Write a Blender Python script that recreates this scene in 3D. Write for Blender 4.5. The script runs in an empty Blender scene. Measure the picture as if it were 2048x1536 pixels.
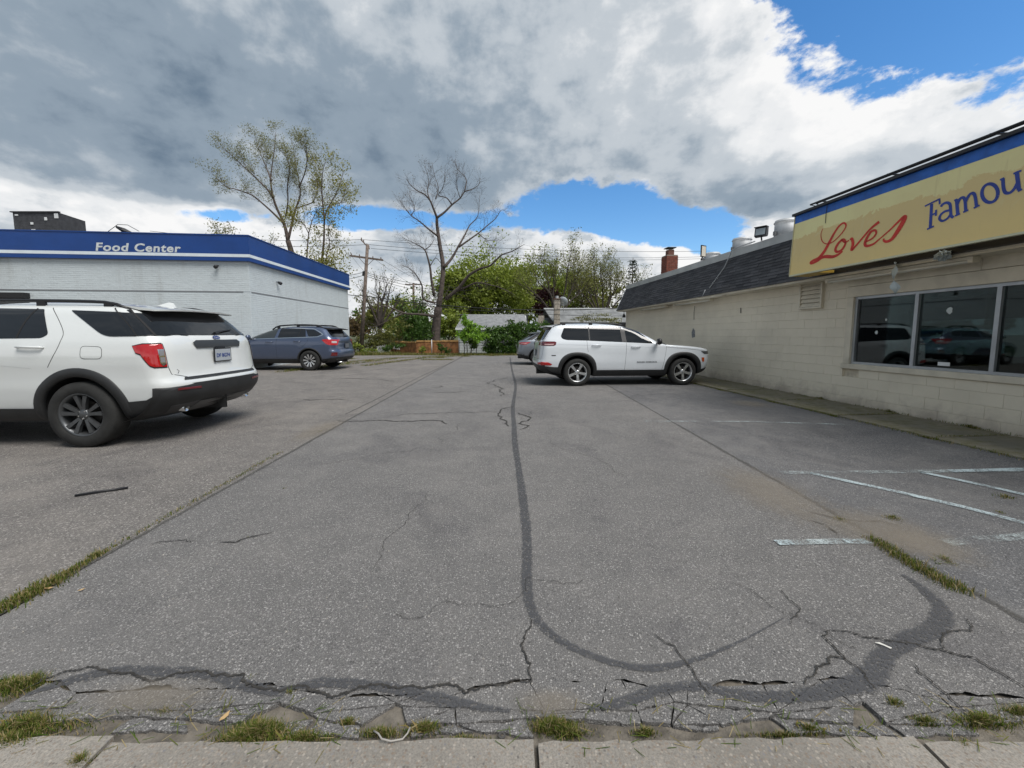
import bpy, bmesh, math, random
import numpy as np
from mathutils import Vector, Matrix

R = math.radians
random.seed(7)
S = bpy.context.scene
COL = S.collection

# ------------------------------------------------------------------ camera
cam_d = bpy.data.cameras.new('camera')
cam = bpy.data.objects.new('camera', cam_d)
COL.objects.link(cam)
cam.location = (0, 0, 1.45)
cam.rotation_euler = (R(90 - 5.2), 0, 0)
cam_d.sensor_width = 36.0
cam_d.lens = 790 / 2048 * 36
cam_d.shift_y = -28 / 2048
cam_d.clip_start = 0.05
cam_d.clip_end = 2000
S.camera = cam

# ------------------------------------------------------------------ light
SUN_AZ, SUN_EL = 130.0, 58.0            # degrees clockwise from +Y, degrees up
sd = bpy.data.lights.new('sun', 'SUN')
sd.energy = 1.5
sd.angle = R(34)
sd.color = (1.0, 0.965, 0.92)
sun = bpy.data.objects.new('sun', sd)
COL.objects.link(sun)
sv = Vector((math.cos(R(SUN_EL)) * math.sin(R(SUN_AZ)), math.cos(R(SUN_EL)) * math.cos(R(SUN_AZ)), math.sin(R(SUN_EL))))
sun.rotation_euler = (-sv).to_track_quat('-Z', 'Y').to_euler()
sun.location = (20, 5, 40)

S.view_settings.view_transform = 'Standard'
S.view_settings.look = 'None'
S.view_settings.gamma = 1.0
S.view_settings.use_curve_mapping = False
EXPO = 1.32
S.view_settings.exposure = EXPO

# ------------------------------------------------------------------ node helpers
class NT:
    def __init__(self, tree):
        self.t = tree; self.n = tree.nodes; self.l = tree.links
    def node(self, typ, **kw):
        n = self.n.new(typ)
        for k, v in kw.items(): setattr(n, k, v)
        return n
    def put(self, sock, v):
        if hasattr(v, 'is_output'): self.l.new(v, sock)
        else: sock.default_value = v
    def math(self, op, a, b=None, c=None, clamp=False):
        n = self.node('ShaderNodeMath', operation=op, use_clamp=clamp)
        self.put(n.inputs[0], a)
        if b is not None: self.put(n.inputs[1], b)
        if c is not None: self.put(n.inputs[2], c)
        return n.outputs[0]
    def vmath(self, op, a, b=None):
        n = self.node('ShaderNodeVectorMath', operation=op)
        self.put(n.inputs[0], a)
        if b is not None: self.put(n.inputs[1], b)
        return n.outputs[0]
    def smooth(self, v, a, b, lo=0.0, hi=1.0):
        n = self.node('ShaderNodeMapRange', interpolation_type='SMOOTHSTEP')
        self.put(n.inputs[0], v); self.put(n.inputs[1], a); self.put(n.inputs[2], b)
        n.inputs[3].default_value = lo; n.inputs[4].default_value = hi
        return n.outputs[0]
    def mix(self, f, a, b, mode='MIX'):
        n = self.node('ShaderNodeMix', data_type='RGBA', blend_type=mode)
        self.put(n.inputs[0], f)
        self.put(n.inputs[6], a if hasattr(a, 'is_output') else (*a, 1) if len(a) == 3 else a)
        self.put(n.inputs[7], b if hasattr(b, 'is_output') else (*b, 1) if len(b) == 3 else b)
        return n.outputs[2]
    def noise(self, vec, scale, detail=4, rough=0.5, lac=2.0, dist=0.0, out=0):
        n = self.node('ShaderNodeTexNoise')
        if vec is not None: self.l.new(vec, n.inputs['Vector'])
        n.inputs['Scale'].default_value = scale; n.inputs['Detail'].default_value = detail
        n.inputs['Roughness'].default_value = rough; n.inputs['Lacunarity'].default_value = lac
        n.inputs['Distortion'].default_value = dist
        return n.outputs[out]
    def voro(self, vec, scale, feature='F1', out='Distance', rnd=1.0):
        n = self.node('ShaderNodeTexVoronoi', feature=feature)
        if vec is not None: self.l.new(vec, n.inputs['Vector'])
        n.inputs['Scale'].default_value = scale
        n.inputs['Randomness'].default_value = rnd
        return n.outputs[out]
    def ramp(self, v, stops, interp='LINEAR'):
        n = self.node('ShaderNodeValToRGB'); n.color_ramp.interpolation = interp
        self.put(n.inputs[0], v)
        el = n.color_ramp.elements
        while len(el) < len(stops): el.new(0.5)
        for e, (p, c) in zip(el, stops):
            e.position = p; e.color = (*c, 1) if len(c) == 3 else c
        return n.outputs[0]
    def sep(self, v):
        n = self.node('ShaderNodeSeparateXYZ'); self.l.new(v, n.inputs[0]); return n.outputs
    def comb(self, x, y, z):
        n = self.node('ShaderNodeCombineXYZ')
        for i, q in enumerate((x, y, z)): self.put(n.inputs[i], q)
        return n.outputs[0]

# ------------------------------------------------------------------ world: daylight sky with a broken cloud deck
W = bpy.data.worlds.new('World'); S.world = W; W.use_nodes = True
w = NT(W.node_tree); w.n.clear()
tc = w.node('ShaderNodeTexCoord').outputs['Generated']
sx, sy, sz = w.sep(tc)
DEG = 57.29578
az = w.math('MULTIPLY', w.math('ARCTAN2', sx, sy), DEG)
el = w.math('MULTIPLY', w.math('ARCSINE', sz), DEG)
zz = w.math('ADD', w.math('MAXIMUM', sz, 0.0), 0.16)
q = w.comb(w.math('DIVIDE', sx, zz), w.math('DIVIDE', sy, zz), 0.0)       # flat cloud deck seen in perspective
ae = w.comb(w.math('MULTIPLY', az, 0.1), w.math('MULTIPLY', el, 0.16), 0.0)  # upright cumulus
n_edge = w.noise(q, 2.3, 12, 0.66, dist=0.15)
n_wisp = w.noise(w.comb(w.math('MULTIPLY', az, 0.10), w.math('MULTIPLY', el, 0.17), 3.0), 1.7, 11, 0.60, dist=0.1)
n_puff = w.noise(ae, 1.5, 12, 0.60, dist=0.1)
n_big = w.noise(w.vmath('ADD', q, (3.7, 1.9, 0)), 0.75, 5, 0.5, dist=0.35)
n_fine = w.noise(w.vmath('ADD', q, (8.1, 4.4, 2)), 2.0, 9, 0.58, dist=0.0)
n_grain = w.noise(w.comb(w.math('MULTIPLY', az, 0.1), w.math('MULTIPLY', el, 0.14), 7.0), 1.9, 9, 0.56, dist=0.1)
lowf = w.smooth(el, 21, 14)
n_mix = w.math('ADD', w.math('MULTIPLY', n_wisp, w.math('SUBTRACT', 1.0, lowf)), w.math('MULTIPLY', n_puff, lowf))
wob = w.math('SUBTRACT', n_mix, 0.5)
def gauss(a0, e0, sa, se, rot=0.0, k=1.0):
    da = w.math('SUBTRACT', az, a0); de = w.math('SUBTRACT', el, e0)
    c, s_ = math.cos(R(rot)), math.sin(R(rot))
    p1 = w.math('ADD', w.math('MULTIPLY', da, c / sa), w.math('MULTIPLY', de, s_ / sa))
    p2 = w.math('ADD', w.math('MULTIPLY', da, -s_ / se), w.math('MULTIPLY', de, c / se))
    r2 = w.math('ADD', w.math('MULTIPLY', p1, p1), w.math('MULTIPLY', p2, p2))
    return w.math('MULTIPLY', w.math('POWER', 2.71828, w.math('MULTIPLY', r2, -1.0)), k)
def total(items):
    t = items[0]
    for i in items[1:]: t = w.math('ADD', t, i)
    return t
clear = total([gauss(50, 29.8, 15, 8.4, -16, 1.5), gauss(34, 35.5, 9, 3.8, -30, 0.5),
               gauss(11, 16.7, 9.5, 3.3, -4, 1.25), gauss(23, 13.3, 9, 2.5, -12, 1.1), gauss(-6, 15.3, 9, 1.4, 2, 0.8),
               gauss(-20, 15.0, 8, 1.7, 4, 0.92), gauss(-33, 13.5, 8, 1.0, 6, 0.5),
               gauss(58, 46, 14, 9, 0, 0.9)])
cover = w.math('ADD', w.math('SUBTRACT', 1.0, clear), w.math('MULTIPLY', wob, w.smooth(clear, 0.0, 0.45, 0.2, 2.1)))
mask = w.smooth(cover, 0.40, 0.66)
thin = w.smooth(cover, 0.50, 1.0, 1.0, 0.0)
low = w.smooth(w.math('ADD', el, w.math('MULTIPLY', w.math('SUBTRACT', n_puff, 0.5), 6.0)), 14.8, 12.6)
bright = total([gauss(34, 27, 13, 12, -25, 0.46), gauss(48, 19, 12, 4.5, 0, 0.34), gauss(3, 37, 22, 5, 0, 0.10), gauss(15, 27, 9, 8, 0, 0.10),
                gauss(30, 14.5, 13, 3.8, -6, -0.30), gauss(-38, 18.5, 16, 3.4, 0, -0.17), gauss(-8, 19, 20, 3, 0, -0.08),
                w.math('MULTIPLY', low, 0.44), w.math('MULTIPLY', thin, 0.22),
                w.math('MULTIPLY', w.math('SUBTRACT', n_big, 0.5), 1.0),
                w.math('MULTIPLY', w.math('SUBTRACT', n_fine, 0.5), 0.75),
                w.math('MULTIPLY', w.math('SUBTRACT', n_grain, 0.5), 0.78),
                w.math('MULTIPLY', w.math('MULTIPLY', w.math('SUBTRACT', n_puff, 0.55), low), 1.1)])
bval = w.math('ADD', bright, 0.405)
KC = 10.0 / 2 ** EXPO
def kc(c): return tuple(x * KC for x in c)
ccol = w.ramp(bval, [(0.0, (0.14, 0.20, 0.275)), (0.33, (0.285, 0.355, 0.43)), (0.62, (0.54, 0.59, 0.64)), (0.86, (0.84, 0.855, 0.87)), (1.0, (0.95, 0.95, 0.95))], 'EASE')
cloud = w.mix(1.0, ccol, kc((1, 1, 1)), 'MULTIPLY')
sky = w.node('ShaderNodeTexSky', sky_type='NISHITA', sun_disc=False)
sky.sun_elevation = R(SUN_EL); sky.sun_rotation = R(SUN_AZ)
sky.air_density = 1.0; sky.dust_density = 0.3; sky.ozone_density = 2.0
hs = w.node('ShaderNodeHueSaturation'); hs.inputs['Saturation'].default_value = 1.3; hs.inputs['Value'].default_value = 0.7
w.l.new(sky.outputs[0], hs.inputs['Color'])
fin = w.mix(mask, hs.outputs[0], cloud)
bg = w.node('ShaderNodeBackground'); bg.inputs[1].default_value = 0.1
w.l.new(fin, bg.inputs[0])
wo = w.node('ShaderNodeOutputWorld'); w.l.new(bg.outputs[0], wo.inputs[0])
W.cycles.sampling_method = 'AUTOMATIC'

# ------------------------------------------------------------------ pixel-to-ground helper (survey of the photograph: where a point of the ground lies in metres)
_c, _s = math.cos(R(5.2)), math.sin(R(5.2))
def ray(u, v):
    dx, dy = (u - 1024) / 790, (740 - v) / 790
    return Vector((dx, _c + dy * _s, -_s + dy * _c))
def G(u, v, z=0.0):
    d = ray(u, v); t = (z - 1.45) / d.z
    return Vector((d.x * t, d.y * t, z))
def AY(u, v, y):
    d = ray(u, v); t = y / d.y
    return Vector((d.x * t, y, 1.45 + d.z * t))

# ------------------------------------------------------------------ object helpers
def link(o, parent=None):
    COL.objects.link(o)
    if parent is not None: o.parent = parent
    return o
def tag(o, label=None, cat=None, group=None, kind=None):
    if label: o['label'] = label
    if cat: o['category'] = cat
    if group: o['group'] = group
    if kind: o['kind'] = kind
    return o
def empty(name, loc=(0, 0, 0), rz=0.0, scale=1.0):
    o = bpy.data.objects.new(name, None); link(o)
    o.location = loc; o.rotation_euler = (0, 0, rz); o.scale = (scale,) * 3
    o.empty_display_size = 0.3
    return o
def mesh_obj(name, me, mat=None, parent=None):
    o = bpy.data.objects.new(name, me)
    if mat is not None and len(me.materials) == 0:
        for m in (mat if isinstance(mat, (list, tuple)) else [mat]): me.materials.append(m)
    return link(o, parent)
def copy_tree(o, parent=None):
    c = o.copy(); COL.objects.link(c); c.parent = parent
    for ch in o.children: copy_tree(ch, c)
    return c

class MB:
    def __init__(self): self.v = []; self.f = []; self.m = []; self.mi = 0
    def add(self, vs, fs):
        b = len(self.v); self.v.extend(tuple(p) for p in vs)
        for f in fs: self.f.append(tuple(i + b for i in f)); self.m.append(self.mi)
        return self
    def box(self, x0, x1, y0, y1, z0, z1):
        vs = [(x, y, z) for z in (z0, z1) for y in (y0, y1) for x in (x0, x1)]
        return self.add(vs, [(0, 2, 3, 1), (4, 5, 7, 6), (0, 1, 5, 4), (2, 6, 7, 3), (0, 4, 6, 2), (1, 3, 7, 5)])
    def bevbox(self, x0, x1, y0, y1, z0, z1, b=0.01):
        # box with chamfered edges
        vs = []; idx = {}
        def V(p):
            if p not in idx: idx[p] = len(vs); vs.append(p)
            return idx[p]
        X = (x0, x1); Y = (y0, y1); Z = (z0, z1); sg = (1, -1)
        P = {}
        for i in (0, 1):
            for j in (0, 1):
                for k in (0, 1):
                    P[i, j, k] = (V((X[i], Y[j] + sg[j] * b, Z[k] + sg[k] * b)), V((X[i] + sg[i] * b, Y[j], Z[k] + sg[k] * b)), V((X[i] + sg[i] * b, Y[j] + sg[j] * b, Z[k])))
        fs = []
        for i in (0, 1):
            q_ = [P[i, 0, 0][0], P[i, 1, 0][0], P[i, 1, 1][0], P[i, 0, 1][0]]; fs.append(tuple(q_ if i else q_[::-1]))
            q_ = [P[0, i, 0][1], P[1, i, 0][1], P[1, i, 1][1], P[0, i, 1][1]]; fs.append(tuple(q_[::-1] if i else q_))
            q_ = [P[0, 0, i][2], P[1, 0, i][2], P[1, 1, i][2], P[0, 1, i][2]]; fs.append(tuple(q_ if i else q_[::-1]))
        for j in (0, 1):
            for k in (0, 1):
                fs.append((P[0, j, k][1], P[1, j, k][1], P[1, j, k][2], P[0, j, k][2]))
                fs.append((P[j, 0, k][0], P[j, 1, k][0], P[j, 1, k][2], P[j, 0, k][2]))
                fs.append((P[j, k, 0][0], P[j, k, 1][0], P[j, k, 1][1], P[j, k, 0][1]))
        for key in P: fs.append(P[key])
        return self.add(vs, fs)
    def tube(self, pts, rad, sides=6, cap=True):
        pts = [Vector(p) for p in pts]; n = len(pts)
        if not hasattr(rad, '__len__'): rad = [rad] * n
        vs = []; ref = None
        for i, p in enumerate(pts):
            t = (pts[min(i + 1, n - 1)] - pts[max(i - 1, 0)])
            t = t.normalized() if t.length > 1e-9 else Vector((0, 0, 1))
            if ref is None:
                ref = t.cross(Vector((0, 0, 1)) if abs(t.z) < 0.9 else Vector((1, 0, 0))).normalized()
            ref = (ref - t * ref.dot(t))
            ref = ref.normalized() if ref.length > 1e-6 else t.orthogonal().normalized()
            b = t.cross(ref)
            for k in range(sides):
                a = 2 * math.pi * k / sides
                vs.append(p + (ref * math.cos(a) + b * math.sin(a)) * rad[i])
        fs = []
        for i in range(n - 1):
            for k in range(sides):
                k2 = (k + 1) % sides
                fs.append((i * sides + k, i * sides + k2, (i + 1) * sides + k2, (i + 1) * sides + k))
        if cap:
            fs.append(tuple(range(sides))[::-1]); fs.append(tuple((n - 1) * sides + k for k in range(sides)))
        return self.add(vs, fs)
    def quad(self, a, b, c, d): return self.add([a, b, c, d], [(0, 1, 2, 3)])
    def poly(self, pts): return self.add(pts, [tuple(range(len(pts)))])
    def prism(self, pts, off):
        off = Vector(off); n = len(pts); pts = [Vector(p) for p in pts]
        vs = pts + [p + off for p in pts]
        fs = [tuple(range(n))[::-1], tuple(range(n, 2 * n))]
        fs += [(i, (i + 1) % n, n + (i + 1) % n, n + i) for i in range(n)]
        return self.add(vs, fs)
    def ribbon(self, pts, wid, z=None, jit=0.0, rnd=random):
        pts = [Vector(p) for p in pts]; n = len(pts)
        if not hasattr(wid, '__len__'): wid = [wid] * n
        vs = []
        for i, p in enumerate(pts):
            t = (pts[min(i + 1, n - 1)] - pts[max(i - 1, 0)]); t.z = 0; t = t.normalized()
            nn = Vector((-t.y, t.x, 0))
            zz_ = p.z if z is None else z
            a = p + nn * wid[i] * (0.5 + rnd.uniform(-jit, jit)); b = p - nn * wid[i] * (0.5 + rnd.uniform(-jit, jit))
            vs += [(a.x, a.y, zz_), (b.x, b.y, zz_)]
        return self.add(vs, [(2 * i, 2 * i + 1, 2 * i + 3, 2 * i + 2) for i in range(n - 1)])
    def lathe(self, prof, n=32, axis='y', c=(0, 0, 0), close=False):
        # prof: list of (axial, radius)
        vs = []
        for (a, r) in prof:
            for k in range(n):
                t = 2 * math.pi * k / n
                if axis == 'y': vs.append((c[0] + r * math.cos(t), c[1] + a, c[2] + r * math.sin(t)))
                elif axis == 'z': vs.append((c[0] + r * math.cos(t), c[1] + r * math.sin(t), c[2] + a))
                else: vs.append((c[0] + a, c[1] + r * math.cos(t), c[2] + r * math.sin(t)))
        fs = []; m = len(prof)
        for i in range(m - 1 + (1 if close else 0)):
            j = (i + 1) % m
            for k in range(n):
                k2 = (k + 1) % n
                fs.append((i * n + k, i * n + k2, j * n + k2, j * n + k))
        return self.add(vs, fs)
    def mesh(self, name, smooth=False):
        me = bpy.data.meshes.new(name)
        me.from_pydata(self.v, [], self.f)
        if any(self.m): me.polygons.foreach_set('material_index', self.m)
        if smooth: me.polygons.foreach_set('use_smooth', [True] * len(me.polygons))
        me.update(); return me
    def build(self, name, mat=None, parent=None, smooth=False, fix=False):
        me = self.mesh(name, smooth)
        if fix:
            bm = bmesh.new(); bm.from_mesh(me); bmesh.ops.recalc_face_normals(bm, faces=bm.faces); bm.to_mesh(me); bm.free()
        return mesh_obj(name, me, mat, parent)

def dense(pts, step):
    out = []
    pts = [Vector(p) for p in pts]
    for a, b in zip(pts, pts[1:]):
        k = max(1, int((b - a).length / step))
        for i in range(k): out.append(a.lerp(b, i / k))
    out.append(pts[-1]); return out
def spline(pts, per=6):
    # Catmull-Rom through tuples of any length
    P = [np.array(p, float) for p in pts]
    P = [2 * P[0] - P[1]] + P + [2 * P[-1] - P[-2]]
    out = []
    for i in range(1, len(P) - 2):
        for k in range(per):
            t = k / per
            out.append(0.5 * ((2 * P[i]) + (-P[i - 1] + P[i + 1]) * t + (2 * P[i - 1] - 5 * P[i] + 4 * P[i + 1] - P[i + 2]) * t * t + (-P[i - 1] + 3 * P[i] - 3 * P[i + 1] + P[i + 2]) * t ** 3))
    out.append(P[-2]); return out
def wander(pts, amp, step, rnd=random):
    # midpoint displacement: the fine wandering of a real crack
    out = [Vector(p) for p in pts]
    while max((b - a).length for a, b in zip(out, out[1:])) > step * 0.35:
        nw = []
        for a, b in zip(out, out[1:]):
            d = b - a; n = Vector((-d.y, d.x, 0)); nw += [a, (a + b) / 2 + n * rnd.gauss(0, 0.11)]
        out = nw + [out[-1]]
        if len(out) > 900: break
    return out

# ------------------------------------------------------------------ materials
def new_mat(name):
    m = bpy.data.materials.new(name); m.use_nodes = True
    t = NT(m.node_tree); b = t.n['Principled BSDF']
    return m, t, b
def simple(name, col, rough=0.6, metal=0.0, spec=0.5, var=0.0, vscale=3.0, bump=0.0, bscale=40.0, coat=0.0):
    m, t, b = new_mat(name)
    b.inputs['Roughness'].default_value = rough; b.inputs['Metallic'].default_value = metal
    b.inputs['Specular IOR Level'].default_value = spec
    if coat: b.inputs['Coat Weight'].default_value = coat; b.inputs['Coat Roughness'].default_value = 0.03
    co = t.node('ShaderNodeTexCoord').outputs['Object']
    if var:
        nz = t.noise(co, vscale, 6, 0.6)
        c = t.mix(t.smooth(nz, 0.3, 0.7), tuple(x * (1 - var) for x in col), tuple(min(1, x * (1 + var)) for x in col))
        t.l.new(c, b.inputs['Base Color'])
    else: b.inputs['Base Color'].default_value = (*col, 1)
    if bump:
        bn = t.node('ShaderNodeBump'); bn.inputs['Strength'].default_value = bump; bn.inputs['Distance'].default_value = 0.01
        t.l.new(t.noise(co, bscale, 6, 0.6), bn.inputs['Height']); t.l.new(bn.outputs[0], b.inputs['Normal'])
    return m

def asphalt(name, base, stone, dirt, fine=105.0, dirtamt=0.35, stonemin=0.40, dark=0.75):
    m, t, b = new_mat(name)
    co = t.node('ShaderNodeNewGeometry').outputs['Position']
    wv = t.vmath('ADD', co, t.vmath('SCALE', t.noise(co, 60, 2, 0.5, out=1), None)) if False else co
    vc = t.voro(co, fine, out='Color'); vd = t.voro(co, fine)
    vc2 = t.voro(t.vmath('ADD', co, (3.1, 7.7, 0)), fine * 2.3, out='Color'); vd2 = t.voro(t.vmath('ADD', co, (3.1, 7.7, 0)), fine * 2.3)
    s1, s2 = t.sep(vc), t.sep(vc2)
    n1 = t.noise(co, 0.45, 7, 0.62, dist=0.5); n2 = t.noise(co, 2.6, 7, 0.68, dist=0.3); n3 = t.noise(co, 320, 3, 0.6); n4 = t.noise(t.vmath('ADD', co, (2, 5, 0)), 1.3, 6, 0.6)
    expo = t.math('ADD', t.math('MULTIPLY', t.math('SUBTRACT', n2, 0.5), 0.7), t.math('MULTIPLY', t.math('SUBTRACT', n4, 0.5), 0.7))   # how much stone is worn free
    binder = t.mix(t.smooth(n3, 0.3, 0.7), tuple(x * 0.35 for x in base), tuple(x * 1.2 for x in base))
    tone = t.ramp(s1[1], [(0.0, tuple(x * 0.25 for x in stone)), (0.45, tuple(x * 0.74 for x in stone)), (0.8, tuple(x * 1.15 for x in stone)), (1.0, tuple(min(1, x * 1.4) for x in stone))])
    tone2 = t.ramp(s2[1], [(0.0, tuple(x * 0.5 for x in stone)), (0.7, tuple(x * 0.95 for x in stone)), (1.0, tuple(min(1, x * 1.3) for x in stone))])
    th = t.math('SUBTRACT', stonemin, expo)
    i2 = t.math('MULTIPLY', t.smooth(t.math('SUBTRACT', s2[0], th), -0.1, 0.1), t.smooth(vd2, 0.60, 0.35))
    i1 = t.math('MULTIPLY', t.smooth(t.math('SUBTRACT', s1[0], t.math('ADD', th, 0.12)), -0.1, 0.1), t.smooth(vd, 0.58, 0.38))
    col = t.mix(i1, t.mix(i2, binder, tone2), tone)
    dm = t.math('MULTIPLY', t.smooth(t.math('ADD', t.math('MULTIPLY', n1, 0.6), t.math('MULTIPLY', n2, 0.4)), 0.44, 0.66), dirtamt)
    col = t.mix(dm, col, dirt)
    stain = t.smooth(t.noise(t.vmath('ADD', co, (5, 9, 0)), 0.9, 7, 0.66, dist=0.8), 0.50, 0.68)
    col = t.mix(t.math('MULTIPLY', stain, 0.75), col, t.mix(1.0, col, (dark, dark, dark * 1.03), 'MULTIPLY'))
    spot = t.smooth(t.noise(t.vmath('ADD', co, (1, 3, 0)), 4.5, 4, 0.5), 0.70, 0.76)
    col = t.mix(t.math('MULTIPLY', spot, 0.35), col, t.mix(1.0, col, (0.6, 0.6, 0.6), 'MULTIPLY'))
    t.l.new(col, b.inputs['Base Color'])
    b.inputs['Roughness'].default_value = 0.88; b.inputs['Specular IOR Level'].default_value = 0.3
    bn = t.node('ShaderNodeBump'); bn.inputs['Strength'].default_value = 0.8; bn.inputs['Distance'].default_value = 0.006
    h = t.math('ADD', t.math('ADD', t.math('MULTIPLY', i1, 0.7), t.math('MULTIPLY', i2, 0.35)), t.math('MULTIPLY', n3, 0.5))
    t.l.new(h, bn.inputs['Height']); t.l.new(bn.outputs[0], b.inputs['Normal'])
    return m

M_ASP = asphalt('asphalt grey', (0.165, 0.159, 0.154), (0.315, 0.301, 0.288), (0.275, 0.258, 0.240), 108.0)
M_ASPL = asphalt('asphalt brown', (0.165, 0.153, 0.143), (0.315, 0.292, 0.27), (0.265, 0.241, 0.215), 74.0, 0.55, 0.38, 0.7)
M_ASPR = asphalt('asphalt dark', (0.135, 0.134, 0.137), (0.250, 0.243, 0.242), (0.235, 0.224, 0.212), 92.0, 0.5, 0.45, 0.72)
M_CRACK = simple('crack grit', (0.035, 0.032, 0.028), 0.95, var=0.4, vscale=30)
M_DIRT = simple('dirt', (0.15, 0.132, 0.108), 0.95, var=0.4, vscale=14, bump=0.8, bscale=120)
M_ROAD = asphalt('road asphalt', (0.06, 0.06, 0.062), (0.16, 0.155, 0.15), (0.1, 0.095, 0.09))

def concrete(name, base, moss=(0.12, 0.11, 0.05), mamt=0.0, peb=True, pscale=70.0):
    m, t, b = new_mat(name)
    co = t.node('ShaderNodeNewGeometry').outputs['Position']
    n1 = t.noise(co, 1.3, 6, 0.62); n2 = t.noise(co, 160, 4, 0.65); n3 = t.noise(co, 9, 5, 0.6)
    col = t.mix(t.smooth(n1, 0.3, 0.7), tuple(x * 0.78 for x in base), tuple(x * 1.15 for x in base))
    col = t.mix(t.math('MULTIPLY', t.smooth(n2, 0.42, 0.62), 0.5), col, tuple(x * 0.5 for x in base))
    vd = None
    if peb:
        vc = t.voro(co, pscale, out='Color'); vd = t.voro(co, pscale); r_ = t.sep(vc)
        pc = t.ramp(r_[1], [(0.0, (0.10, 0.095, 0.09)), (0.12, (0.20, 0.15, 0.11)), (0.5, (0.26, 0.22, 0.18)), (0.8, (0.38, 0.34, 0.29)), (1, (0.16, 0.16, 0.17))])
        col = t.mix(t.math('MULTIPLY', t.math('MULTIPLY', t.smooth(r_[0], 0.30, 0.45), 0.75), t.smooth(vd, 0.58, 0.30)), col, pc)
    if mamt: col = t.mix(t.math('MULTIPLY', t.smooth(t.math('ADD', t.math('MULTIPLY', n1, 0.5), t.math('MULTIPLY', n3, 0.5)), 0.42, 0.62), mamt), col, moss)
    t.l.new(col, b.inputs['Base Color']); b.inputs['Roughness'].default_value = 0.9; b.inputs['Specular IOR Level'].default_value = 0.3
    bn = t.node('ShaderNodeBump'); bn.inputs['Strength'].default_value = 0.6; bn.inputs['Distance'].default_value = 0.004
    t.l.new(n2, bn.inputs['Height']); t.l.new(bn.outputs[0], b.inputs['Normal'])
    return m
M_SIDEWALK = concrete('sidewalk concrete', (0.27, 0.247, 0.215), pscale=95.0)
M_WALK = concrete('mossy concrete', (0.25, 0.225, 0.175), (0.135, 0.125, 0.055), 0.85, False)

def paint_worn(name, col, lo, hi):
    m, t, b = new_mat(name)
    co = t.node('ShaderNodeNewGeometry').outputs['Position']
    n1 = t.noise(co, 2.6, 6, 0.7); n2 = t.noise(co, 70, 4, 0.75)
    a = t.smooth(t.math('ADD', t.math('MULTIPLY', n1, 0.5), t.math('MULTIPLY', n2, 0.5)), lo, hi)
    b.inputs['Base Color'].default_value = (*col, 1); b.inputs['Roughness'].default_value = 0.8
    t.l.new(a, b.inputs['Alpha']); return m
M_LINE = paint_worn('worn line paint', (0.40, 0.45, 0.45), 0.45, 0.64)
M_LINE2 = paint_worn('fresher line paint', (0.44, 0.52, 0.54), 0.39, 0.59)
def tar_worn(name, col=(0.066, 0.066, 0.070), amt=0.80):
    m, t, b = new_mat(name)
    co = t.node('ShaderNodeNewGeometry').outputs['Position']; uv = t.node('ShaderNodeUVMap').outputs[0]
    e_ = t.math('SUBTRACT', 0.5, t.math('ABSOLUTE', t.math('SUBTRACT', t.sep(uv)[0], 0.5)))
    n1 = t.noise(co, 4.0, 6, 0.65); n2 = t.noise(co, 38, 5, 0.7); vc = t.sep(t.voro(co, 78, out='Color')); vd = t.voro(co, 78)
    stone = t.math('MULTIPLY', t.smooth(t.math('ADD', vc[0], t.math('MULTIPLY', n1, 0.5)), 0.80, 1.0), t.smooth(vd, 0.55, 0.38))
    edge = t.smooth(t.math('ADD', e_, t.math('MULTIPLY', t.math('SUBTRACT', n2, 0.5), 0.55)), 0.02, 0.20)
    a = t.math('MULTIPLY', t.math('MULTIPLY', edge, t.math('SUBTRACT', 1.0, stone)), t.smooth(n1, 0.22, 0.48, 0.35, amt)); a = t.math('MULTIPLY', a, t.smooth(t.noise(co, 190, 3, 0.6), 0.30, 0.60, 0.45, 1.0))
    c = t.mix(n2, tuple(x * 0.7 for x in col), tuple(x * 1.4 for x in col)); t.l.new(c, b.inputs['Base Color']); b.inputs['Roughness'].default_value = 0.62
    t.l.new(a, b.inputs['Alpha']); return m
M_TARW = tar_worn('worn crack sealer')
M_SEAM = tar_worn('seam grit', (0.085, 0.080, 0.073), 0.8)

# ------------------------------------------------------------------ ground, lot, pavements
def struct(name, mb, mat, parent=None):
    o = mb.build(name, mat, parent)
    if parent is None: tag(o, kind='structure')
    return o
def terrain_mat():
    m, t, b = new_mat('grassy earth')
    co = t.node('ShaderNodeNewGeometry').outputs['Position']
    n1 = t.noise(co, 0.35, 6, 0.6); n2 = t.noise(co, 6, 6, 0.7)
    c = t.mix(t.smooth(n2, 0.35, 0.65), (0.045, 0.060, 0.022), (0.085, 0.095, 0.034))
    c = t.mix(t.smooth(n1, 0.5, 0.62), c, (0.12, 0.10, 0.07))
    t.l.new(c, b.inputs['Base Color']); b.inputs['Roughness'].default_value = 0.95
    return m
M_EARTH = terrain_mat()
struct('ground', MB().quad((-700, -700, -0.06), (700, -700, -0.06), (700, 900, -0.06), (-700, 900, -0.06)), M_EARTH)
struct('road', MB().quad((-80, -16, -0.05), (80, -16, -0.05), (80, -1.6, -0.05), (-80, -1.6, -0.05)), M_ROAD)

rl = random.Random(3)
def wavy(x0, x1, y, amp, step, f=None):
    xs = np.arange(x0, x1, step).tolist() + [x1]
    return [(x, y + amp * (math.sin(x * 2.1) * 0.5 + math.sin(x * 5.3 + 1) * 0.45 + math.sin(x * 13.1 + 2) * 0.30 + math.sin(x * 29.0) * 0.16 + rl.uniform(-0.12, 0.12)), 0.0) for x in xs]
def seamL(y): return -2.66 - 0.0235 * (y - 1.9)
def seamR(y): return 2.60 + 0.012 * (y - 2.1)
FAR = 26.9
def far_edge(x0, x1):
    return [(x, FAR + 0.5 * math.sin(x * 0.7) * 0.3 + rl.uniform(-0.10, 0.10), 0.0) for x in np.arange(x0, x1 + 0.01, 0.35)]
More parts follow.
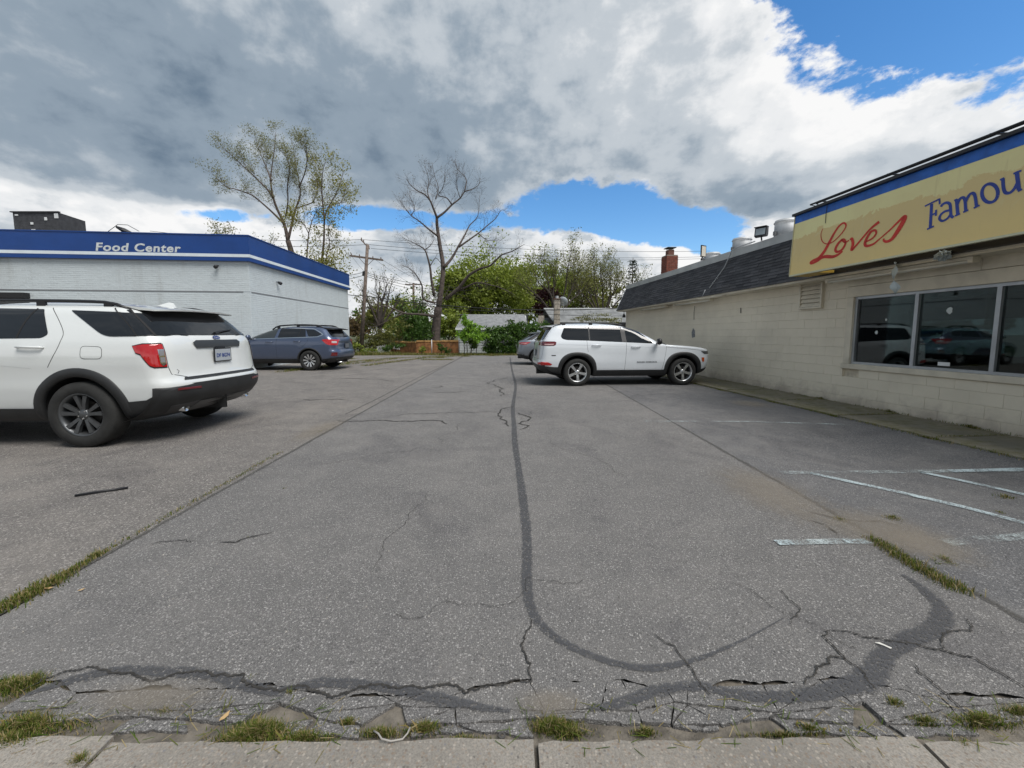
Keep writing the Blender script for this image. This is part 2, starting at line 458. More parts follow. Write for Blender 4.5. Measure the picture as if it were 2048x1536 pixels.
# centre lane of the lot
front = wavy(-2.62, 2.60, 1.505, 0.05, 0.018)
centre = front + [(seamR(y), y, 0) for y in np.arange(2.0, FAR, 1.0)] + far_edge(-3.23, 2.85)[::-1] + [(seamL(y), y, 0) for y in np.arange(FAR - 1, 1.9, -1.0)]
lot = struct('parking_lot', MB().poly(centre), M_ASP)
left = wavy(-45, -2.62, 1.46, 0.05, 0.12) + [(seamL(y), y, 0) for y in np.arange(1.9, FAR, 1.0)] + far_edge(-45, -3.25)[::-1]
struct('side_lot', MB().poly(left), M_ASPL)
right = wavy(2.60, 26, 1.52, 0.04, 0.12) + [(26, 23.5, 0)] + [(2.85, 23.5, 0)] + [(2.85, 23.0, 0)] + [(seamR(y), y, 0) for y in np.arange(22, 2.0, -1.0)]
struct('wall_side_lot', MB().poly(right), M_ASPR)
struct('back_lot', MB().poly([(2.85, 23.5, 0)] + [(26, 23.5, 0)] + far_edge(2.85, 26)[::-1]), M_ASP)
struct('verge', MB().quad((-60, 1.0, -0.02), (60, 1.0, -0.02), (60, 2.4, -0.02), (-60, 2.4, -0.02)), M_DIRT)

# public sidewalk: slabs
sw = tag(MB().quad((-40, -1.6, -0.03), (40, -1.6, -0.03), (40, 1.2, -0.03), (-40, 1.2, -0.03)).build('sidewalk', M_DIRT), kind='structure')
xs = [-40] + [0.085 + 1.52 * k for k in range(-8, 9)] + [40]
xs[10] = 1.46
for i in range(len(xs) - 1):
    mb = MB()
    e0 = 1.285 + 0.01 * rl.uniform(-1, 1); e1 = e0 + 0.012 * rl.uniform(-1, 1) + 0.01
    x0, x1 = xs[i] + 0.008, xs[i + 1] - 0.008
    nseg = 24 if x1 - x0 < 3 else 4
    top = [(x0 + (x1 - x0) * k / nseg, e0 + (e1 - e0) * k / nseg + rl.uniform(-0.006, 0.006), 0.012) for k in range(nseg + 1)]
    mb.prism([(x0, -0.3, -0.028), (x1, -0.3, -0.028)] + [(p[0], p[1], -0.028) for p in top[::-1]], (0, 0, 0.03))
    mb.build('slab', M_SIDEWALK, sw, fix=True)

# broken asphalt pieces along the front edge: a cracked strip between the lot and the sidewalk
rp = random.Random(11)
def cell(poly, gap, z):
    c = [sum(p_[i] for p_ in poly) / len(poly) for i in (0, 1)]; pts = []
    n = len(poly)
    for i in range(n):
        a, b = poly[i], poly[(i + 1) % n]; L = math.hypot(b[0] - a[0], b[1] - a[1]); k = max(2, int(L / 0.022))
        for j in range(k):
            t = j / k; x_, y_ = a[0] + (b[0] - a[0]) * t, a[1] + (b[1] - a[1]) * t
            dx, dy = c[0] - x_, c[1] - y_; d = math.hypot(dx, dy) or 1; g = gap * rp.uniform(0.5, 1.5)
            pts.append((x_ + dx / d * g + rp.uniform(-.003, .003), y_ + dy / d * g + rp.uniform(-.003, .003), -0.02))
    mb = MB(); mb.prism(pts, (0, 0, 0.02 + z)); return mb.build('asphalt_piece', M_ASP, lot, fix=True)
def front_y(x):
    b_ = min(front, key=lambda p_: abs(p_[0] - x)); return b_[1]
xk = [-1.95]
while xk[-1] < 2.35: xk.append(xk[-1] + rp.uniform(0.07, 0.36))
lines = []
for x in xk:
    j = lambda a: rp.uniform(-a, a)
    lines.append([(x + j(.02), front_y(x) - 0.004), (x + j(.06), 1.42 + j(.028)), (x + j(.06), 1.365 + j(.02)), (x + j(.04), 1.318 + j(.016))])
for i in range(len(lines) - 1):
    A_, B_ = lines[i], lines[i + 1]
    for r_ in range(3):
        if r_ == 2 and rp.random() < 0.62: continue
        if r_ == 1 and rp.random() < 0.22: continue
        q4 = [A_[r_ + 1], B_[r_ + 1], B_[r_], A_[r_]]
        if rp.random() < 0.35 and r_ < 2:   # split by a diagonal crack
            cell([q4[0], q4[1], q4[2]], 0.004, rp.uniform(-.004, .001)); cell([q4[0], q4[2], q4[3]], 0.004, rp.uniform(-.004, .001))
        else: cell(q4, (rp.choice((0.0008, 0.0012, 0.003)), rp.choice((0.0015, 0.004, 0.007)), 0.011)[r_], rp.uniform(-.004, .001) - 0.003 * r_)

# seams, crack sealer, cracks, painted lines: thin sheets on the asphalt
def onlot(name, pts, wid, mat, z, jit=0.12, parent=lot, per=6):
    q_ = spline([(p[0], p[1], w_) for p, w_ in zip(pts, wid)], per)
    mb = MB(); mb.ribbon([(a[0], a[1], z) for a in q_], [a[2] * 1.12 for a in q_], z, jit * 0.4, rl)
    o = mb.build(name, mat, parent); uvl = o.data.uv_layers.new(name='UVMap')
    for poly in o.data.polygons:
        for li, uu in zip(poly.loop_indices, (0, 1, 1, 0)): uvl.data[li].uv = (uu, 0.5)
    return o
ys = [1.6, 2.2, 3, 4, 5.5, 7, 9, 12, 15, 19, 23, 26.6]
onlot('joint', [(seamL(y), y) for y in ys], [0.05, .045, .04, .045, .05, .045, .05, .05, .05, .06, .08, .1], M_SEAM, 0.004, 0.25, per=16)
onlot('joint', [(seamR(y), y) for y in ys[:-2]], [0.06, .05, .05, .05, .05, .04, .05, .05, .05, .06], M_SEAM, 0.004, 0.3, per=16)
def P(*uv): return [G(u, v) for u, v in uv]
# a second straight joint, running from the left seam to the far end of the lot
onlot('joint', P((690, 829), (760, 795), (840, 754), (900, 726), (925, 714)), [.035, .04, .05, .06, .08], M_SEAM, 0.0045, 0.25, per=12)
pts = P((1020, 715), (1024, 740), (1031, 770), (1026, 812), (1028, 850), (1030, 890), (1038, 940), (1046, 1000), (1054, 1080), (1054, 1160), (1062, 1218), (1098, 1266), (1160, 1303), (1232, 1328), (1300, 1338), (1380, 1324), (1450, 1298), (1512, 1268), (1566, 1238))
onlot('crack_seal', pts, [.08, .08, .08, .085, .085, .085, .075, .085, .075, .068, .06, .05, .045, .04, .045, .028, .02, .012, .006], M_TARW, 0.005, 0.10, per=14)
onlot('crack_seal', P((50, 1392), (110, 1372), (170, 1355), (240, 1342), (330, 1345), (420, 1352), (500, 1375), (570, 1390)), [.02, .045, .06, .05, .06, .055, .06, .03], M_TARW, 0.005, 0.16, per=10)
onlot('crack_seal', P((560, 1380), (640, 1368), (720, 1370), (800, 1382), (880, 1400), (960, 1416), (1020, 1424)), [.02, .05, .055, .05, .06, .04, .02], M_TARW, 0.006, 0.16, per=10)
onlot('crack_seal', P((1180, 1420), (1250, 1405), (1320, 1382), (1400, 1374), (1470, 1390), (1560, 1396), (1650, 1385), (1735, 1358), (1772, 1310), (1820, 1280), (1872, 1256), (1884, 1222), (1852, 1184), (1806, 1150)), [.02, .05, .055, .05, .055, .06, .075, .10, .085, .09, .10, .085, .07, .03], M_TARW, 0.0055, 0.10, per=12)
def crack(uv, wd, step=0.04, amp=None):
    p_ = P(*uv); d0 = (p_[0].length + p_[-1].length) / 2
    q_ = wander(p_, (amp if amp is not None else 0.012 + 0.001 * d0), step * (1 + d0 / 6), rl)
    n_ = len(q_); ww = [wd * (0.35 + 0.65 * math.sin(math.pi * min(1, (i + 1) / n_ * 1.0)) ** 0.4) * (0.6 + 0.5 * math.sin(i * 0.37) ** 2) for i in range(n_)]
    mb = MB(); mb.ribbon(q_, ww, 0.007, 0.2, rl); return mb.build('crack', M_CRACK, lot)
crack([(45, 1385), (130, 1345), (200, 1342), (300, 1365), (400, 1345), (470, 1352), (560, 1385), (650, 1390), (740, 1370), (830, 1375), (930, 1388), (980, 1372), (1030, 1362), (1060, 1365)], 0.011, 0.02)
crack([(1060, 1240), (1050, 1280), (1062, 1330), (1064, 1368)], 0.008, 0.02)
crack([(1310, 1270), (1350, 1295), (1378, 1335), (1400, 1372), (1420, 1392)], 0.007, 0.02)
crack([(1660, 1262), (1740, 1278), (1820, 1288), (1880, 1300), (1950, 1318), (2010, 1352), (2048, 1378)], 0.009, 0.02)
crack([(1660, 1262), (1672, 1300), (1690, 1320), (1660, 1330), (1630, 1332), (1612, 1372)], 0.009, 0.02)
crack([(1690, 1320), (1730, 1350), (1752, 1382)], 0.008, 0.02)
crack([(1830, 1330), (1880, 1380), (1930, 1425)], 0.007, 0.02)
crack([(1880, 1300), (1900, 1265), (1935, 1240)], 0.007, 0.02)
crack([(440, 1086), (490, 1078), (545, 1066)], 0.012); crack([(300, 1090), (345, 1084), (390, 1083)], 0.008)
crack([(672, 842), (760, 841), (850, 842), (885, 842), (894, 848)], 0.03, amp=0.02); crack([(790, 833), (880, 826), (1000, 824)], 0.018, amp=0.02)
crack([(1028, 812), (1004, 818), (996, 828), (1012, 842), (1018, 853)], 0.03, 0.06, 0.03)
crack([(1035, 826), (1052, 832), (1056, 842), (1038, 848), (1058, 852), (1040, 860)], 0.03, 0.06, 0.03)
crack([(1018, 755), (1008, 778), (1000, 792)], 0.03, 0.1, 0.04); crack([(664, 757), (740, 759), (800, 762)], 0.04, 0.2, 0.03)
crack([(600, 799), (650, 799), (700, 798)], 0.03, 0.1, 0.02); crack([(880, 771), (878, 775), (862, 776)], 0.04, 0.2, 0.03)
crack([(860, 784), (910, 785), (940, 782)], 0.03, 0.2, 0.03); crack([(1620, 1025), (1668, 1036), (1760, 1042), (1800, 1052)], 0.012, 0.05)
crack([(1615, 1040), (1650, 1050), (1680, 1072)], 0.01, 0.04); crack([(1560, 1180), (1600, 1220), (1580, 1250)], 0.006, 0.02)
def line(uv, wd, mat):
    q_ = dense(P(*uv), 0.08)
    mb = MB(); mb.ribbon(q_, wd, 0.0085, 0.08, rl); return mb.build('painted_line', mat, lot)
line([(1560, 946), (1700, 946), (1840, 944), (2060, 941)], 0.085, M_LINE); line([(1900, 943.5), (2120, 938)], 0.075, M_LINE2).location.z = 0.002
line([(1620, 947), (1800, 986), (1930, 1016), (2120, 1066)], 0.075, M_LINE2)
line([(1840, 945), (1940, 966), (2100, 1002)], 0.075, M_LINE2); line([(1552, 1087), (1740, 1084)], 0.07, M_LINE)
line([(1552, 1087), (1585, 1087)], 0.06, M_LINE2).location.z = 0.002; line([(1690, 1085), (1738, 1085)], 0.06, M_LINE2).location.z = 0.002
line([(1890, 1087), (1970, 1080), (2100, 1070)], 0.08, M_LINE); line([(1290, 843), (1500, 844), (1690, 850)], 0.08, M_LINE)
rh = random.Random(19)
for k in range(18):   # hairline cracks
    y = 1.9 + 17 * rh.random() ** 1.5; x = rh.uniform(-1, 1) * (0.7 + 0.55 * y)
    if not (seamL(y) + 0.2 < x < 5.0): continue
    a = rh.choice((rh.gauss(0, .35), rh.gauss(1.57, .35))); L = rh.uniform(.3, 1.3) * (1 + y / 9)
    q_ = wander([(x, y, 0), (x + math.cos(a) * L * .5, y + math.sin(a) * L * .5 + rh.uniform(-.1, .1) * L, 0), (x + math.cos(a) * L, y + math.sin(a) * L, 0)], 0, 0.05 * (1 + y / 6), rh)
    mb = MB(); mb.ribbon(q_, [(0.0020 + 0.0008 * y) * rh.uniform(.4, 1) for _ in q_], 0.0066, 0.2, rh); mb.build('crack', M_CRACK, lot)
# dusty sand patch at the right seam
def sand_mat():
    m, t, b = new_mat('sand film')
    co = t.node('ShaderNodeTexCoord').outputs['Object']
    x_, y_, _ = t.sep(co)
    n1 = t.noise(co, 5, 9, 0.78)
    r2 = t.math('SQRT', t.math('ADD', t.math('MULTIPLY', x_, x_), t.math('MULTIPLY', y_, y_)))
    a = t.math('MULTIPLY', t.smooth(t.math('ADD', r2, t.math('MULTIPLY', t.math('SUBTRACT', n1, 0.5), 1.4)), 1.0, 0.15), 0.42)
    b.inputs['Base Color'].default_value = (0.26, 0.225, 0.18, 1); b.inputs['Roughness'].default_value = 0.95
    t.l.new(a, b.inputs['Alpha']); return m
M_SAND = sand_mat()
M_OIL = M_SAND.copy(); M_OIL.name = 'oil stain'
for n_ in M_OIL.node_tree.nodes:
    if n_.type == 'MATH' and n_.operation == 'MULTIPLY' and abs(n_.inputs[1].default_value - 0.42) < 1e-4: n_.inputs[1].default_value = 0.26
M_OIL.node_tree.nodes['Principled BSDF'].inputs['Base Color'].default_value = (0.05, 0.05, 0.055, 1); M_OIL.node_tree.nodes['Principled BSDF'].inputs['Roughness'].default_value = 0.6
def sand(u, v, sx_, sy_, k=0):
    p = G(u, v); o = MB().quad((-1, -1, 0), (1, -1, 0), (1, 1, 0), (-1, 1, 0)).build('sand_film', M_SAND, lot)
    o.location = (p.x, p.y, 0.0095 + 0.001 * k); o.scale = (sx_, sy_, 1); return o
sand(1540, 985, 0.5, 0.9); sand(1760, 1060, 0.55, 0.5, 1); sand(1850, 1090, 0.35, 0.35, 2); sand(1500, 808, 0.5, 0.6, 3); sand(640, 860, 0.3, 0.9, 4)
sand(1100, 1410, 0.18, 0.08, 5); sand(760, 722, 2.5, 2.0, 6); sand(300, 1400, 0.35, 0.10, 7)

# concrete walk along the shop wall: slabs
WALL_O = Vector((7.1, 5.43, 0)); WALL_A = R(4.86)
walk = empty('walkway', WALL_O, WALL_A); tag(walk, kind='structure')
yb = [-7, -4.6, -2.2, 0.05, 1.55, 3.1, 4.7, 6.4, 8.2, 10.1, 12.2, 15.2]
for a, b_ in zip(yb, yb[1:]):
    mb = MB(); mb.bevbox(-1.22 + rl.uniform(-.02, .02), -0.012, a + 0.008, b_ - 0.008, -0.05, 0.03 + rl.uniform(-0.010, 0.010), 0.010)
    mb.build('slab', M_WALK, walk)

# ------------------------------------------------------------------ building materials
def painted_brick_mat(name, col):
    m, t, b = new_mat(name)
    co = t.node('ShaderNodeNewGeometry').outputs['Position']
    isl = t.node('ShaderNodeNewGeometry').outputs['Random Per Island']
    n1 = t.noise(co, 0.6, 6, 0.6); n2 = t.noise(co, 12, 5, 0.7)
    c = t.mix(t.smooth(n1, 0.3, 0.7), tuple(x * 0.94 for x in col), col)
    c = t.mix(t.math('MULTIPLY', isl, 0.14), c, (0.35, 0.36, 0.36))
    c = t.mix(t.math('MULTIPLY', t.smooth(n2, 0.62, 0.8), 0.35), c, (0.33, 0.33, 0.31))
    x_, y_, z_ = t.sep(co); st = t.noise(t.comb(t.math('MULTIPLY', x_, 3.0), t.math('MULTIPLY', y_, 3.0), t.math('MULTIPLY', z_, 0.35)), 1.0, 5, 0.65)
    c = t.mix(t.math('MULTIPLY', t.smooth(st, 0.52, 0.75), 0.38), c, (0.36, 0.37, 0.355))
    c = t.mix(t.math('MULTIPLY', t.smooth(t.math('ADD', z_, t.math('MULTIPLY', n1, 1.5)), 1.5, 0.6), 0.4), c, (0.34, 0.33, 0.30))
    t.l.new(c, b.inputs['Base Color']); b.inputs['Roughness'].default_value = 0.55
    return m
M_WBRICK = painted_brick_mat('white painted brick', (0.60, 0.655, 0.675))
M_MORTAR = simple('white mortar', (0.48, 0.525, 0.545), 0.8)
M_BLUE = simple('blue metal fascia', (0.006, 0.048, 0.215), 0.45, var=0.12, vscale=0.7)
M_STRIPE = simple('white stripe', (0.68, 0.74, 0.78), 0.5, var=0.05)
M_WHITE = simple('white paint', (0.72, 0.73, 0.73), 0.5, var=0.06)
M_DKBRICK = simple('dark grey brick', (0.055, 0.056, 0.062), 0.85, var=0.25, vscale=5)
M_BLACK = simple('black metal', (0.012, 0.012, 0.014), 0.45)
M_DARKGLASS = simple('dark glass', (0.006, 0.008, 0.009), 0.03, spec=0.6)
M_GREYROOF = simple('grey roofing', (0.16, 0.16, 0.16), 0.9, var=0.2)

# ------------------------------------------------------------------ white brick store on the left
def brick_field(mb, o, d, nrm, L, z0, z1, bw=0.205, bh=0.068, gap=0.010, skip=None, proud=0.004, rnd=random.Random(5)):
    o = Vector(o); d = Vector(d).normalized(); nrm = Vector(nrm).normalized()
    row = 0; z = z0
    while z + bh <= z1 + 0.001:
        xx = -(bw + gap) * 0.5 * (row % 2)
        while xx < L:
            a, b_ = max(xx, 0), min(xx + bw, L)
            if b_ - a > 0.03 and not (skip and skip((a + b_) / 2, z + bh / 2)):
                pr = 0.002 + rnd.random() * proud
                dz = rnd.uniform(-0.003, 0.003)
                p = [o + d * a, o + d * b_]
                f = [p[0] + Vector((0, 0, z + dz)), p[1] + Vector((0, 0, z + dz)), p[1] + Vector((0, 0, z + bh + dz)), p[0] + Vector((0, 0, z + bh + dz))]
                e = 0.004
                g = [f[0] + nrm * pr + d * e + Vector((0, 0, e)), f[1] + nrm * pr - d * e + Vector((0, 0, e)), f[2] + nrm * (pr + rnd.uniform(-.001, .001)) - d * e - Vector((0, 0, e)), f[3] + nrm * pr + d * e - Vector((0, 0, e))]
                mb.add(f + g, [(4, 5, 6, 7), (0, 1, 5, 4), (1, 2, 6, 5), (2, 3, 7, 6), (3, 0, 4, 7)])
            xx += bw + gap
        z += bh + gap; row += 1

NC = Vector((-10.8, 16.5, 0)); FC = Vector((-11.07, 27.0, 0))
fd = Vector((-1, -0.098, 0)).normalized(); fn = Vector((0.098, -1, 0)).normalized(); fn = Vector((-fd.y, fd.x, 0)) if (-fd.y) * 0 + fd.x * -1 > 0 and False else Vector((0.0975, -0.9952, 0))
sd_ = (FC - NC).normalized(); sn = Vector((sd_.y, -sd_.x, 0))
FL, SL = 23.0, (FC - NC).length
store = empty('store_building', NC)
tag(store, 'white painted brick store with blue fascia and white stripe', 'building')
def loc(p): return Vector(p) - NC
wm = MB()
FE = fd * FL
wall_pts = [Vector((0, 0, 0)), FE, FE + sd_ * SL, sd_ * SL]
wm.prism([tuple(p) for p in wall_pts], (0, 0, 4.42)); wm.build('wall', M_MORTAR, store, fix=True)
bmf = MB(); brick_field(bmf, (0, 0, 0), fd, fn, FL, 0.0, 4.40, skip=lambda a, z: 8.15 < a < 14.5 and 0.9 < z < 3.02 or abs(z - 3.18) < 0.035)
tag(bmf.build('brickwork', M_WBRICK, store), kind='stuff')
bms = MB(); brick_field(bms, (0, 0, 0), sd_, sn, SL, 0.0, 4.40, skip=lambda a, z: abs(z - 3.18) < 0.035)
tag(bms.build('brickwork', M_WBRICK, store), kind='stuff')
# soldier-course ledge, a thin joint line in dark grey
def along(mb, o, d, n, a, b_, n0, n1, z0, z1):
    o = Vector(o); p = [o + d * a + n * n0, o + d * b_ + n * n0, o + d * b_ + n * n1, o + d * a + n * n1]
    mb.prism([(q_.x, q_.y, z0) for q_ in p], (0, 0, z1 - z0)); return mb
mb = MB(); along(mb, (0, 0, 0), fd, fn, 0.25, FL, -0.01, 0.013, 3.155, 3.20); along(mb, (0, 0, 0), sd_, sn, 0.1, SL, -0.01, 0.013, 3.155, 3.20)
mb.build('ledge', simple('dark ledge joint', (0.20, 0.21, 0.22), 0.8), store, fix=True)
mb = MB(); e_ = 0.13
for (z0, z1, n1, mt, nm) in ((4.40, 5.40, 0.13, M_BLUE, 'fascia'), (4.55, 4.67, 0.136, M_STRIPE, 'stripe'), (5.40, 5.44, 0.15, M_BLUE, 'fascia_cap')):
    mb = MB()
    c0 = fn * n1 + sn * n1
    ring_o = [FE + fn * n1, fn * n1 + sn * n1, sd_ * SL + sn * n1]
    ring_i = [FE + fn * 0.004, fn * 0.004 + sn * 0.004, sd_ * SL + sn * 0.004]
    for a, b_, c, d_ in ((ring_o[0], ring_o[1], ring_i[1], ring_i[0]), (ring_o[1], ring_o[2], ring_i[2], ring_i[1])):
        mb.prism([(p.x, p.y, z0) for p in (a, b_, c, d_)], (0, 0, z1 - z0))
    mb.build(nm, mt, store, fix=True)
mb = MB(); mb.prism([(p.x, p.y, 5.0) for p in wall_pts], (0, 0, 0.06)); mb.build('roof', M_GREYROOF, store, fix=True)
# vertical panel seams of the fascia
for k, a in enumerate((3.1, 6.3, 9.4)):
    mb = MB(); along(mb, (0, 0, 0), fd, fn, a, a + 0.012, 0.128, 0.1335, 4.82, 5.39); mb.build('fascia_seam', simple('seam blue %d' % k, (0.005, 0.042, 0.19), 0.4), store, fix=True)
for a in (2.2, 5.0, 7.9):
    mb = MB(); along(mb, (0, 0, 0), sd_, sn, a, a + 0.012, 0.128, 0.1335, 4.82, 5.39); mb.build('fascia_seam', M_BLUE, store, fix=True)
# front window, mostly behind the near SUV: dark opening with frame
mb = MB(); along(mb, (0, 0, 0), fd, fn, 8.2, 14.4, 0.002, 0.012, 0.95, 3.0); win = mb.build('window', M_DARKGLASS, store, fix=True)
mb = MB(); along(mb, (0, 0, 0), fd, fn, 8.15, 14.45, 0.004, 0.22, 2.84, 3.05); mb.build('awning', M_BLACK, win, fix=True)
# canopy end at the far left
mb = MB(); along(mb, (0, 0, 0), fd, fn, 9.05, FL, 0.14, 1.7, 4.42, 5.44); mb.build('canopy', M_STRIPE, store, fix=True)
mb = MB(); along(mb, (0, 0, 0), fd, fn, 9.06, FL, 0.14, 1.65, 4.34, 4.42); mb.build('canopy_soffit', M_BLACK, store, fix=True)

def text_mesh(body, size, ext=0.004, shear=0.0, off=0.0, spacing=1.0, align='LEFT'):
    cu = bpy.data.curves.new('t', 'FONT'); cu.body = body; cu.size = size; cu.extrude = ext; cu.shear = shear; cu.offset = off
    cu.space_character = spacing; cu.align_x = align; cu.resolution_u = 4
    o = bpy.data.objects.new('t', cu); COL.objects.link(o)
    dg = bpy.context.evaluated_depsgraph_get(); me = bpy.data.meshes.new_from_object(o.evaluated_get(dg))
    bpy.data.objects.remove(o); return me
def put_text(name, body, origin, xdir, up, size, mat, parent, ext=0.004, **kw):
    me = text_mesh(body, size, ext, **kw); o = mesh_obj(name, me, mat, parent)
    xd = Vector(xdir).normalized(); u_ = Vector(up).normalized(); n_ = xd.cross(u_)
    m4 = Matrix((xd, u_, n_)).transposed().to_4x4(); m4.translation = Vector(origin); o.matrix_local = m4
    return o
# "Food Center": each word's letters on the front fascia
M_LETW = simple('weathered white letters', (0.60, 0.63, 0.63), 0.6, var=0.2, vscale=6)
def onfront(u, v, nn):
    d = ray(u, v); o = Vector((0, 0, 1.45)); pl = NC + fn * nn
    t = (pl - o).dot(fn) / d.dot(fn); return loc(o + d * t)
a_ = onfront(190, 501, 0.140); b_ = onfront(361, 504, 0.140)
h_ = (onfront(200, 485, 0.137) - onfront(199, 501, 0.137)).length
kw_ = dict(shear=0.14, off=0.027, spacing=1.10)
mx = lambda m_: max(v.co.x for v in m_.vertices)
word = 'Food Center'; full = text_mesh(word, 1.0, 0.003, **kw_); wtxt = mx(full) - min(v.co.x for v in full.vertices)
xd = (b_ - a_).normalized(); xd.z = 0; xd.normalize()
for i, chr_ in enumerate(word):
    if chr_ == ' ': continue
    one = text_mesh(chr_, 1.0, 0.003, **kw_); adv = mx(text_mesh(word[:i + 1], 1.0, 0.003, **kw_)) - mx(one)
    lt = mesh_obj('letter', one, M_LETW, store); k_ = (b_ - a_).length / wtxt
    m4 = Matrix((xd * k_, Vector((0, 0, 1)) * (h_ / 0.72), fn)).transposed().to_4x4(); m4.translation = Vector((a_.x, a_.y, a_.z)) + xd * (k_ * adv); lt.matrix_local = m4

# small floodlights and conduit stubs on the store walls
def wall_lamp(p, n, label):
    t_ = empty('wall_lamp', p); tag(t_, label, 'lamp', 'small security lamps on the store walls')
    n = Vector(n)
    MB().tube([(0, 0, 0.05), tuple(n * 0.10 + Vector((0, 0, 0.04)))], 0.02, 8).build('bracket', M_BLACK, t_)
    MB().tube([tuple(n * 0.08 + Vector((0, 0, 0.03))), tuple(n * 0.17 + Vector((0, 0, -0.01))), tuple(n * 0.22 + Vector((0, 0, -0.045)))], [0.05, 0.075, 0.07], 10).build('lamp_head', M_BLACK, t_, True)
p = onfront(437, 534, 0.0) + NC; wall_lamp(p, fn, 'small black security lamp on the store front below the fascia')
def onside(u, v, nn):
    d = ray(u, v); o = Vector((0, 0, 1.45)); pl = NC + sn * nn
    t = (pl - o).dot(sn) / d.dot(sn); return o + d * t
wall_lamp(onside(553, 566, 0.0), sn, 'small dark security lamp on the store side wall')
# fascia wire and rooftop things
rb = empty('rooftop_block', (-24.5, 20.0, 5.06)); tag(rb, 'dark grey rooftop stair block above the blue fascia', 'roof structure')
m_ = MB(); m_.prism([(0, 0, 0), (2.25, 0, 0), (1.95, 1.5, 0), (-0.3, 1.5, 0)], (0, 0, 2.33)); m_.build('wall', M_DKBRICK, rb, fix=True)
mbk = MB(); brick_field(mbk, (0, 0, 0), (1, 0, 0), (0, -1, 0), 2.25, 0, 2.3); tag(mbk.build('brickwork', M_DKBRICK, rb), kind='stuff')
for (x0, x1, z0, z1) in ((0.12, 0.28, 2.17, 2.24), (1.55, 1.68, 1.95, 2.1), (0.85, 0.98, 1.75, 1.86), (0.86, 1.05, 1.48, 1.53), (2.05, 2.24, 2.05, 2.28), (1.9, 2.1, 1.35, 1.45)):
    MB().box(x0, x1, -0.03, -0.016, z0, z1).build('paint_patch', M_WHITE, rb)
MB().box(-0.08, 2.3, -0.06, 0.05, 2.33, 2.38).build('cap', M_DKBRICK, rb)
ta = empty('roof_antenna', onfront(252, 470, -0.6) + NC + Vector((0, 0, -0.3))); tag(ta, 'broken dark antenna lying on the store roof edge', 'antenna')
MB().tube([(-0.35, 0, 0.62), (-0.1, 0, 0.50), (0.25, 0.1, 0.36)], [0.05, 0.10, 0.03], 6).build('reflector', M_BLACK, ta)
MB().tube([(-0.75, 0, 0.42), (-0.3, 0, 0.72), (0.1, 0, 0.70), (0.55, 0, 0.45)], 0.012, 5).build('rod', M_BLACK, ta)
MB().tube([(0.0, 0.05, 0.0), (0.05, 0.05, 0.45)], 0.03, 6).build('stand', M_BLACK, ta)

# ------------------------------------------------------------------ shop on the right: local frame, +Y along the wall away from the camera, -X outwards
def block_mat():
    m, t, b = new_mat('beige painted block')
    co = t.node('ShaderNodeTexCoord').outputs['Object']; pos = t.node('ShaderNodeNewGeometry').outputs['Position']
    oi = t.node('ShaderNodeObjectInfo').outputs['Random']
    n1 = t.noise(pos, 0.8, 6, 0.6); n2 = t.noise(pos, 90, 4, 0.7); n3 = t.noise(pos, 2.2, 7, 0.72, dist=0.5)
    col = (0.72, 0.655, 0.53)
    c = t.mix(t.smooth(n1, 0.3, 0.7), tuple(x * 0.90 for x in col), tuple(x * 1.06 for x in col))
    c = t.mix(t.math('MULTIPLY', oi, 0.10), c, (0.62, 0.57, 0.47))
    z_ = t.sep(pos)[2]
    grime = t.math('MULTIPLY', t.smooth(t.math('ADD', z_, t.math('MULTIPLY', n3, 0.9)), 0.85, 0.35), 0.55)
    c = t.mix(grime, c, (0.20, 0.155, 0.14))
    chip = t.smooth(t.math('ADD', t.noise(pos, 9, 6, 0.75), t.math('MULTIPLY', z_, -0.06)), 0.70, 0.74)
    c = t.mix(t.math('MULTIPLY', chip, 0.6), c, (0.19, 0.18, 0.165))
    t.l.new(c, b.inputs['Base Color']); b.inputs['Roughness'].default_value = 0.7; b.inputs['Specular IOR Level'].default_value = 0.3
    bn = t.node('ShaderNodeBump'); bn.inputs['Strength'].default_value = 0.35; bn.inputs['Distance'].default_value = 0.004
    t.l.new(n2, bn.inputs['Height']); t.l.new(bn.outputs[0], b.inputs['Normal'])
    return m
M_BLOCK = block_mat()
M_BMORT = simple('painted mortar', (0.56, 0.505, 0.40), 0.85, var=0.3, vscale=4)
M_BEIGE = simple('beige trim paint', (0.63, 0.575, 0.465), 0.6, var=0.12, vscale=2.5, bump=0.2, bscale=60)
M_ALU = simple('aluminium frame', (0.42, 0.44, 0.46), 0.4, metal=0.6, var=0.1)
M_FLASH = simple('metal flashing', (0.42, 0.43, 0.43), 0.45, metal=0.5, var=0.12, vscale=1.5)
M_STEEL = simple('galvanised steel', (0.46, 0.47, 0.48), 0.62, metal=0.35, var=0.12, vscale=4)
M_INT = simple('interior plaster', (0.30, 0.32, 0.31), 0.9, var=0.1, vscale=1)
M_INTD = simple('interior dark', (0.10, 0.105, 0.105), 0.9, var=0.2, vscale=1)
def glass_mat(name, tint):
    m = bpy.data.materials.new(name); m.use_nodes = True; t = NT(m.node_tree); t.n.clear()
    tr = t.node('ShaderNodeBsdfTransparent'); tr.inputs[0].default_value = (*tint, 1)
    gl = t.node('ShaderNodeBsdfGlossy'); gl.inputs['Roughness'].default_value = 0.02; gl.inputs['Color'].default_value = (0.85, 0.9, 0.9, 1)
    fr = t.node('ShaderNodeFresnel'); fr.inputs[0].default_value = 1.5
    mx = t.node('ShaderNodeMixShader'); t.l.new(fr.outputs[0], mx.inputs[0])
    t.l.new(tr.outputs[0], mx.inputs[1]); t.l.new(gl.outputs[0], mx.inputs[2])
    o = t.node('ShaderNodeOutputMaterial'); t.l.new(mx.outputs[0], o.inputs[0]); return m
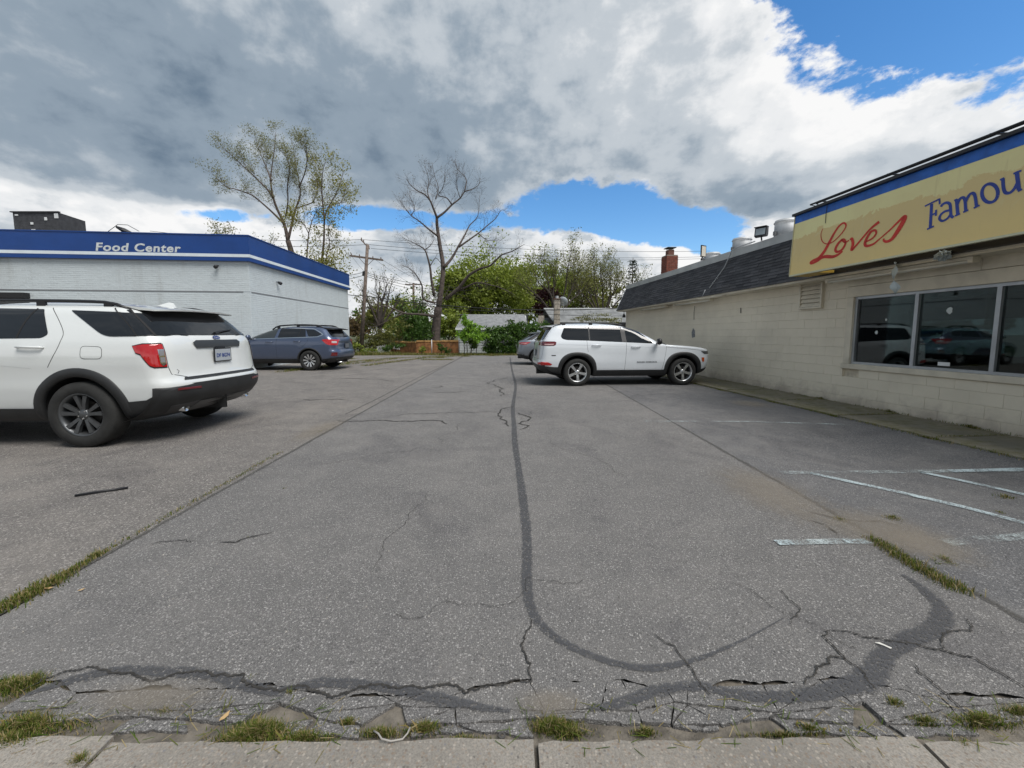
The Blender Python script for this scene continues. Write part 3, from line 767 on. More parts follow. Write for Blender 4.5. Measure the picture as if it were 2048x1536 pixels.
M_GLASS = glass_mat('shop glass', (0.36, 0.43, 0.43))

shop = empty('shop_building', WALL_O, WALL_A)
tag(shop, 'beige painted block shop with shingled mansard and large windows', 'building')
Y0, Y1 = -7.0, 15.0
WY0, WY1, WZ0, WZ1 = -2.85, 2.62, 0.85, 2.19
# structural wall behind the face blocks (with the window opening)
mb = MB()
mb.box(0.055, 0.25, WY1, Y1, -0.05, 3.7); mb.box(0.055, 0.25, Y0, WY0, -0.05, 3.7); mb.box(0.055, 0.25, WY0, WY1, -0.05, WZ0); mb.box(0.055, 0.25, WY0, WY1, WZ1, 3.7)
mb.build('wall_core', M_BMORT, shop)
bl, bh_, g_ = 0.40, 0.20, 0.007
cells = []
row = 0; z = -0.02
while z < 2.60:
    y = Y0 - (bl / 2 if row % 2 else 0)
    while y < Y1:
        a, b2 = max(y, Y0), min(y + bl, Y1)
        zt = min(z + bh_, 2.62)
        if a < WY1 + 0.14 and b2 > WY0 - 0.14 and zt > 0.745 + 0.01:
            # clip round window, header and sill
            if b2 > WY1 + 0.17 and zt > 0.745: a = max(a, WY1 + 0.14)
            elif a < WY0 - 0.17: b2 = min(b2, WY0 - 0.14)
            else: a = b2
            if z < 0.745 and a == b2: a, b2, zt = max(y, Y0), min(y + bl, Y1), 0.742
        if b2 - a > 0.03 and zt - z > 0.03: cells.append((a, b2, z, zt))
        y += bl
    z += bh_; row += 1
def shown(c):
    yy = 5.43 + (c[0] + c[1]) / 2
    return -(1 if yy > 4.7 else 0) / max(yy, 1) ** 2
cells.sort(key=shown)
cache = {}
rb_ = random.Random(2)
def block_mesh(w_, h_):
    k = (round(w_, 3), round(h_, 3))
    if k not in cache:
        b = MB(); b.bevbox(0, 0.06, 0.001, w_ - 0.001, 0.001, h_ - 0.001, 0.0022); cache[k] = b.mesh('block'); cache[k].materials.append(M_BLOCK)
    return cache[k]
for c in cells[:300]:
    o = bpy.data.objects.new('block', block_mesh(c[1] - c[0], c[3] - c[2])); link(o, shop)
    o.location = (rb_.uniform(-0.0015, 0.0015), c[0], c[2])
mb = MB()
for c in cells[300:]:
    dx = rb_.uniform(-0.0015, 0.0015)
    mb.bevbox(dx, 0.06, c[0] + 0.001, c[1] - 0.001, c[2] + 0.001, c[3] - 0.001, 0.0022)
tag(mb.build('blockwork', M_BLOCK, shop), kind='stuff')
# the other walls, floor, roof deck
DX = 9.0
mb = MB(); mb.box(0.25, DX, Y1 - 0.2, Y1, -0.05, 3.7); mb.build('end_wall', M_BLOCK, shop)
mb = MB(); mb.box(0.25, DX, Y0, Y0 + 0.2, -0.05, 3.7); mb.build('end_wall', M_BLOCK, shop)
mb = MB(); by0, by1 = 4.5, 14.2
mb.box(DX, DX + 0.2, Y0, by0, -0.05, 3.7); mb.box(DX, DX + 0.2, by1, Y1, -0.05, 3.7); mb.box(DX, DX + 0.2, by0, by1, -0.05, 0.75); mb.box(DX, DX + 0.2, by0, by1, 1.95, 3.7)
mb.build('back_wall', M_INTD, shop)
MB().box(DX + 0.08, DX + 0.09, by0, by1, 0.75, 1.95).build('pane', M_GLASS, shop)
MB().box(0.25, DX, Y0 + 0.2, Y1 - 0.2, -0.04, 0.06).build('floor', M_INTD, shop)
MB().box(0.25, DX, Y0 + 0.2, Y1 - 0.2, 2.75, 2.8).build('ceiling', M_INT, shop)
MB().box(0.25, DX + 0.2, Y0, Y1, 3.66, 3.74).build('roof', M_GREYROOF, shop)
mb = MB(); mb.box(2.2, 2.4, 3.4, 4.6, 0.06, 2.75); mb.build('partition', M_INT, shop)
mb = MB(); mb.box(4.0, 4.14, 0.5, 0.8, 0.06, 2.75); mb.build('column', M_INT, shop)
# window: frame, mullions, panes, sill, header board
wi = empty('window'); wi.parent = shop
FX0, FX1 = 0.035, 0.13
mb = MB(); mb.box(FX0, FX1, WY1 - 0.05, WY1, WZ0, WZ1); mb.box(FX0, FX1, WY0, WY0 + 0.05, WZ0, WZ1); mb.box(FX0 + .001, FX1, WY0 + .05, WY1 - .05, WZ1 - 0.05, WZ1); mb.box(FX0 + .001, FX1, WY0 + .05, WY1 - .05, WZ0, WZ0 + 0.045)
mb.build('frame', M_ALU, wi)
mul = [1.49, 0.40, -0.70, -1.80]
for y in mul: MB().box(FX0 - 0.002, FX1 + .002, y - 0.028, y + 0.028, WZ0 + 0.045, WZ1 - 0.05).build('mullion', M_ALU, wi)
edges = [WY1 - 0.05] + mul + [WY0 + 0.05]
for a, b2 in zip(edges, edges[1:]): MB().box(0.078, 0.084, b2 + 0.028, a - 0.028, WZ0 + 0.045, WZ1 - 0.05).build('pane', M_GLASS, wi)
mb = MB(); mb.bevbox(-0.035, 0.10, WY0 - 0.15, WY1 + 0.16, 0.745, WZ0 - 0.001, 0.008); mb.build('sill', M_BEIGE, wi)
mb = MB(); mb.bevbox(-0.012, 0.07, WY1 + 0.001, WY1 + 0.138, WZ0, WZ1, 0.005); mb.bevbox(-0.012, 0.07, WY0 - 0.138, WY0 - 0.001, WZ0, WZ1, 0.005); mb.build('side_trim', M_BEIGE, wi)
for a, b2, zz0, zz1, dx in ((WY0 - 0.138, WY1 + 0.138, WZ1 + 0.001, 2.40, -0.014), (WY0 - 0.138, 0.60, 2.405, 2.66, -0.022), (0.605, WY1 + 0.138, 2.405, 2.66, -0.018)):
    mb = MB(); mb.bevbox(dx, 0.07, a, b2, zz0, zz1, 0.006); mb.build('header_board', M_BEIGE, wi)
# spots of peeled film and a sticker on the glass
MB().box(0.0755, 0.077, 0.95, 1.12, 0.93, 0.99).build('sticker', M_WHITE, wi)
for (y, z, r_) in ((1.03, 1.83, 0.045), (2.02, 1.72, 0.02), (2.18, 1.48, 0.03), (0.05, 1.35, 0.02)):
    pts = [(0.0765, y + r_ * math.cos(a) * rb_.uniform(.7, 1.2), z + 1.25 * r_ * math.sin(a) * rb_.uniform(.7, 1.2)) for a in np.linspace(0, 6.28, 11)[:-1]]
    MB().prism(pts, (-0.001, 0, 0)).build('film_spot', simple('film', (0.55, 0.6, 0.6), 0.6), wi)

# mansard: deck, shingles, coping, soffit
MX0, MZ0, MX1, MZ1 = -0.47, 2.64, 0.02, 3.72
sl = Vector((MX1 - MX0, 0, MZ1 - MZ0)); SLN = sl.length; sl.normalize(); mn = Vector((-sl.z, 0, sl.x))
mb = MB(); mb.prism([(MX0, Y0, MZ0), (0.05, Y0, MZ0), (0.05, Y0, MZ1), (MX1, Y0, MZ1)], (0, Y1 + 0.1 - Y0, 0)); mb.build('mansard', M_BEIGE, shop, fix=True)
def shingle_mat():
    m, t, b = new_mat('asphalt shingle')
    co = t.node('ShaderNodeNewGeometry').outputs['Position']; geo = t.node('ShaderNodeNewGeometry')
    oi = t.node('ShaderNodeObjectInfo').outputs['Random']
    isl = geo.outputs['Random Per Island']
    rr = t.math('FRACT', t.math('ADD', oi, isl))
    n = t.noise(co, 180, 3, 0.7); n2 = t.noise(co, 1.1, 5, 0.6)
    c = t.mix(rr, (0.030, 0.031, 0.036), (0.075, 0.075, 0.082))
    c = t.mix(t.math('MULTIPLY', t.smooth(n, 0.4, 0.7), 0.4), c, (0.12, 0.12, 0.125))
    c = t.mix(t.math('MULTIPLY', t.smooth(n2, 0.5, 0.7), 0.3), c, (0.10, 0.095, 0.09))
    t.l.new(c, b.inputs['Base Color']); b.inputs['Roughness'].default_value = 0.9; b.inputs['Specular IOR Level'].default_value = 0.3
    return m
M_SHING = shingle_mat()
NCRS = 13; ex = SLN / NCRS; tw = 0.305
sh = []
rs = random.Random(9)
for k in range(NCRS):
    y = Y0 - rs.uniform(0, tw)
    while y < Y1 + 0.1:
        wv = tw
        a, b2 = max(y, Y0), min(y + wv, Y1 + 0.1)
        if b2 - a > 0.04: sh.append((k, a, b2))
        y += wv
def shing(mb, k, a, b2, th):
    p0 = Vector((MX0, 0, MZ0)) + sl * (ex * k - 0.012); p1 = Vector((MX0, 0, MZ0)) + sl * (ex * (k + 1) + 0.006)
    q0 = p0 + mn * (0.012 + th); q1 = p1 + mn * 0.004
    g = 0.003
    v_ = [(p0.x, a + g, p0.z), (p0.x, b2 - g, p0.z), (q0.x, b2 - g, q0.z), (q0.x, a + g, q0.z), (p1.x, a + g, p1.z), (p1.x, b2 - g, p1.z), (q1.x, b2 - g, q1.z), (q1.x, a + g, q1.z)]
    mb.add(v_, [(0, 1, 2, 3), (3, 2, 6, 7), (0, 3, 7, 4), (1, 5, 6, 2)])
sh.sort(key=lambda s_: (0 if s_[1] > 2.9 else 1, abs(s_[1] - 2.9)))
shmesh = {}
for (k, a, b2) in sh[:300]:
    wv = round(b2 - a, 3); vv = rs.randrange(3)
    if (wv, vv) not in shmesh:
        m_ = MB(); shing(m_, 0, 0, wv, 0.003 * vv); shmesh[wv, vv] = m_.mesh('shingle'); shmesh[wv, vv].materials.append(M_SHING)
    o = bpy.data.objects.new('shingle', shmesh[wv, vv]); link(o, shop); d_ = sl * (ex * k); o.location = (d_.x, a, d_.z)
mb = MB()
for (k, a, b2) in sh[300:]: shing(mb, k, a, b2, rs.uniform(0, 0.007))
tag(mb.build('shingles', M_SHING, shop), kind='stuff')
mb = MB(); mb.box(MX1 - 0.012, 0.30, Y0, Y1 + 0.11, MZ1 + 0.002, 3.92); mb.build('coping', M_FLASH, shop)
mb = MB(); mb.box(MX0 + 0.03, 0.054, Y0, Y1 + 0.08, 2.585, 2.637); mb.build('soffit', M_BEIGE, shop)
mb = MB(); mb.prism([(MX0 - 0.03, Y1 + 0.102, MZ0 - 0.02), (MX0 + 0.05, Y1 + 0.102, MZ0 - 0.02), (MX1 + 0.06, Y1 + 0.102, MZ1), (MX1 - 0.03, Y1 + 0.102, MZ1)], (0, 0.03, 0)); mb.build('rake_trim', M_WHITE, shop, fix=True)
# conduit over the coping and down the shingles
def SW(x, y, z): return (x, y, z)
yc = 6.6
cp = [(-0.02, yc - 1.0, 3.96), (-0.03, yc - 0.25, 3.96), (-0.05, yc - 0.05, 3.90), tuple(Vector((MX0, yc + 0.12, MZ0)) + sl * (SLN * 0.75) + mn * 0.03), tuple(Vector((MX0, yc + 0.42, MZ0)) + sl * (SLN * 0.2) + mn * 0.03)]
MB().tube(cp, 0.016, 6).build('conduit', M_STEEL, shop, True)
MB().tube([tuple(Vector((MX0, yc + 0.62, MZ0)) + sl * (SLN * 0.17) + mn * 0.03), (MX0 - 0.01, yc + 0.66, MZ0 - 0.02)], 0.014, 6).build('conduit', M_STEEL, shop, True)
MB().box(MX0 - 0.02, MX0 + 0.14, yc - 0.35, yc + 0.9, 2.56, 2.583).build('patch_board', M_BEIGE, shop)
# brick chimney behind the parapet
ch = MB(); M_RED = simple('red brick', (0.19, 0.055, 0.035), 0.85, var=0.35, vscale=9)
cx0, cx1, cy0, cy1 = 1.05, 1.58, 12.9, 13.45
chim = MB().box(cx0 + .01, cx1 - .01, cy0 + .01, cy1 - .01, 3.6, 5.05).build('chimney', simple('chimney mortar', (0.25, 0.2, 0.17), 0.9), shop)
bk = MB()
for (o_, d_, n_, L) in (((cx0, cy0, 0), (0, 1, 0), (-1, 0, 0), cy1 - cy0), ((cx0, cy0, 0), (1, 0, 0), (0, -1, 0), cx1 - cx0)):
    brick_field(bk, o_, d_, n_, L, 3.6, 5.05, bw=0.19, proud=0.004)
tag(bk.build('brickwork', M_RED, chim), kind='stuff')
MB().box(cx0 + 0.13, cx1 - 0.13, cy0 + 0.13, cy1 - 0.13, 5.05, 5.3).build('flue', simple('clay flue', (0.16, 0.07, 0.05), 0.8), chim)
MB().box(cx0 + 0.06, cx1 - 0.06, cy0 + 0.06, cy1 - 0.06, 5.38, 5.41).build('cap', M_BLACK, chim)
mb = MB()
for x in (0.17, 0.36):
    for y in (0.17, 0.38): mb.box(cx0 + x - .01, cx0 + x + .01, cy0 + y - .01, cy0 + y + .01, 5.3, 5.38)
mb.build('cap_post', M_BLACK, chim)
# peeled paint marks and a hanging cable on the wall
MB().prism([(-0.003, 8.42, 1.35), (-0.003, 8.62, 1.32), (-0.003, 8.66, 1.5), (-0.003, 8.58, 1.66), (-0.003, 8.46, 1.58)], (-0.002, 0, 0)).build('peeled_patch', simple('bare block', (0.2, 0.21, 0.22), 0.9, var=0.4, vscale=20), shop)
MB().tube([(-0.015, 8.52, 1.95), (-0.02, 8.53, 2.2), (-0.015, 8.5, 2.42)], 0.007, 5).build('cable', M_BLACK, shop)
MB().tube([(-0.01, 6.05, 2.05), (-0.012, 6.06, 2.2)], 0.012, 5).build('cable', M_BLACK, shop)

def shopthing(name, lab, cat, p, group=None):
    o = empty(name, WALL_O + Matrix.Rotation(WALL_A, 3, 'Z') @ Vector(p), WALL_A); return tag(o, lab, cat, group)
# louvred wall vent
ve = shopthing('wall_vent', 'beige louvred vent on the shop wall beside the window', 'vent', (0, 3.62, 2.02))
mb = MB(); mb.box(-0.07, 0.0, -0.31, -0.27, 0, 0.64); mb.box(-0.07, 0.0, 0.27, 0.31, 0, 0.64); mb.box(-0.07, 0, -0.27, 0.27, 0.60, 0.64); mb.box(-0.07, 0, -0.27, 0.27, 0, 0.04); mb.build('frame', M_BEIGE, ve)
MB().box(-0.008, -0.001, -0.27, 0.27, 0.04, 0.60).build('backing', M_INTD, ve)
for k in range(6):
    z = 0.045 + k * 0.093
    MB().prism([(-0.064, -0.268, z), (-0.058, -0.268, z), (-0.012, -0.268, z + 0.095), (-0.018, -0.268, z + 0.095)], (0, 0.536, 0)).build('slat', M_BEIGE, ve, fix=True)
# tube lights under the soffit
M_TUBE = simple('tube light glass', (0.72, 0.70, 0.62), 0.35)
def tubelight(y, L, lab, x=-0.22, z=2.58):
    t_ = shopthing('tube_light', lab, 'lamp', (x, y, z), 'tube lights under the soffit')
    MB().box(-0.06, 0.06, -L / 2, L / 2, -0.045, -0.001).build('housing', M_BEIGE, t_)
    for s_ in (-1, 1): MB().tube([(s_ * 0.04, -L / 2 + 0.03, -0.065), (s_ * 0.04, L / 2 - 0.03, -0.065)], 0.019, 8).build('tube', M_TUBE, t_, True)
    for e2 in (-1, 1): MB().box(-0.062, 0.062, e2 * L / 2 - 0.03, e2 * L / 2 + 0.03, -0.09, -0.0005).build('end_cap', M_BEIGE, t_)
tubelight(11.35, 2.3, 'unlit tube light under the soffit nearest the far end of the shop')
tubelight(8.35, 2.3, 'unlit tube light under the soffit between the far tube and the sign')
tubelight(1.7, 2.4, 'unlit tube light under the soffit above the shop window', x=-0.30)
# roof exhaust fans
def fan(x, y, lab, ztop):
    t_ = shopthing('roof_fan', lab, 'exhaust fan', (x, y, 3.74), 'galvanised exhaust fans on the shop roof')
    h = ztop - 3.74
    MB().lathe([(0, 0.0), (0, 0.24), (h * 0.35, 0.25), (h * 0.35, 0.29), (h, 0.275), (h, 0.25), (h - 0.04, 0.0)], 28, 'z').build('drum', M_STEEL, t_, True)
    MB().lathe([(h - 0.07, 0.285), (h - 0.07, 0.30), (h - 0.05, 0.30), (h - 0.05, 0.285)], 28, 'z', close=True).build('rim', M_STEEL, t_)
    MB().box(-0.36, -0.31, -0.05, 0.03, h * 0.55, h * 0.55 + 0.11).build('junction_box', simple('fan box', (0.18, 0.18, 0.18), 0.6), t_)
fan(1.25, 6.1, 'galvanised roof exhaust fan nearest the yellow sign', 4.68); fan(1.25, 8.0, 'galvanised roof exhaust fan in the middle of three', 4.62); fan(1.25, 9.7, 'galvanised roof exhaust fan farthest from the yellow sign', 4.48)
# floodlights on the roof edge
fl = shopthing('flood_light', 'black box floodlight on the roof edge beside the sign', 'lamp', (-0.02, 5.35, 3.92), 'floodlights on the shop roof edge')
fl.rotation_euler.z += R(35); fl.scale = (0.66,) * 3
m_ = MB(); m_.prism([(-0.20, -0.21, 0.16), (-0.14, -0.21, 0.50), (0.06, -0.21, 0.50), (0.06, -0.21, 0.22), (-0.02, -0.21, 0.13)], (0, 0.42, 0)); m_.build('housing', M_BLACK, fl, fix=True)
m_ = MB(); m_.prism([(-0.206, -0.17, 0.20), (-0.156, -0.17, 0.46), (-0.15, -0.17, 0.46), (-0.20, -0.17, 0.20)], (0, 0.34, 0)); m_.build('lens', simple('lamp lens', (0.35, 0.4, 0.42), 0.08, spec=0.8), fl, fix=True)
m_ = MB(); m_.box(-0.22, 0.06, -0.22, 0.22, 0.50, 0.53); m_.build('visor', M_BLACK, fl)
MB().tube([(-0.05, 0, 0.16), (0.0, 0.0, 0.05), (0.0, 0, 0.0)], 0.03, 8).build('bracket', M_BLACK, fl)
f2 = shopthing('flood_light', 'thin upright floodlight on the roof edge seen nearly edge on', 'lamp', (0.02, 8.2, 3.92), 'floodlights on the shop roof edge')
f2.rotation_euler.z += R(25); f2.scale = (0.8,) * 3
m_ = MB(); m_.box(-0.16, 0.16, -0.04, 0.0, 0.14, 0.62); m_.build('housing', M_BLACK, f2)
MB().box(-0.13, 0.13, -0.044, -0.040, 0.17, 0.58).build('lens', simple('led lens', (0.62, 0.58, 0.5), 0.3), f2)
MB().tube([(0, 0, 0.16), (-0.06, 0.0, 0.06), (-0.1, 0, 0.0)], 0.03, 8).build('bracket', M_BLACK, f2)
MB().tube([(-0.02, -0.05, 0.08), (-0.14, -0.05, 0.03)], 0.025, 6).build('sensor', M_BLACK, f2)
so = shopthing('pendant_lamp', 'small dark lamp hanging under the far end of the shop eave', 'lamp', (-0.2, 14.75, 2.585))
MB().tube([(0, 0, 0), (0, 0, -0.12)], 0.015, 6).build('stem', M_BLACK, so)
MB().lathe([(-0.12, 0.03), (-0.22, 0.07), (-0.30, 0.08), (-0.30, 0.0)], 12, 'z').build('shade', M_BLACK, so, True)

# ------------------------------------------------------------------ shop sign
SX = -0.92
sign = shopthing('shop_sign', 'faded yellow shop sign with blue top band and painted lettering', 'sign', (SX, 0, 0))
def sign_mat():
    m, t, b = new_mat('faded yellow sign face')
    co = t.node('ShaderNodeTexCoord').outputs['Object']
    x_, y_, z_ = t.sep(co)
    n = t.noise(co, 2.4, 7, 0.72, dist=0.6); n2 = t.noise(co, 1.0, 4, 0.6); n3 = t.noise(t.comb(0.0, t.math('MULTIPLY', y_, 14.0), t.math('MULTIPLY', z_, 1.2)), 1.0, 5, 0.6)
    bnd = t.math('ADD', t.math('ADD', 3.50, t.math('MULTIPLY', t.math('SUBTRACT', n, 0.5), 0.55)), t.math('MULTIPLY', y_, -0.012))
    tan = t.smooth(t.math('SUBTRACT', bnd, z_), -0.01, 0.012)
    low = t.smooth(z_, 3.25, 2.75)
    c_tan = t.mix(low, (0.76, 0.585, 0.265), (0.84, 0.64, 0.265))
    ghost = t.smooth(t.noise(t.comb(0.0, t.math('ADD', t.math('MULTIPLY', y_, 5.5), t.math('MULTIPLY', z_, 2.2)), t.math('MULTIPLY', z_, 2.6)), 1.0, 3, 0.55, dist=1.2), 0.60, 0.66)
    c_tan = t.mix(t.math('MULTIPLY', t.math('MULTIPLY', ghost, t.smooth(z_, 2.95, 3.1)), 0.35), c_tan, (0.76, 0.65, 0.36))
    c = t.mix(tan, (0.87, 0.80, 0.40), c_tan)
    c = t.mix(t.math('MULTIPLY', t.smooth(n2, 0.35, 0.7), 0.35), c, (0.70, 0.55, 0.27))
    c = t.mix(t.math('MULTIPLY', t.smooth(n3, 0.58, 0.75), 0.28), c, (0.52, 0.40, 0.19))
    t.l.new(c, b.inputs['Base Color']); b.inputs['Roughness'].default_value = 0.55
    return m
M_SIGN = sign_mat()
M_SBLUE = simple('sign blue band', (0.015, 0.12, 0.48), 0.5, var=0.2, vscale=5)
SY1, SY0, SZ0, SZ1 = 3.19, -5.0, 2.69, 3.90
lean = 0.05
def sp(y, z, off=0.0): return Vector((lean * (z - SZ0) / (SZ1 - SZ0) - off, y, z))
def sheet(y0, y1, z0, z1, o0, o1):
    m_ = MB(); m_.prism([sp(y0, z0, o0), sp(y1, z0, o0), sp(y1, z1, o0), sp(y0, z1, o0)], sp(0, 0, o1) - sp(0, 0, o0)); return m_
sheet(SY0, SY1, SZ0, SZ1 - 0.155, 0, 0.02).build('face', M_SIGN, sign, fix=True)
sheet(SY0, SY1, SZ1 - 0.153, SZ1, 0, 0.02).build('blue_band', M_SBLUE, sign, fix=True)
sheet(SY0, SY1 + 0.006, SZ0 - 0.03, SZ0 - 0.001, -0.03, 0.03).build('bottom_trim', simple('sign trim', (0.62, 0.60, 0.42), 0.5), sign, fix=True)
sheet(SY1 + 0.001, SY1 + 0.02, SZ0, SZ1, -0.03, 0.028).build('edge_trim', simple('sign edge', (0.55, 0.5, 0.3), 0.5), sign, fix=True)
MB().box(-0.03, 0.30, SY0, SY1 + 0.03, SZ1 + 0.003, SZ1 + 0.05).build('top_cap', M_BLACK, sign)
for dz, dx in ((0.13, 0.02), (0.16, 0.14)): MB().tube([(dx + 0.02, SY0, SZ1 + dz), (dx + 0.02, SY1 - 0.35, SZ1 + dz), (dx + 0.03, SY1 - 0.5, SZ1 + 0.05)], 0.018, 6).build('rail', M_BLACK, sign)
for y in (2.4, 1.1, -0.2, -1.5, -2.8): MB().tube([(0.05, y, SZ1 + 0.04), (0.05, y + 0.25, SZ1 + 0.145)], 0.014, 5).build('rail_post', M_BLACK, sign)
for y in np.arange(-4.5, 3.0, 1.2): MB().tube([(0.03, y, SZ0 + 0.02), (0.50, y + 0.35, SZ0 + 0.06), (0.86, y + 0.05, SZ0 + 0.25)], 0.022, 5).build('strut', M_BLACK, sign)
MB().box(0.03, 0.09, SY0, SY1 - 0.1, SZ0 - 0.025, SZ0 + 0.06).build('frame_rail', M_BLACK, sign)
MB().box(0.06, 0.40, SY1 - 0.62, SY1 - 0.02, SZ0 - 0.03, SZ0 + 0.02).build('return_panel', simple('yellow return', (0.55, 0.36, 0.06), 0.5), sign)
MB().box(0.44, 0.50, SY0, SY1 - 0.3, SZ0 - 0.04, SZ0 + 0.10).build('back_rail', M_BLACK, sign)
sm = (Matrix.Translation(WALL_O) @ Matrix.Rotation(WALL_A, 4, 'Z') @ Matrix.Translation((SX, 0, 0))); smi = sm.inverted()
def onsign(cx_, cy_):          # point of the enlarged survey picture -> sign plane (y, z)
    u, v = 1520 + cx_ / 3.879, 230 + cy_ / 3.879
    o = smi @ Vector((0, 0, 1.45)); d = smi.to_3x3() @ ray(u, v)
    n = Vector((-(SZ1 - SZ0), 0, lean)); p0 = sp(0, SZ0, 0.02)
    t = (p0 - o).dot(n) / d.dot(n); p = o + d * t; return p.y, p.z
def stroke(mb, pts, wid, per=5, off=0.024):
    q_ = spline(pts, per) if len(pts) > 2 else [np.array(p_, float) for p_ in pts]
    yz = [onsign(a[0], a[1]) for a in q_]; n = len(yz)
    wds = np.interp(np.linspace(0, 1, n), np.linspace(0, 1, len(wid)), wid) if hasattr(wid, '__len__') else [wid] * n
    vs = []
    for i, (y, z) in enumerate(yz):
        a = yz[max(i - 1, 0)]; c = yz[min(i + 1, n - 1)]; ty, tz = c[0] - a[0], c[1] - a[1]; L = math.hypot(ty, tz) or 1
        ny, nz = -tz / L, ty / L; h = wds[i] / 2 * 0.86
        vs += [sp(y + ny * h, z + nz * h, off), sp(y - ny * h, z - nz * h, off)]
    mb.add(vs, [(2 * i, 2 * i + 1, 2 * i + 3, 2 * i + 2) for i in range(n - 1)])
M_SRED = simple('red sign paint', (0.60, 0.028, 0.014), 0.5, var=0.15)
M_SBL2 = simple('blue sign paint', (0.02, 0.05, 0.30), 0.5, var=0.2)
mb = MB()
stroke(mb, [(488, 882), (474, 925), (482, 975), (515, 1000), (565, 985), (620, 935), (658, 885), (668, 852), (648, 838), (612, 865), (572, 925), (535, 995), (495, 1065), (455, 1110), (412, 1130), (392, 1146), (406, 1151), (446, 1132), (482, 1106), (515, 1098), (562, 1100), (602, 1086), (642, 1058)], [.015, .02, .022, .025, .03, .035, .04, .05, .07, .075, .06, .05, .05, .06, .075, .06, .03])
mb.build('letter', M_SRED, sign)
for pts, wd in (([(640, 965), (606, 1000), (586, 1043), (600, 1062), (636, 1045), (663, 1000), (656, 968), (636, 968), (660, 988), (692, 972)], [.05, .06, .06, .05, .05, .045, .04, .03, .025]),
                ([(698, 968), (714, 960), (722, 1000), (712, 1046), (740, 1020), (800, 950), (860, 882), (926, 828)], [.03, .055, .065, .06, .04, .04, .045, .06]),
                ([(820, 985), (872, 958), (902, 920), (895, 895), (864, 905), (830, 955), (815, 1000), (832, 1016), (882, 1000), (928, 962)], [.03, .035, .04, .04, .05, .06, .06, .05, .04, .03]),
                ([(925, 965), (1000, 900), (1060, 842), (1108, 796), (1125, 790), (1120, 812), (1088, 870), (1050, 930), (1020, 966), (985, 982), (962, 974), (962, 958)], [.025, .03, .04, .055, .075, .085, .08, .065, .05, .04, .03])):
    m_ = MB(); stroke(m_, pts, wd, off=0.0245); m_.build('letter', M_SRED, sign)
ell = lambda cx_, cy_, rx, ry, n=18: [(cx_ + rx * math.cos(a), cy_ + ry * math.sin(a)) for a in np.linspace(0.3, 2 * math.pi + 0.3, n)]
T, K = 0.046, 0.028
for parts in ([([(1333, 690), (1322, 872)], T), ([(1280, 708), (1340, 678), (1393, 652)], K), ([(1393, 648), (1396, 692)], K), ([(1330, 778), (1366, 760)], K), ([(1368, 735), (1366, 782)], K), ([(1298, 887), (1352, 862)], K)],
              [([(1404, 712), (1420, 692), (1450, 680), (1474, 692), (1480, 735), (1484, 780), (1502, 796)], T * .9), ([(1478, 738), (1436, 748), (1404, 774), (1394, 806), (1418, 822), (1456, 802), (1480, 770)], T * .8)],
              [([(1526, 656), (1536, 772)], T), ([(1508, 664), (1532, 652)], K), ([(1514, 783), (1554, 765)], K), ([(1530, 700), (1552, 652), (1578, 640), (1592, 664), (1598, 742)], T * .9), ([(1578, 754), (1618, 737)], K), ([(1596, 674), (1624, 622), (1652, 606), (1670, 628), (1682, 706)], T * .9), ([(1660, 722), (1706, 700)], K)],
              [(ell(1785, 606, 62, 72), T * .95)],
              [([(1886, 494), (1890, 562), (1906, 602), (1942, 602), (1976, 570), (2000, 524)], T * .9), ([(1994, 444), (2010, 580)], T), ([(1864, 504), (1896, 488)], K), ([(1968, 456), (2004, 440), (2030, 432)], K), ([(2002, 592), (2036, 575)], K)],
              [([(2140, 440), (2114, 408), (2076, 430), (2080, 472), (2118, 490), (2140, 530), (2106, 562), (2068, 545)], T * .85)]):
    m_ = MB()
    for i, (pts, wd) in enumerate(parts): stroke(m_, pts, wd, off=0.0235 + 0.0004 * i)
    m_.build('letter', M_SBL2, sign)
# dark vertical stain, rag and hanging strip
MB().tube([tuple(sp(2.42, 3.90, 0.035)), tuple(sp(2.43, 3.7, 0.03)), tuple(sp(2.425, 3.56, 0.028))], 0.005, 5).build('drip_wire', M_BLACK, sign)
rag = shopthing('hanging_cloth', 'pale strip of torn cloth hanging below the sign', 'cloth', (SX + 0.42, 1.42, 2.66))
rng = random.Random(4); m_ = MB(); prev = None
for k in range(22):
    z = -0.026 * k; wv = 0.038 + 0.014 * math.sin(k * 0.5) + (0.016 if 11 < k < 18 else 0); a = k * 0.33
    c_ = Vector((0.012 * math.sin(k * 0.4), 0.02 * math.sin(k * 0.25), z)); d_ = Vector((math.cos(a) * wv, math.sin(a) * wv, 0))
    cur = [c_ - d_, c_ + d_ * 0.2 + Vector((0.01, 0, 0)), c_ + d_]
    if prev:
        m_.quad(prev[0], prev[1], cur[1], cur[0]); m_.quad(prev[1], prev[2], cur[2], cur[1])
    prev = cur
m_.build('strip', simple('pale cloth', (0.55, 0.62, 0.64), 0.8), rag, True)
rg2 = shopthing('torn_rag', 'bunched grey rag caught in the sign frame', 'cloth', (SX + 0.40, 0.72, 2.66))
bm = bmesh.new(); bmesh.ops.create_icosphere(bm, subdivisions=3, radius=1)
for v in bm.verts:
    f_ = 1 + 0.5 * math.sin(v.co.x * 7 + 5 * v.co.z) * math.cos(v.co.y * 9 + v.co.z * 4); v.co = Vector((v.co.x * 0.05 * f_, v.co.y * 0.09 * f_, v.co.z * 0.07 * f_ - 0.03))
me = bpy.data.meshes.new('rag'); bm.to_mesh(me); bm.free(); mesh_obj('cloth', me, simple('grey rag', (0.33, 0.38, 0.40), 0.9), rg2)

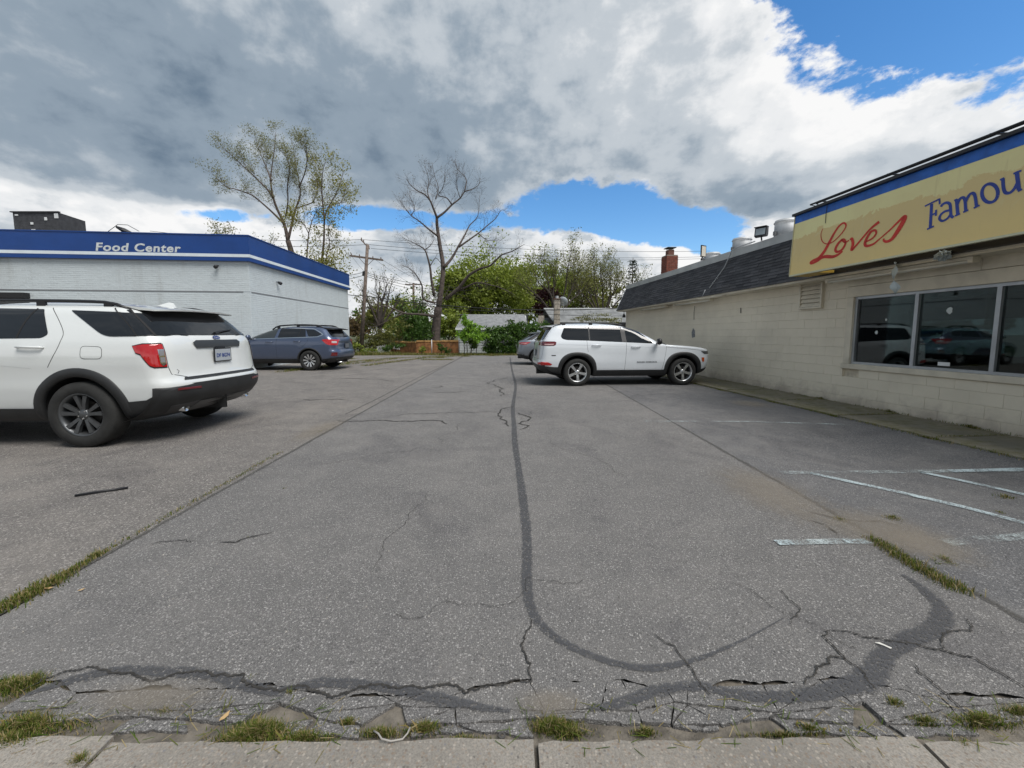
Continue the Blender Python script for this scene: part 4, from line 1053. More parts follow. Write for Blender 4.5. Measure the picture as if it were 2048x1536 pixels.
# ------------------------------------------------------------------ vehicles
def pchip(xk, yk, x):
    xk = np.array(xk, float); yk = np.array(yk, float); x = np.clip(np.asarray(x, float), xk[0], xk[-1])
    h = np.diff(xk); dl = np.diff(yk) / h; d = np.zeros(len(xk))
    for i in range(1, len(xk) - 1):
        if dl[i - 1] * dl[i] > 0:
            w1, w2 = 2 * h[i] + h[i - 1], h[i] + 2 * h[i - 1]; d[i] = (w1 + w2) / (w1 / dl[i - 1] + w2 / dl[i])
    d[0], d[-1] = dl[0], dl[-1]
    i = np.clip(np.searchsorted(xk, x) - 1, 0, len(h) - 1); t = (x - xk[i]) / h[i]
    return (yk[i] * (1 + 2 * t) * (1 - t) ** 2 + h[i] * d[i] * t * (1 - t) ** 2 + yk[i + 1] * t * t * (3 - 2 * t) + h[i] * d[i + 1] * t * t * (t - 1))

def car_paint(name, col, metal=0.0, rough=0.32):
    m, t, b = new_mat(name)
    b.inputs['Base Color'].default_value = (*col, 1); b.inputs['Metallic'].default_value = metal; b.inputs['Roughness'].default_value = rough
    b.inputs['Coat Weight'].default_value = 1.0; b.inputs['Coat Roughness'].default_value = 0.02
    co = t.node('ShaderNodeTexCoord').outputs['Object']
    z_ = t.sep(co)[2]; n = t.noise(co, 7, 5, 0.65)
    dirt = t.math('MULTIPLY', t.smooth(t.math('ADD', z_, t.math('MULTIPLY', n, 0.35)), 0.82, 0.40), 0.22)
    t.l.new(t.mix(dirt, col, (0.22, 0.20, 0.17)), b.inputs['Base Color'])
    return m
M_CWHITE = car_paint('pearl white car paint', (0.68, 0.70, 0.69))
M_CWHITE2 = car_paint('bright white car paint', (0.70, 0.735, 0.77))
M_CBLUE = car_paint('slate blue car paint', (0.075, 0.100, 0.165), 0.5, 0.36)
M_CGREY = car_paint('steel grey car paint', (0.20, 0.22, 0.25), 0.6, 0.36)
M_CLAD = simple('black cladding', (0.022, 0.023, 0.024), 0.55, var=0.2, vscale=5)
M_TINT = simple('tinted window', (0.009, 0.010, 0.012), 0.015, spec=0.65)
M_TINT2 = simple('lightly tinted window', (0.035, 0.042, 0.045), 0.02, spec=0.6)
M_TYRE = simple('tyre rubber', (0.020, 0.020, 0.019), 0.85, var=0.3, vscale=8)
M_WELL = simple('wheel well', (0.006, 0.006, 0.006), 0.95)
M_RIMD = simple('dark grey alloy', (0.115, 0.12, 0.125), 0.38, metal=0.7)
M_RIMS = simple('silver alloy', (0.62, 0.63, 0.64), 0.25, metal=0.85)
M_RIMK = simple('black alloy', (0.014, 0.014, 0.015), 0.3)
M_DISC = simple('brake disc', (0.06, 0.055, 0.05), 0.5, metal=0.6)
M_CHROME = simple('chrome', (0.75, 0.76, 0.77), 0.12, metal=1.0)
M_LAMPR = simple('red lamp lens', (0.42, 0.006, 0.008), 0.08, spec=0.8, coat=0.5)
M_LAMPD = simple('dark red lamp lens', (0.12, 0.005, 0.008), 0.08, spec=0.8, coat=0.5)
M_LAMPC = simple('clear lamp lens', (0.45, 0.44, 0.44), 0.08, spec=0.8, coat=0.5)
M_LAMPK = simple('smoked headlamp', (0.05, 0.055, 0.06), 0.05, spec=0.8, coat=0.6)
M_AMBER = simple('amber marker', (0.5, 0.08, 0.01), 0.15)
M_GAP = simple('panel gap', (0.010, 0.010, 0.011), 0.8)

def round_poly(pts, r, n=4):
    out = []; N = len(pts)
    rr = r if hasattr(r, '__len__') else [r] * N
    for i in range(N):
        p0, p1, p2 = (np.array(pts[(i + k) % N], float) for k in (-1, 0, 1))
        a, b = p0 - p1, p2 - p1; la, lb = np.linalg.norm(a), np.linalg.norm(b)
        ri = min(rr[i], la * 0.45, lb * 0.45)
        s_, e_ = p1 + a / la * ri, p1 + b / lb * ri
        for k in range(n + 1):
            t = k / n; out.append(tuple((1 - t) ** 2 * s_ + 2 * t * (1 - t) * p1 + t * t * e_))
    return out

class Car:
    def __init__(self, knots, p=3.2, bow=0.03, flare=(), top=True):
        k = np.array(knots, float); self.k = k; self.p = p; self.bow = bow; self.flare = flare
        self.z0, self.z1 = k[0, 0], k[-1, 0]; self.xm = (k[:, 1].min() + k[:, 2].max()) / 2; self.hl = (k[:, 2].max() - k[:, 1].min()) / 2
        self.zt = np.linspace(self.z0, self.z1, 1500); tb = np.stack([pchip(k[:, 0], k[:, j], self.zt) for j in range(1, 6)], 1)
        L = np.maximum(tb[:, 1] - tb[:, 0], 1e-3); tb[:, 3] = np.minimum(tb[:, 3], L * 0.49); tb[:, 4] = np.minimum(tb[:, 4], L * 0.49); tb[:, 2] = np.maximum(tb[:, 2], 1e-3)
        self.tb = tb.tolist(); self.inv = 1499 / (self.z1 - self.z0)
    def S(self, z):
        f = min(max((z - self.z0) * self.inv, 0.0), 1498.999); i = int(f); f -= i; a = self.tb[i]; b = self.tb[i + 1]
        return [p_ + (q_ - p_) * f for p_, q_ in zip(a, b)]
    def bw(self, x): return 1 - self.bow * ((x - self.xm) / self.hl) ** 2
    def bump(self, x, z):
        s_ = 0
        for (xw, zc, amp, sx_, sz_) in self.flare: s_ += amp * math.exp(-((x - xw) / sx_) ** 2 - ((z - zc) / sz_) ** 2)
        return s_
    def side(self, x, z):
        xr, xf, hw, Rr, Rf = self.S(z); p = self.p; y = hw
        if x < xr + Rr: y *= max(0.0, 1 - min(1, (xr + Rr - x) / Rr) ** p) ** (1 / p)
        if x > xf - Rf: y *= max(0.0, 1 - min(1, (x - xf + Rf) / Rf) ** p) ** (1 / p)
        return y * self.bw(x) + self.bump(x, z) * (y / hw)
    def sideP(self, x, z, off, s_=1):
        e = 0.004; y = self.side(x, z)
        P = np.array([x, y, z]); a = np.array([2 * e, self.side(x + e, z) - self.side(x - e, z), 0]); b = np.array([0, self.side(x, z + e) - self.side(x, z - e), 2 * e])
        n = np.cross(b, a); n /= np.linalg.norm(n)
        if n[1] < 0: n = -n
        P = P + n * off; return (P[0], P[1] * s_, P[2])
    def rear(self, y, z, front=False):
        xr, xf, hw, Rr, Rf = self.S(z); p = self.p
        hw = hw * self.bw(xf if front else xr); q_ = min(abs(y) / hw, 0.995)
        d = 1 - (1 - q_ ** p) ** (1 / p)
        return xf - Rf * d if front else xr + Rr * d
    def rearP(self, y, z, off, front=False):
        e = 0.004; f = self.rear
        P = np.array([f(y, z, front), y, z]); a = np.array([f(y + e, z, front) - f(y - e, z, front), 2 * e, 0]); b = np.array([f(y, z + e, front) - f(y, z - e, front), 0, 2 * e])
        n = np.cross(a, b); n /= np.linalg.norm(n)
        if (n[0] < 0) == front: n = -n
        return tuple(P + n * off)
    def shell(self, levels, well, paint, under):
        zs = levels; nr, ns = 16, 30; rings = []
        for z in zs:
            xr, xf, hw, Rr, Rf = self.S(z); p = self.p; half = []
            for i in range(nr):
                t = (math.pi / 2) * (i / nr) ** 0.8 if i else 0.0
                half.append((xr + Rr * (1 - math.cos(t) ** (2 / p)), hw * math.sin(t) ** (2 / p)))
            for i in range(ns + 1): half.append((xr + Rr + (xf - Rf - xr - Rr) * i / ns, hw))
            for i in range(nr - 1, -1, -1):
                t = (math.pi / 2) * (i / nr) ** 0.8 if i else 0.0
                half.append((xf - Rf * (1 - math.cos(t) ** (2 / p)), hw * math.sin(t) ** (2 / p)))
            pts = [(x, (y * self.bw(x) + self.bump(x, z) * (y / hw)), z) for x, y in half]
            ring = pts + [(x, -y, z_) for x, y, z_ in pts[-2:0:-1]]
            rings.append(ring)
        n = len(rings[0]); vs = [v for r_ in rings for v in r_]; fs = []; mi = []
        for i in range(len(rings) - 1):
            for k_ in range(n):
                k2 = (k_ + 1) % n; fs.append((i * n + k_, (i + 1) * n + k_, (i + 1) * n + k2, i * n + k2)); mi.append(1 if zs[i] < under else 0)
        b = len(vs)
        def cap(idx, zc, flip, m_):
            r_ = rings[idx]; h = n // 2
            for k_ in range(1, h):
                pass
            # strip between mirrored points
            base = idx * n
            L = list(range(0, h + 1)); Rr_ = [0] + list(range(n - 1, h, -1)) + [h]
            for a in range(h):
                q_ = [base + L[a], base + L[a + 1], base + Rr_[a + 1], base + Rr_[a]]
                q_ = list(dict.fromkeys(q_))
                if len(q_) >= 3: fs.append(tuple(q_ if flip else q_[::-1])); mi.append(m_)
        cap(0, zs[0], False, 1); cap(len(rings) - 1, zs[-1], True, 0)
        me = bpy.data.meshes.new('body'); me.from_pydata(vs, [], fs)
        me.materials.append(paint); me.materials.append(M_WELL)
        me.polygons.foreach_set('material_index', mi)
        bm = bmesh.new(); bm.from_mesh(me); bmesh.ops.recalc_face_normals(bm, faces=bm.faces); bm.to_mesh(me); bm.free()
        o = bpy.data.objects.new('body', me); COL.objects.link(o)
        cb = MB()
        for (xw, zw, r_) in well:
            for s_ in (-1, 1):
                v_ = []; N = 40
                for yy in (0.50 * s_, 1.3 * s_):
                    for k_ in range(N):
                        a = 2 * math.pi * k_ / N; zz_ = zw + r_ * math.sin(a); xx = xw + r_ * math.cos(a)
                        if zz_ < zw: xx = xw + r_ * math.cos(a) * 1.02; zz_ = zw - (zw + 0.2) * (-math.sin(a)) ** 0.5 * 1.0
                        v_.append((xx, yy, zz_))
                f_ = [(k_, (k_ + 1) % N, N + (k_ + 1) % N, N + k_) for k_ in range(N)] + [tuple(range(N))[::-1], tuple(range(N, 2 * N))]
                cb.add(v_, f_)
        co_ = cb.build('cutter', M_WELL, fix=True)
        md = o.modifiers.new('b', 'BOOLEAN'); md.operation = 'DIFFERENCE'; md.object = co_; md.solver = 'EXACT'
        try: md.material_mode = 'TRANSFER'
        except Exception: pass
        dg = bpy.context.evaluated_depsgraph_get(); m2 = bpy.data.meshes.new_from_object(o.evaluated_get(dg))
        bpy.data.objects.remove(o); bpy.data.objects.remove(co_)
        m2.name = 'body'
        m2.polygons.foreach_set('use_smooth', [True] * len(m2.polygons))
        try: m2.set_sharp_from_angle(angle=R(38))
        except Exception: pass
        return m2
    # overlays -------------------------------------------------------
    def fill(self, poly, fn, rows=12, cols=10):
        zs = sorted(set([round(p_[1], 4) for p_ in poly])); lo, hi = zs[0], zs[-1]
        zs = sorted(set(zs + [round(lo + (hi - lo) * i / rows, 4) for i in range(rows + 1)]))
        out = [zs[0]]
        for z in zs[1:]:
            if z - out[-1] > 0.0015: out.append(z)
        zs = out; grid = []; N = len(poly)
        for z in zs:
            zq = min(max(z, lo + 1e-4), hi - 1e-4); xs_ = []
            for i in range(N):
                (x0, z0), (x1, z1) = poly[i], poly[(i + 1) % N]
                if (z0 <= zq < z1) or (z1 <= zq < z0): xs_.append(x0 + (x1 - x0) * (zq - z0) / (z1 - z0))
            if len(xs_) < 2: continue
            a, b = min(xs_), max(xs_); grid.append([(a + (b - a) * j / cols, z) for j in range(cols + 1)])
        mb = MB(); vs = [fn(x, z) for r_ in grid for x, z in r_]; c = cols + 1
        mb.add(vs, [(i * c + j, i * c + j + 1, (i + 1) * c + j + 1, (i + 1) * c + j) for i in range(len(grid) - 1) for j in range(cols)])
        return mb
    def cornerP(self, tau, z, off, yend, s_=1):
        # wraps round the rear corner: tau 0 at the start of the corner on the side, 1 at lateral position yend on the rear face
        def curve(z_):
            xr, xf, hw, Rr, Rf = self.S(z_); p = self.p; bwr = self.bw(xr); te = math.asin(min(1, (yend / (hw * bwr))) ** (p / 2)); out = []
            for i in range(33):
                t = math.pi / 2 + (te - math.pi / 2) * i / 32; x = xr + Rr * (1 - max(0, math.cos(t)) ** (2 / p)); y = hw * math.sin(t) ** (2 / p); out.append((x, y * self.bw(x) + self.bump(x, z_) * (y / hw)))
            return out
        def at(tau_, z_):
            c = curve(z_); L = [0]
            for a, b in zip(c, c[1:]): L.append(L[-1] + math.hypot(b[0] - a[0], b[1] - a[1]))
            d = min(max(tau_, 0), 1) * L[-1]; return np.array([np.interp(d, L, [q[0] for q in c]), np.interp(d, L, [q[1] for q in c]), z_])
        P = at(tau, z); a = at(min(1, tau + .02), z) - at(max(0, tau - .02), z); b = at(tau, z + .006) - at(tau, z - .006)
        n = np.cross(a, b); n /= np.linalg.norm(n)
        if n[1] < 0 and n[0] > 0 or n[1] - n[0] < 0: n = -n
        P = P + n * off; return (P[0], P[1] * s_, P[2])
    def corner(self, name, poly, mat, parent, off, yend, r=0.0, rows=10, cols=14):
        if r: poly = round_poly(poly, r)
        for s_ in (1, -1): self.fill(poly, lambda t_, z: self.cornerP(t_, z, off, yend, s_), rows, cols).build(name, mat, parent, True, True)
    def panel(self, name, poly, mat, parent, off=0.003, sides=(1, -1), r=0.0, rows=12, cols=10):
        if r: poly = round_poly(poly, r)
        os_ = []
        for s_ in sides: os_.append(self.fill(poly, lambda x, z: self.sideP(x, z, off, s_), rows, cols).build(name, mat, parent, True, True))
        return os_
    def endpanel(self, name, poly, mat, parent, off=0.003, front=False, r=0.0, rows=12, cols=16):
        if r: poly = round_poly(poly, r)
        return self.fill(poly, lambda y, z: self.rearP(y, z, off, front), rows, cols).build(name, mat, parent, True, True)
    def seam(self, pts, parent, wd=0.006, sides=(1, -1), off=0.0015, mat=None, name='panel_gap', closed=False):
        q_ = spline(pts, 8) if len(pts) > 2 else [np.array(p_, float) for p_ in np.linspace(pts[0], pts[1], 12)]
        if closed: q_ = [np.array(p_) for p_ in list(pts) + [pts[0]]]
        for s_ in sides:
            vs = []
            for i, a in enumerate(q_):
                t = np.array(q_[min(i + 1, len(q_) - 1)]) - np.array(q_[max(i - 1, 0)]); t = t / (np.linalg.norm(t) or 1); n = np.array([-t[1], t[0]]) * wd / 2
                vs += [self.sideP(a[0] + n[0], a[1] + n[1], off, s_), self.sideP(a[0] - n[0], a[1] - n[1], off, s_)]
            mb = MB(); mb.add(vs, [(2 * i, 2 * i + 1, 2 * i + 3, 2 * i + 2) for i in range(len(q_) - 1)]); mb.build(name, mat or M_GAP, parent)
    def endseam(self, pts, parent, wd=0.006, off=0.0015, front=False, mat=None, name='panel_gap'):
        q_ = [np.array(p_, float) for p_ in dense([(a, b, 0) for a, b in pts], 0.04)]
        vs = []
        for i, a in enumerate(q_):
            t = np.array(q_[min(i + 1, len(q_) - 1)])[:2] - np.array(q_[max(i - 1, 0)])[:2]; t = t / (np.linalg.norm(t) or 1); n = np.array([-t[1], t[0]]) * wd / 2
            vs += [self.rearP(a[0] + n[0], a[1] + n[1], off, front), self.rearP(a[0] - n[0], a[1] - n[1], off, front)]
        mb = MB(); mb.add(vs, [(2 * i, 2 * i + 1, 2 * i + 3, 2 * i + 2) for i in range(len(q_) - 1)]); return mb.build(name, mat or M_GAP, parent)
    def arch(self, name, xw, zw, r0, r1, mat, parent, a0=-8, a1=188, off=0.016, sides=(1, -1), sq=0.0):
        for s_ in sides:
            vs = []; n = 36
            for i in range(n + 1):
                a = R(a0 + (a1 - a0) * i / n); f_ = 1.0
                g_ = 1 + sq * abs(math.sin(2 * a)) ** 2
                for j, (rr, of) in enumerate(((r0, -0.03), (r0, off), ((r0 + r1) / 2, off), (r1 - 0.012, off * 0.9), (r1, 0.0005))):
                    f_ = 1.0 if j < 2 else g_
                    q_ = self.sideP(xw + rr * f_ * math.cos(a), max(zw + rr * f_ * math.sin(a), self.z0 + 0.005), of, s_)
                    vs.append(q_)
            mb = MB(); mb.add(vs, [(i * 5 + j, i * 5 + j + 1, (i + 1) * 5 + j + 1, (i + 1) * 5 + j) for i in range(n) for j in range(4)]); mb.build(name, mat, parent, True, True)
    def strip(self, name, x0, x1, z0, z1, mat, parent, off=0.012, sides=(1, -1)):
        self.panel(name, [(x0, z0), (x1, z0), (x1, z1), (x0, z1)], mat, parent, off, sides, rows=4, cols=24)

def wheel(parent, x, y, z, Rt, wid, rr, style, s_):
    """one wheel: outer face towards s_*y"""
    wv = empty('wheel'); wv.parent = parent; wv.location = (x, y, z); wv.rotation_euler = (0, rl.uniform(0, 6), 0)
    h = wid / 2
    pr = [(-h * .8, rr * .97), (-h, rr * 1.05), (-h * 1.02, (rr + Rt) / 2), (-h * .93, Rt * .955), (-h * .78, Rt * .99), (-h * .4, Rt), (0, Rt), (h * .4, Rt), (h * .78, Rt * .99), (h * .93, Rt * .955), (h * 1.02, (rr + Rt) / 2), (h, rr * 1.05), (h * .8, rr * .97)]
    MB().lathe(pr, 48, 'y').build('tyre', M_TYRE, wv, True, True)
    f = s_ * h
    mats = {'twin': (M_RIMD, M_RIMD), 'turbine': (M_RIMS, M_RIMK), 'five': (M_RIMS, M_RIMK), 'plain': (M_RIMS, M_RIMK)}[style]
    lip = MB().lathe([(-f * .75, rr * .93), (f * .70, rr * .90), (f * .86, rr * .96), (f * .97, rr * 1.02), (f * .86, rr * 1.045)], 48, 'y'); rim = lip.build('rim', mats[0] if style != 'turbine' else M_RIMK, wv, True, True)
    MB().lathe([(f * .18, 0.0), (f * .18, rr * .62), (f * .10, rr * .62)], 32, 'y').build('brake_disc', M_DISC, wv, False, True)
    MB().lathe([(-f * .3, 0.02), (-f * .3, rr * .93)], 32, 'y').build('backing', M_WELL, wv)
    def spoke(a, w0, w1, r0, r1, d0, d1, mt, tw=0.0):
        def pt(r_, w_, dep): 
            ca, sa = math.cos(a + tw * (r_ - r0)), math.sin(a + tw * (r_ - r0)); return (r_ * ca - w_ * sa, dep, r_ * sa + w_ * ca)
        vs = []
        for (r_, w_, d_) in ((r0, w0, d0), ((r0 + r1) / 2, (w0 + w1) / 2 * .92, d0 * .45 + d1 * .55 + f * .02), (r1, w1, d1)):
            vs += [pt(r_, -w_ / 2, d_ - f * .28), pt(r_, -w_ / 2 * .9, d_), pt(r_, w_ / 2 * .9, d_), pt(r_, w_ / 2, d_ - f * .28)]
        mb = MB(); fs = []
        for i in range(2):
            for j in range(3): fs.append((i * 4 + j, i * 4 + j + 1, (i + 1) * 4 + j + 1, (i + 1) * 4 + j))
        mb.add(vs, fs); mb.build('spoke', mt, rim, False, True)
    for k in range(5):
        a = 2 * math.pi * k / 5 + math.pi / 2
        if style == 'twin':
            for t in (-1, 1): spoke(a + t * 0.20, rr * .15, rr * .21, rr * .2, rr * .93, f * .70, f * .86, M_RIMD, t * 0.25)
        elif style == 'turbine':
            for t in (-1, 1): spoke(a + t * 0.30, rr * .12, rr * .34, rr * .2, rr * .97, f * .66, f * .88, M_RIMS, 0)
        elif style == 'five': spoke(a, rr * .24, rr * .34, rr * .15, rr * .95, f * .72, f * .82, M_RIMS)
        else:
            for t in (-1, 1): spoke(a + t * 0.17, rr * .14, rr * .12, rr * .2, rr * .95, f * .7, f * .84, M_RIMS)
    MB().lathe([(f * .5, rr * .27), (f * .72, rr * .25), (f * .76, rr * .16), (f * .80, rr * .12), (f * .80, 0.0)], 20, 'y').build('hub', mats[0] if style != 'turbine' else M_RIMK, rim, True, True)
    for k in range(5):
        a = 2 * math.pi * (k + .5) / 5 + math.pi / 2
        MB().lathe([(f * .66, rr * .035), (f * .80, rr * .035), (f * .80, 0.0)], 6, 'y', (rr * .19 * math.cos(a), 0, rr * .19 * math.sin(a))).build('lug_nut', M_CHROME, rim, False, True)
    return wv

def rails(C, parent, x0, x1, yr, ztop, rise, mat, thick=0.018, posts=True):
    for s_ in (-1, 1):
        pts = []
        for t in np.linspace(0, 1, 15):
            x = x0 + (x1 - x0) * t; e = min(t, 1 - t); pts.append((x, s_ * yr, ztop(x) + rise * min(1, e / 0.12) ** 0.6 - 0.01))
        MB().tube(pts, thick, 8).build('roof_rail', mat, parent, True)
        if posts:
            for t in (0.12, 0.5, 0.88):
                x = x0 + (x1 - x0) * t; MB().box(x - 0.05, x + 0.05, s_ * yr - 0.014, s_ * yr + 0.014, ztop(x) - 0.03, ztop(x) + rise - 0.012).build('rail_post', mat, parent)
def mirror(C, parent, x, z, mat, s_):
    y = C.side(x, z) * s_; m_ = MB()
    m_.lathe([(-0.055, 0.0), (-0.05, 0.075), (0.0, 0.095), (0.05, 0.08), (0.07, 0.0)], 14, 'x', (x, y + s_ * 0.15, z + 0.06)); o = m_.build('mirror', mat, parent, True, True)
    MB().tube([(x, y - s_ * 0.01, z), (x, y + s_ * 0.1, z + 0.03)], 0.028, 8).build('mirror_arm', M_CLAD, o)
def handle(C, parent, x0, x1, z, mat):
    for s_ in (-1, 1):
        a, b = C.sideP(x0, z, 0.03, s_), C.sideP(x1, z + 0.004, 0.03, s_); a0, b0 = C.sideP(x0 - .01, z, 0.0, s_), C.sideP(x1 + .01, z + .004, 0.0, s_)
        MB().tube([a0, a, tuple((Vector(a) + Vector(b)) / 2 + Vector((0, s_ * 0.006, 0))), b, b0], [0.012, 0.014, 0.015, 0.014, 0.012], 8).build('door_handle', mat, parent, True)
def zlevels(z0, z1, extra=(), n=44):
    zs = sorted(set([round(z0 + (z1 - z0) * i / n, 4) for i in range(n + 1)] + list(extra))); return zs
def badge_text(C, body, parent, y, z, size, mat, rear=True, off=0.006, xs=None, s_=1, **kw):
    me = text_mesh(body, size, 0.002, **kw); o = mesh_obj('badge', me, mat, parent)
    if rear: # read from behind: text x runs towards -y
        P_ = Vector(C.rearP(y, z, off)); xd = Vector((0, -1, 0)); up = (Vector(C.rearP(y, z + 0.05, off)) - P_).normalized(); n_ = xd.cross(up)
    else:
        P_ = Vector(C.sideP(xs, z, off, s_)); xd = (Vector(C.sideP(xs + (0.1 if s_ < 0 else -0.1), z, off, s_)) - P_).normalized(); up = (Vector(C.sideP(xs, z + 0.05, off, s_)) - P_).normalized(); n_ = xd.cross(up)
    m4 = Matrix((xd, up, n_)).transposed().to_4x4(); m4.translation = P_; o.matrix_local = m4; return o
def plate(C, parent, z, w_=0.31, h_=0.16, txt=None, col=(0.42, 0.45, 0.48), off=0.012):
    P_ = [C.rearP(y, zz_, off) for y, zz_ in ((w_ / 2, z - h_ / 2), (-w_ / 2, z - h_ / 2), (-w_ / 2, z + h_ / 2), (w_ / 2, z + h_ / 2))]
    xm_ = min(p_[0] for p_ in P_)
    m_ = MB(); m_.prism([(xm_, P_[0][1] + .014, P_[0][2] - .014), (xm_, P_[1][1] - .014, P_[1][2] - .014), (xm_, P_[2][1] - .014, P_[2][2] + .014), (xm_, P_[3][1] + .014, P_[3][2] + .014)], (-0.012, 0, 0)); fr = m_.build('plate_frame', M_BLACK, parent, fix=True)
    m_ = MB(); m_.prism([(xm_ - .0125, w_ / 2, z - h_ / 2), (xm_ - .0125, -w_ / 2, z - h_ / 2), (xm_ - .0125, -w_ / 2, z + h_ / 2), (xm_ - .0125, w_ / 2, z + h_ / 2)], (-0.003, 0, 0)); pl = m_.build('license_plate', simple('plate', col, 0.4), fr, fix=True)
    if txt:
        me = text_mesh(txt, 0.072, 0.001, off=0.002, align='CENTER'); o = mesh_obj('plate_text', me, simple('plate blue', (0.02, 0.05, 0.22), 0.5), fr)
        m4 = Matrix((Vector((0, -1, 0)), Vector((0, 0, 1)), Vector((-1, 0, 0)))).transposed().to_4x4(); m4.translation = (xm_ - .0165, 0, z - 0.03); o.matrix_local = m4

# ---------------- white three-row SUV, rear three-quarter view at the left edge
def white_suv(loc_, rz, sc, lab):
    t = empty('parked_suv', loc_, rz, sc); tag(t, lab, 'car', 'cars parked in the lot')
    #   z     xr     xf     hw    Rr    Rf
    K = [(0.30, -0.62, 3.62, 0.84, 0.30, 0.40), (0.38, -0.86, 3.86, 0.92, 0.34, 0.50), (0.48, -0.99, 3.95, 0.955, 0.36, 0.55), (0.62, -1.07, 3.985, 0.975, 0.36, 0.60), (0.74, -1.075, 3.98, 0.985, 0.36, 0.60),
         (0.80, -1.03, 3.965, 0.985, 0.34, 0.62), (0.90, -1.005, 3.94, 0.99, 0.34, 0.66), (1.00, -0.99, 3.86, 0.998, 0.34, 0.75), (1.08, -0.98, 3.60, 0.998, 0.34, 0.85), (1.13, -0.975, 3.20, 0.993, 0.34, 0.85), (1.18, -0.968, 2.88, 0.985, 0.34, 0.70),
         (1.24, -0.955, 2.70, 0.972, 0.34, 0.55), (1.31, -0.925, 2.56, 0.945, 0.34, 0.5), (1.40, -0.86, 2.38, 0.905, 0.36, 0.5), (1.52, -0.76, 2.12, 0.845, 0.38, 0.5), (1.62, -0.66, 1.86, 0.79, 0.42, 0.5), (1.67, -0.60, 1.66, 0.745, 0.46, 0.5),
         (1.71, -0.46, 1.40, 0.67, 0.5, 0.5), (1.74, -0.20, 1.12, 0.55, 0.5, 0.4), (1.76, 0.10, 0.85, 0.38, 0.3, 0.3), (1.768, 0.30, 0.6, 0.10, 0.1, 0.1)]
    C = Car(K, 3.3, 0.045, ((0.0, 0.62, 0.022, 0.62, 0.30), (3.025, 0.62, 0.022, 0.62, 0.30)))
    me = C.shell(zlevels(0.30, 1.768, (1.69, 1.70, 1.72, 1.73, 1.745, 1.75, 1.755, 1.763)), [(0, 0.40, 0.455), (3.025, 0.40, 0.455)], M_CWHITE, 0.36)
    body = mesh_obj('body', me, None, t)
    # glass
    C.panel('window', [(0.20, 1.632), (-0.30, 1.318), (-0.905, 1.325), (-0.845, 1.39), (-0.655, 1.60)], M_TINT, t, 0.007, r=(0.02, 0.10, 0.0, 0.0, 0.03), rows=16)
    C.panel('window', [(0.52, 1.648), (0.335, 1.345), (0.40, 1.300), (1.42, 1.288), (1.36, 1.66)], M_TINT, t, 0.003, r=(0.02, 0.06, 0.04, 0.02, 0.03), rows=14)
    C.panel('window', [(1.47, 1.655), (1.52, 1.286), (2.40, 1.262), (2.16, 1.42), (1.86, 1.595)], M_TINT, t, 0.003, r=0.03, rows=14)
    C.seam([(0.60, 1.655), (0.655, 1.50), (0.675, 1.298)], t, 0.022, off=0.0045)
    # chrome-free black belt strip, roof ditch, door gaps
    C.seam([(0.44, 1.665), (0.33, 1.56), (0.185, 1.38), (0.175, 1.27), (0.21, 1.15), (0.31, 0.96)], t)
    C.seam([(1.44, 1.64), (1.455, 1.3), (1.46, 0.9), (1.45, 0.47)], t); C.seam([(2.52, 1.22), (2.50, 0.9), (2.44, 0.47)], t)
    C.seam([(0.50, 0.95), (1.0, 0.99), (1.8, 0.985), (2.5, 0.97)], t, 0.004, off=0.001, mat=simple('crease shade', (0.55, 0.56, 0.55), 0.4), name='crease')
    C.seam([(-0.42, 1.66), (-0.62, 1.50), (-0.80, 1.33)], t, 0.012, off=0.0085); C.seam([(-0.28, 1.66), (-0.50, 1.48), (-0.66, 1.325)], t, 0.010, off=0.0085)
    # rear screen, tailgate
    rg = C.endpanel('rear_window', [(-0.895, 1.335), (0.895, 1.335), (0.735, 1.640), (-0.735, 1.640)], M_TINT, t, 0.008, r=0.01, rows=14)
    sp_ = MB()
    yy = np.linspace(-0.70, 0.70, 17); vs = []
    for y in yy:
        c = 1 - abs(y / 0.72) ** 3
        vs += [(-0.30, y, 1.735 - 0.03 * (abs(y) / .7) ** 2), (-0.55, y, 1.705 - 0.03 * (abs(y) / .7) ** 2), (-0.70 - 0.10 * c, y, 1.668 - 0.02 * (abs(y) / .7) ** 2), (-0.70 - 0.095 * c, y, 1.650 - 0.02 * (abs(y) / .7) ** 2), (-0.52, y, 1.645)]
    sp_.add(vs, [(i * 5 + j, i * 5 + j + 1, (i + 1) * 5 + j + 1, (i + 1) * 5 + j) for i in range(16) for j in range(4)] + [(0, 1, 2, 3, 4), tuple(80 + j for j in (4, 3, 2, 1, 0))])
    spo = sp_.build('spoiler', M_CWHITE, t, False, True)
    MB().box(-0.795, -0.79, -0.20, 0.20, 1.653, 1.664).build('brake_light', M_LAMPD, spo)
    wp = MB(); wp.tube([C.rearP(0.0, 1.345, 0.02), C.rearP(-0.14, 1.37, 0.028), C.rearP(-0.42, 1.40, 0.024)], [0.022, 0.014, 0.008], 6); wp.build('wiper', M_BLACK, t)
    C.endseam([(0.875, 1.32), (0.818, 1.23), (0.816, 0.95), (0.80, 0.86), (0.60, 0.80), (-0.60, 0.80), (-0.80, 0.86), (-0.816, 0.95), (-0.818, 1.23), (-0.875, 1.32)], t, 0.007)
    C.endpanel('handle_bar', [(-0.46, 1.235), (-0.42, 1.165), (-0.36, 1.165), (-0.34, 1.185), (0.34, 1.185), (0.36, 1.165), (0.42, 1.165), (0.46, 1.235), (0.40, 1.265), (-0.40, 1.265)], simple('dark satin trim', (0.07, 0.072, 0.075), 0.35, metal=0.6), t, 0.014, rows=8)
    C.endpanel('rear_camera', [(-0.09, 1.15), (0.09, 1.15), (0.09, 1.18), (-0.09, 1.18)], M_BLACK, t, 0.02, rows=3)
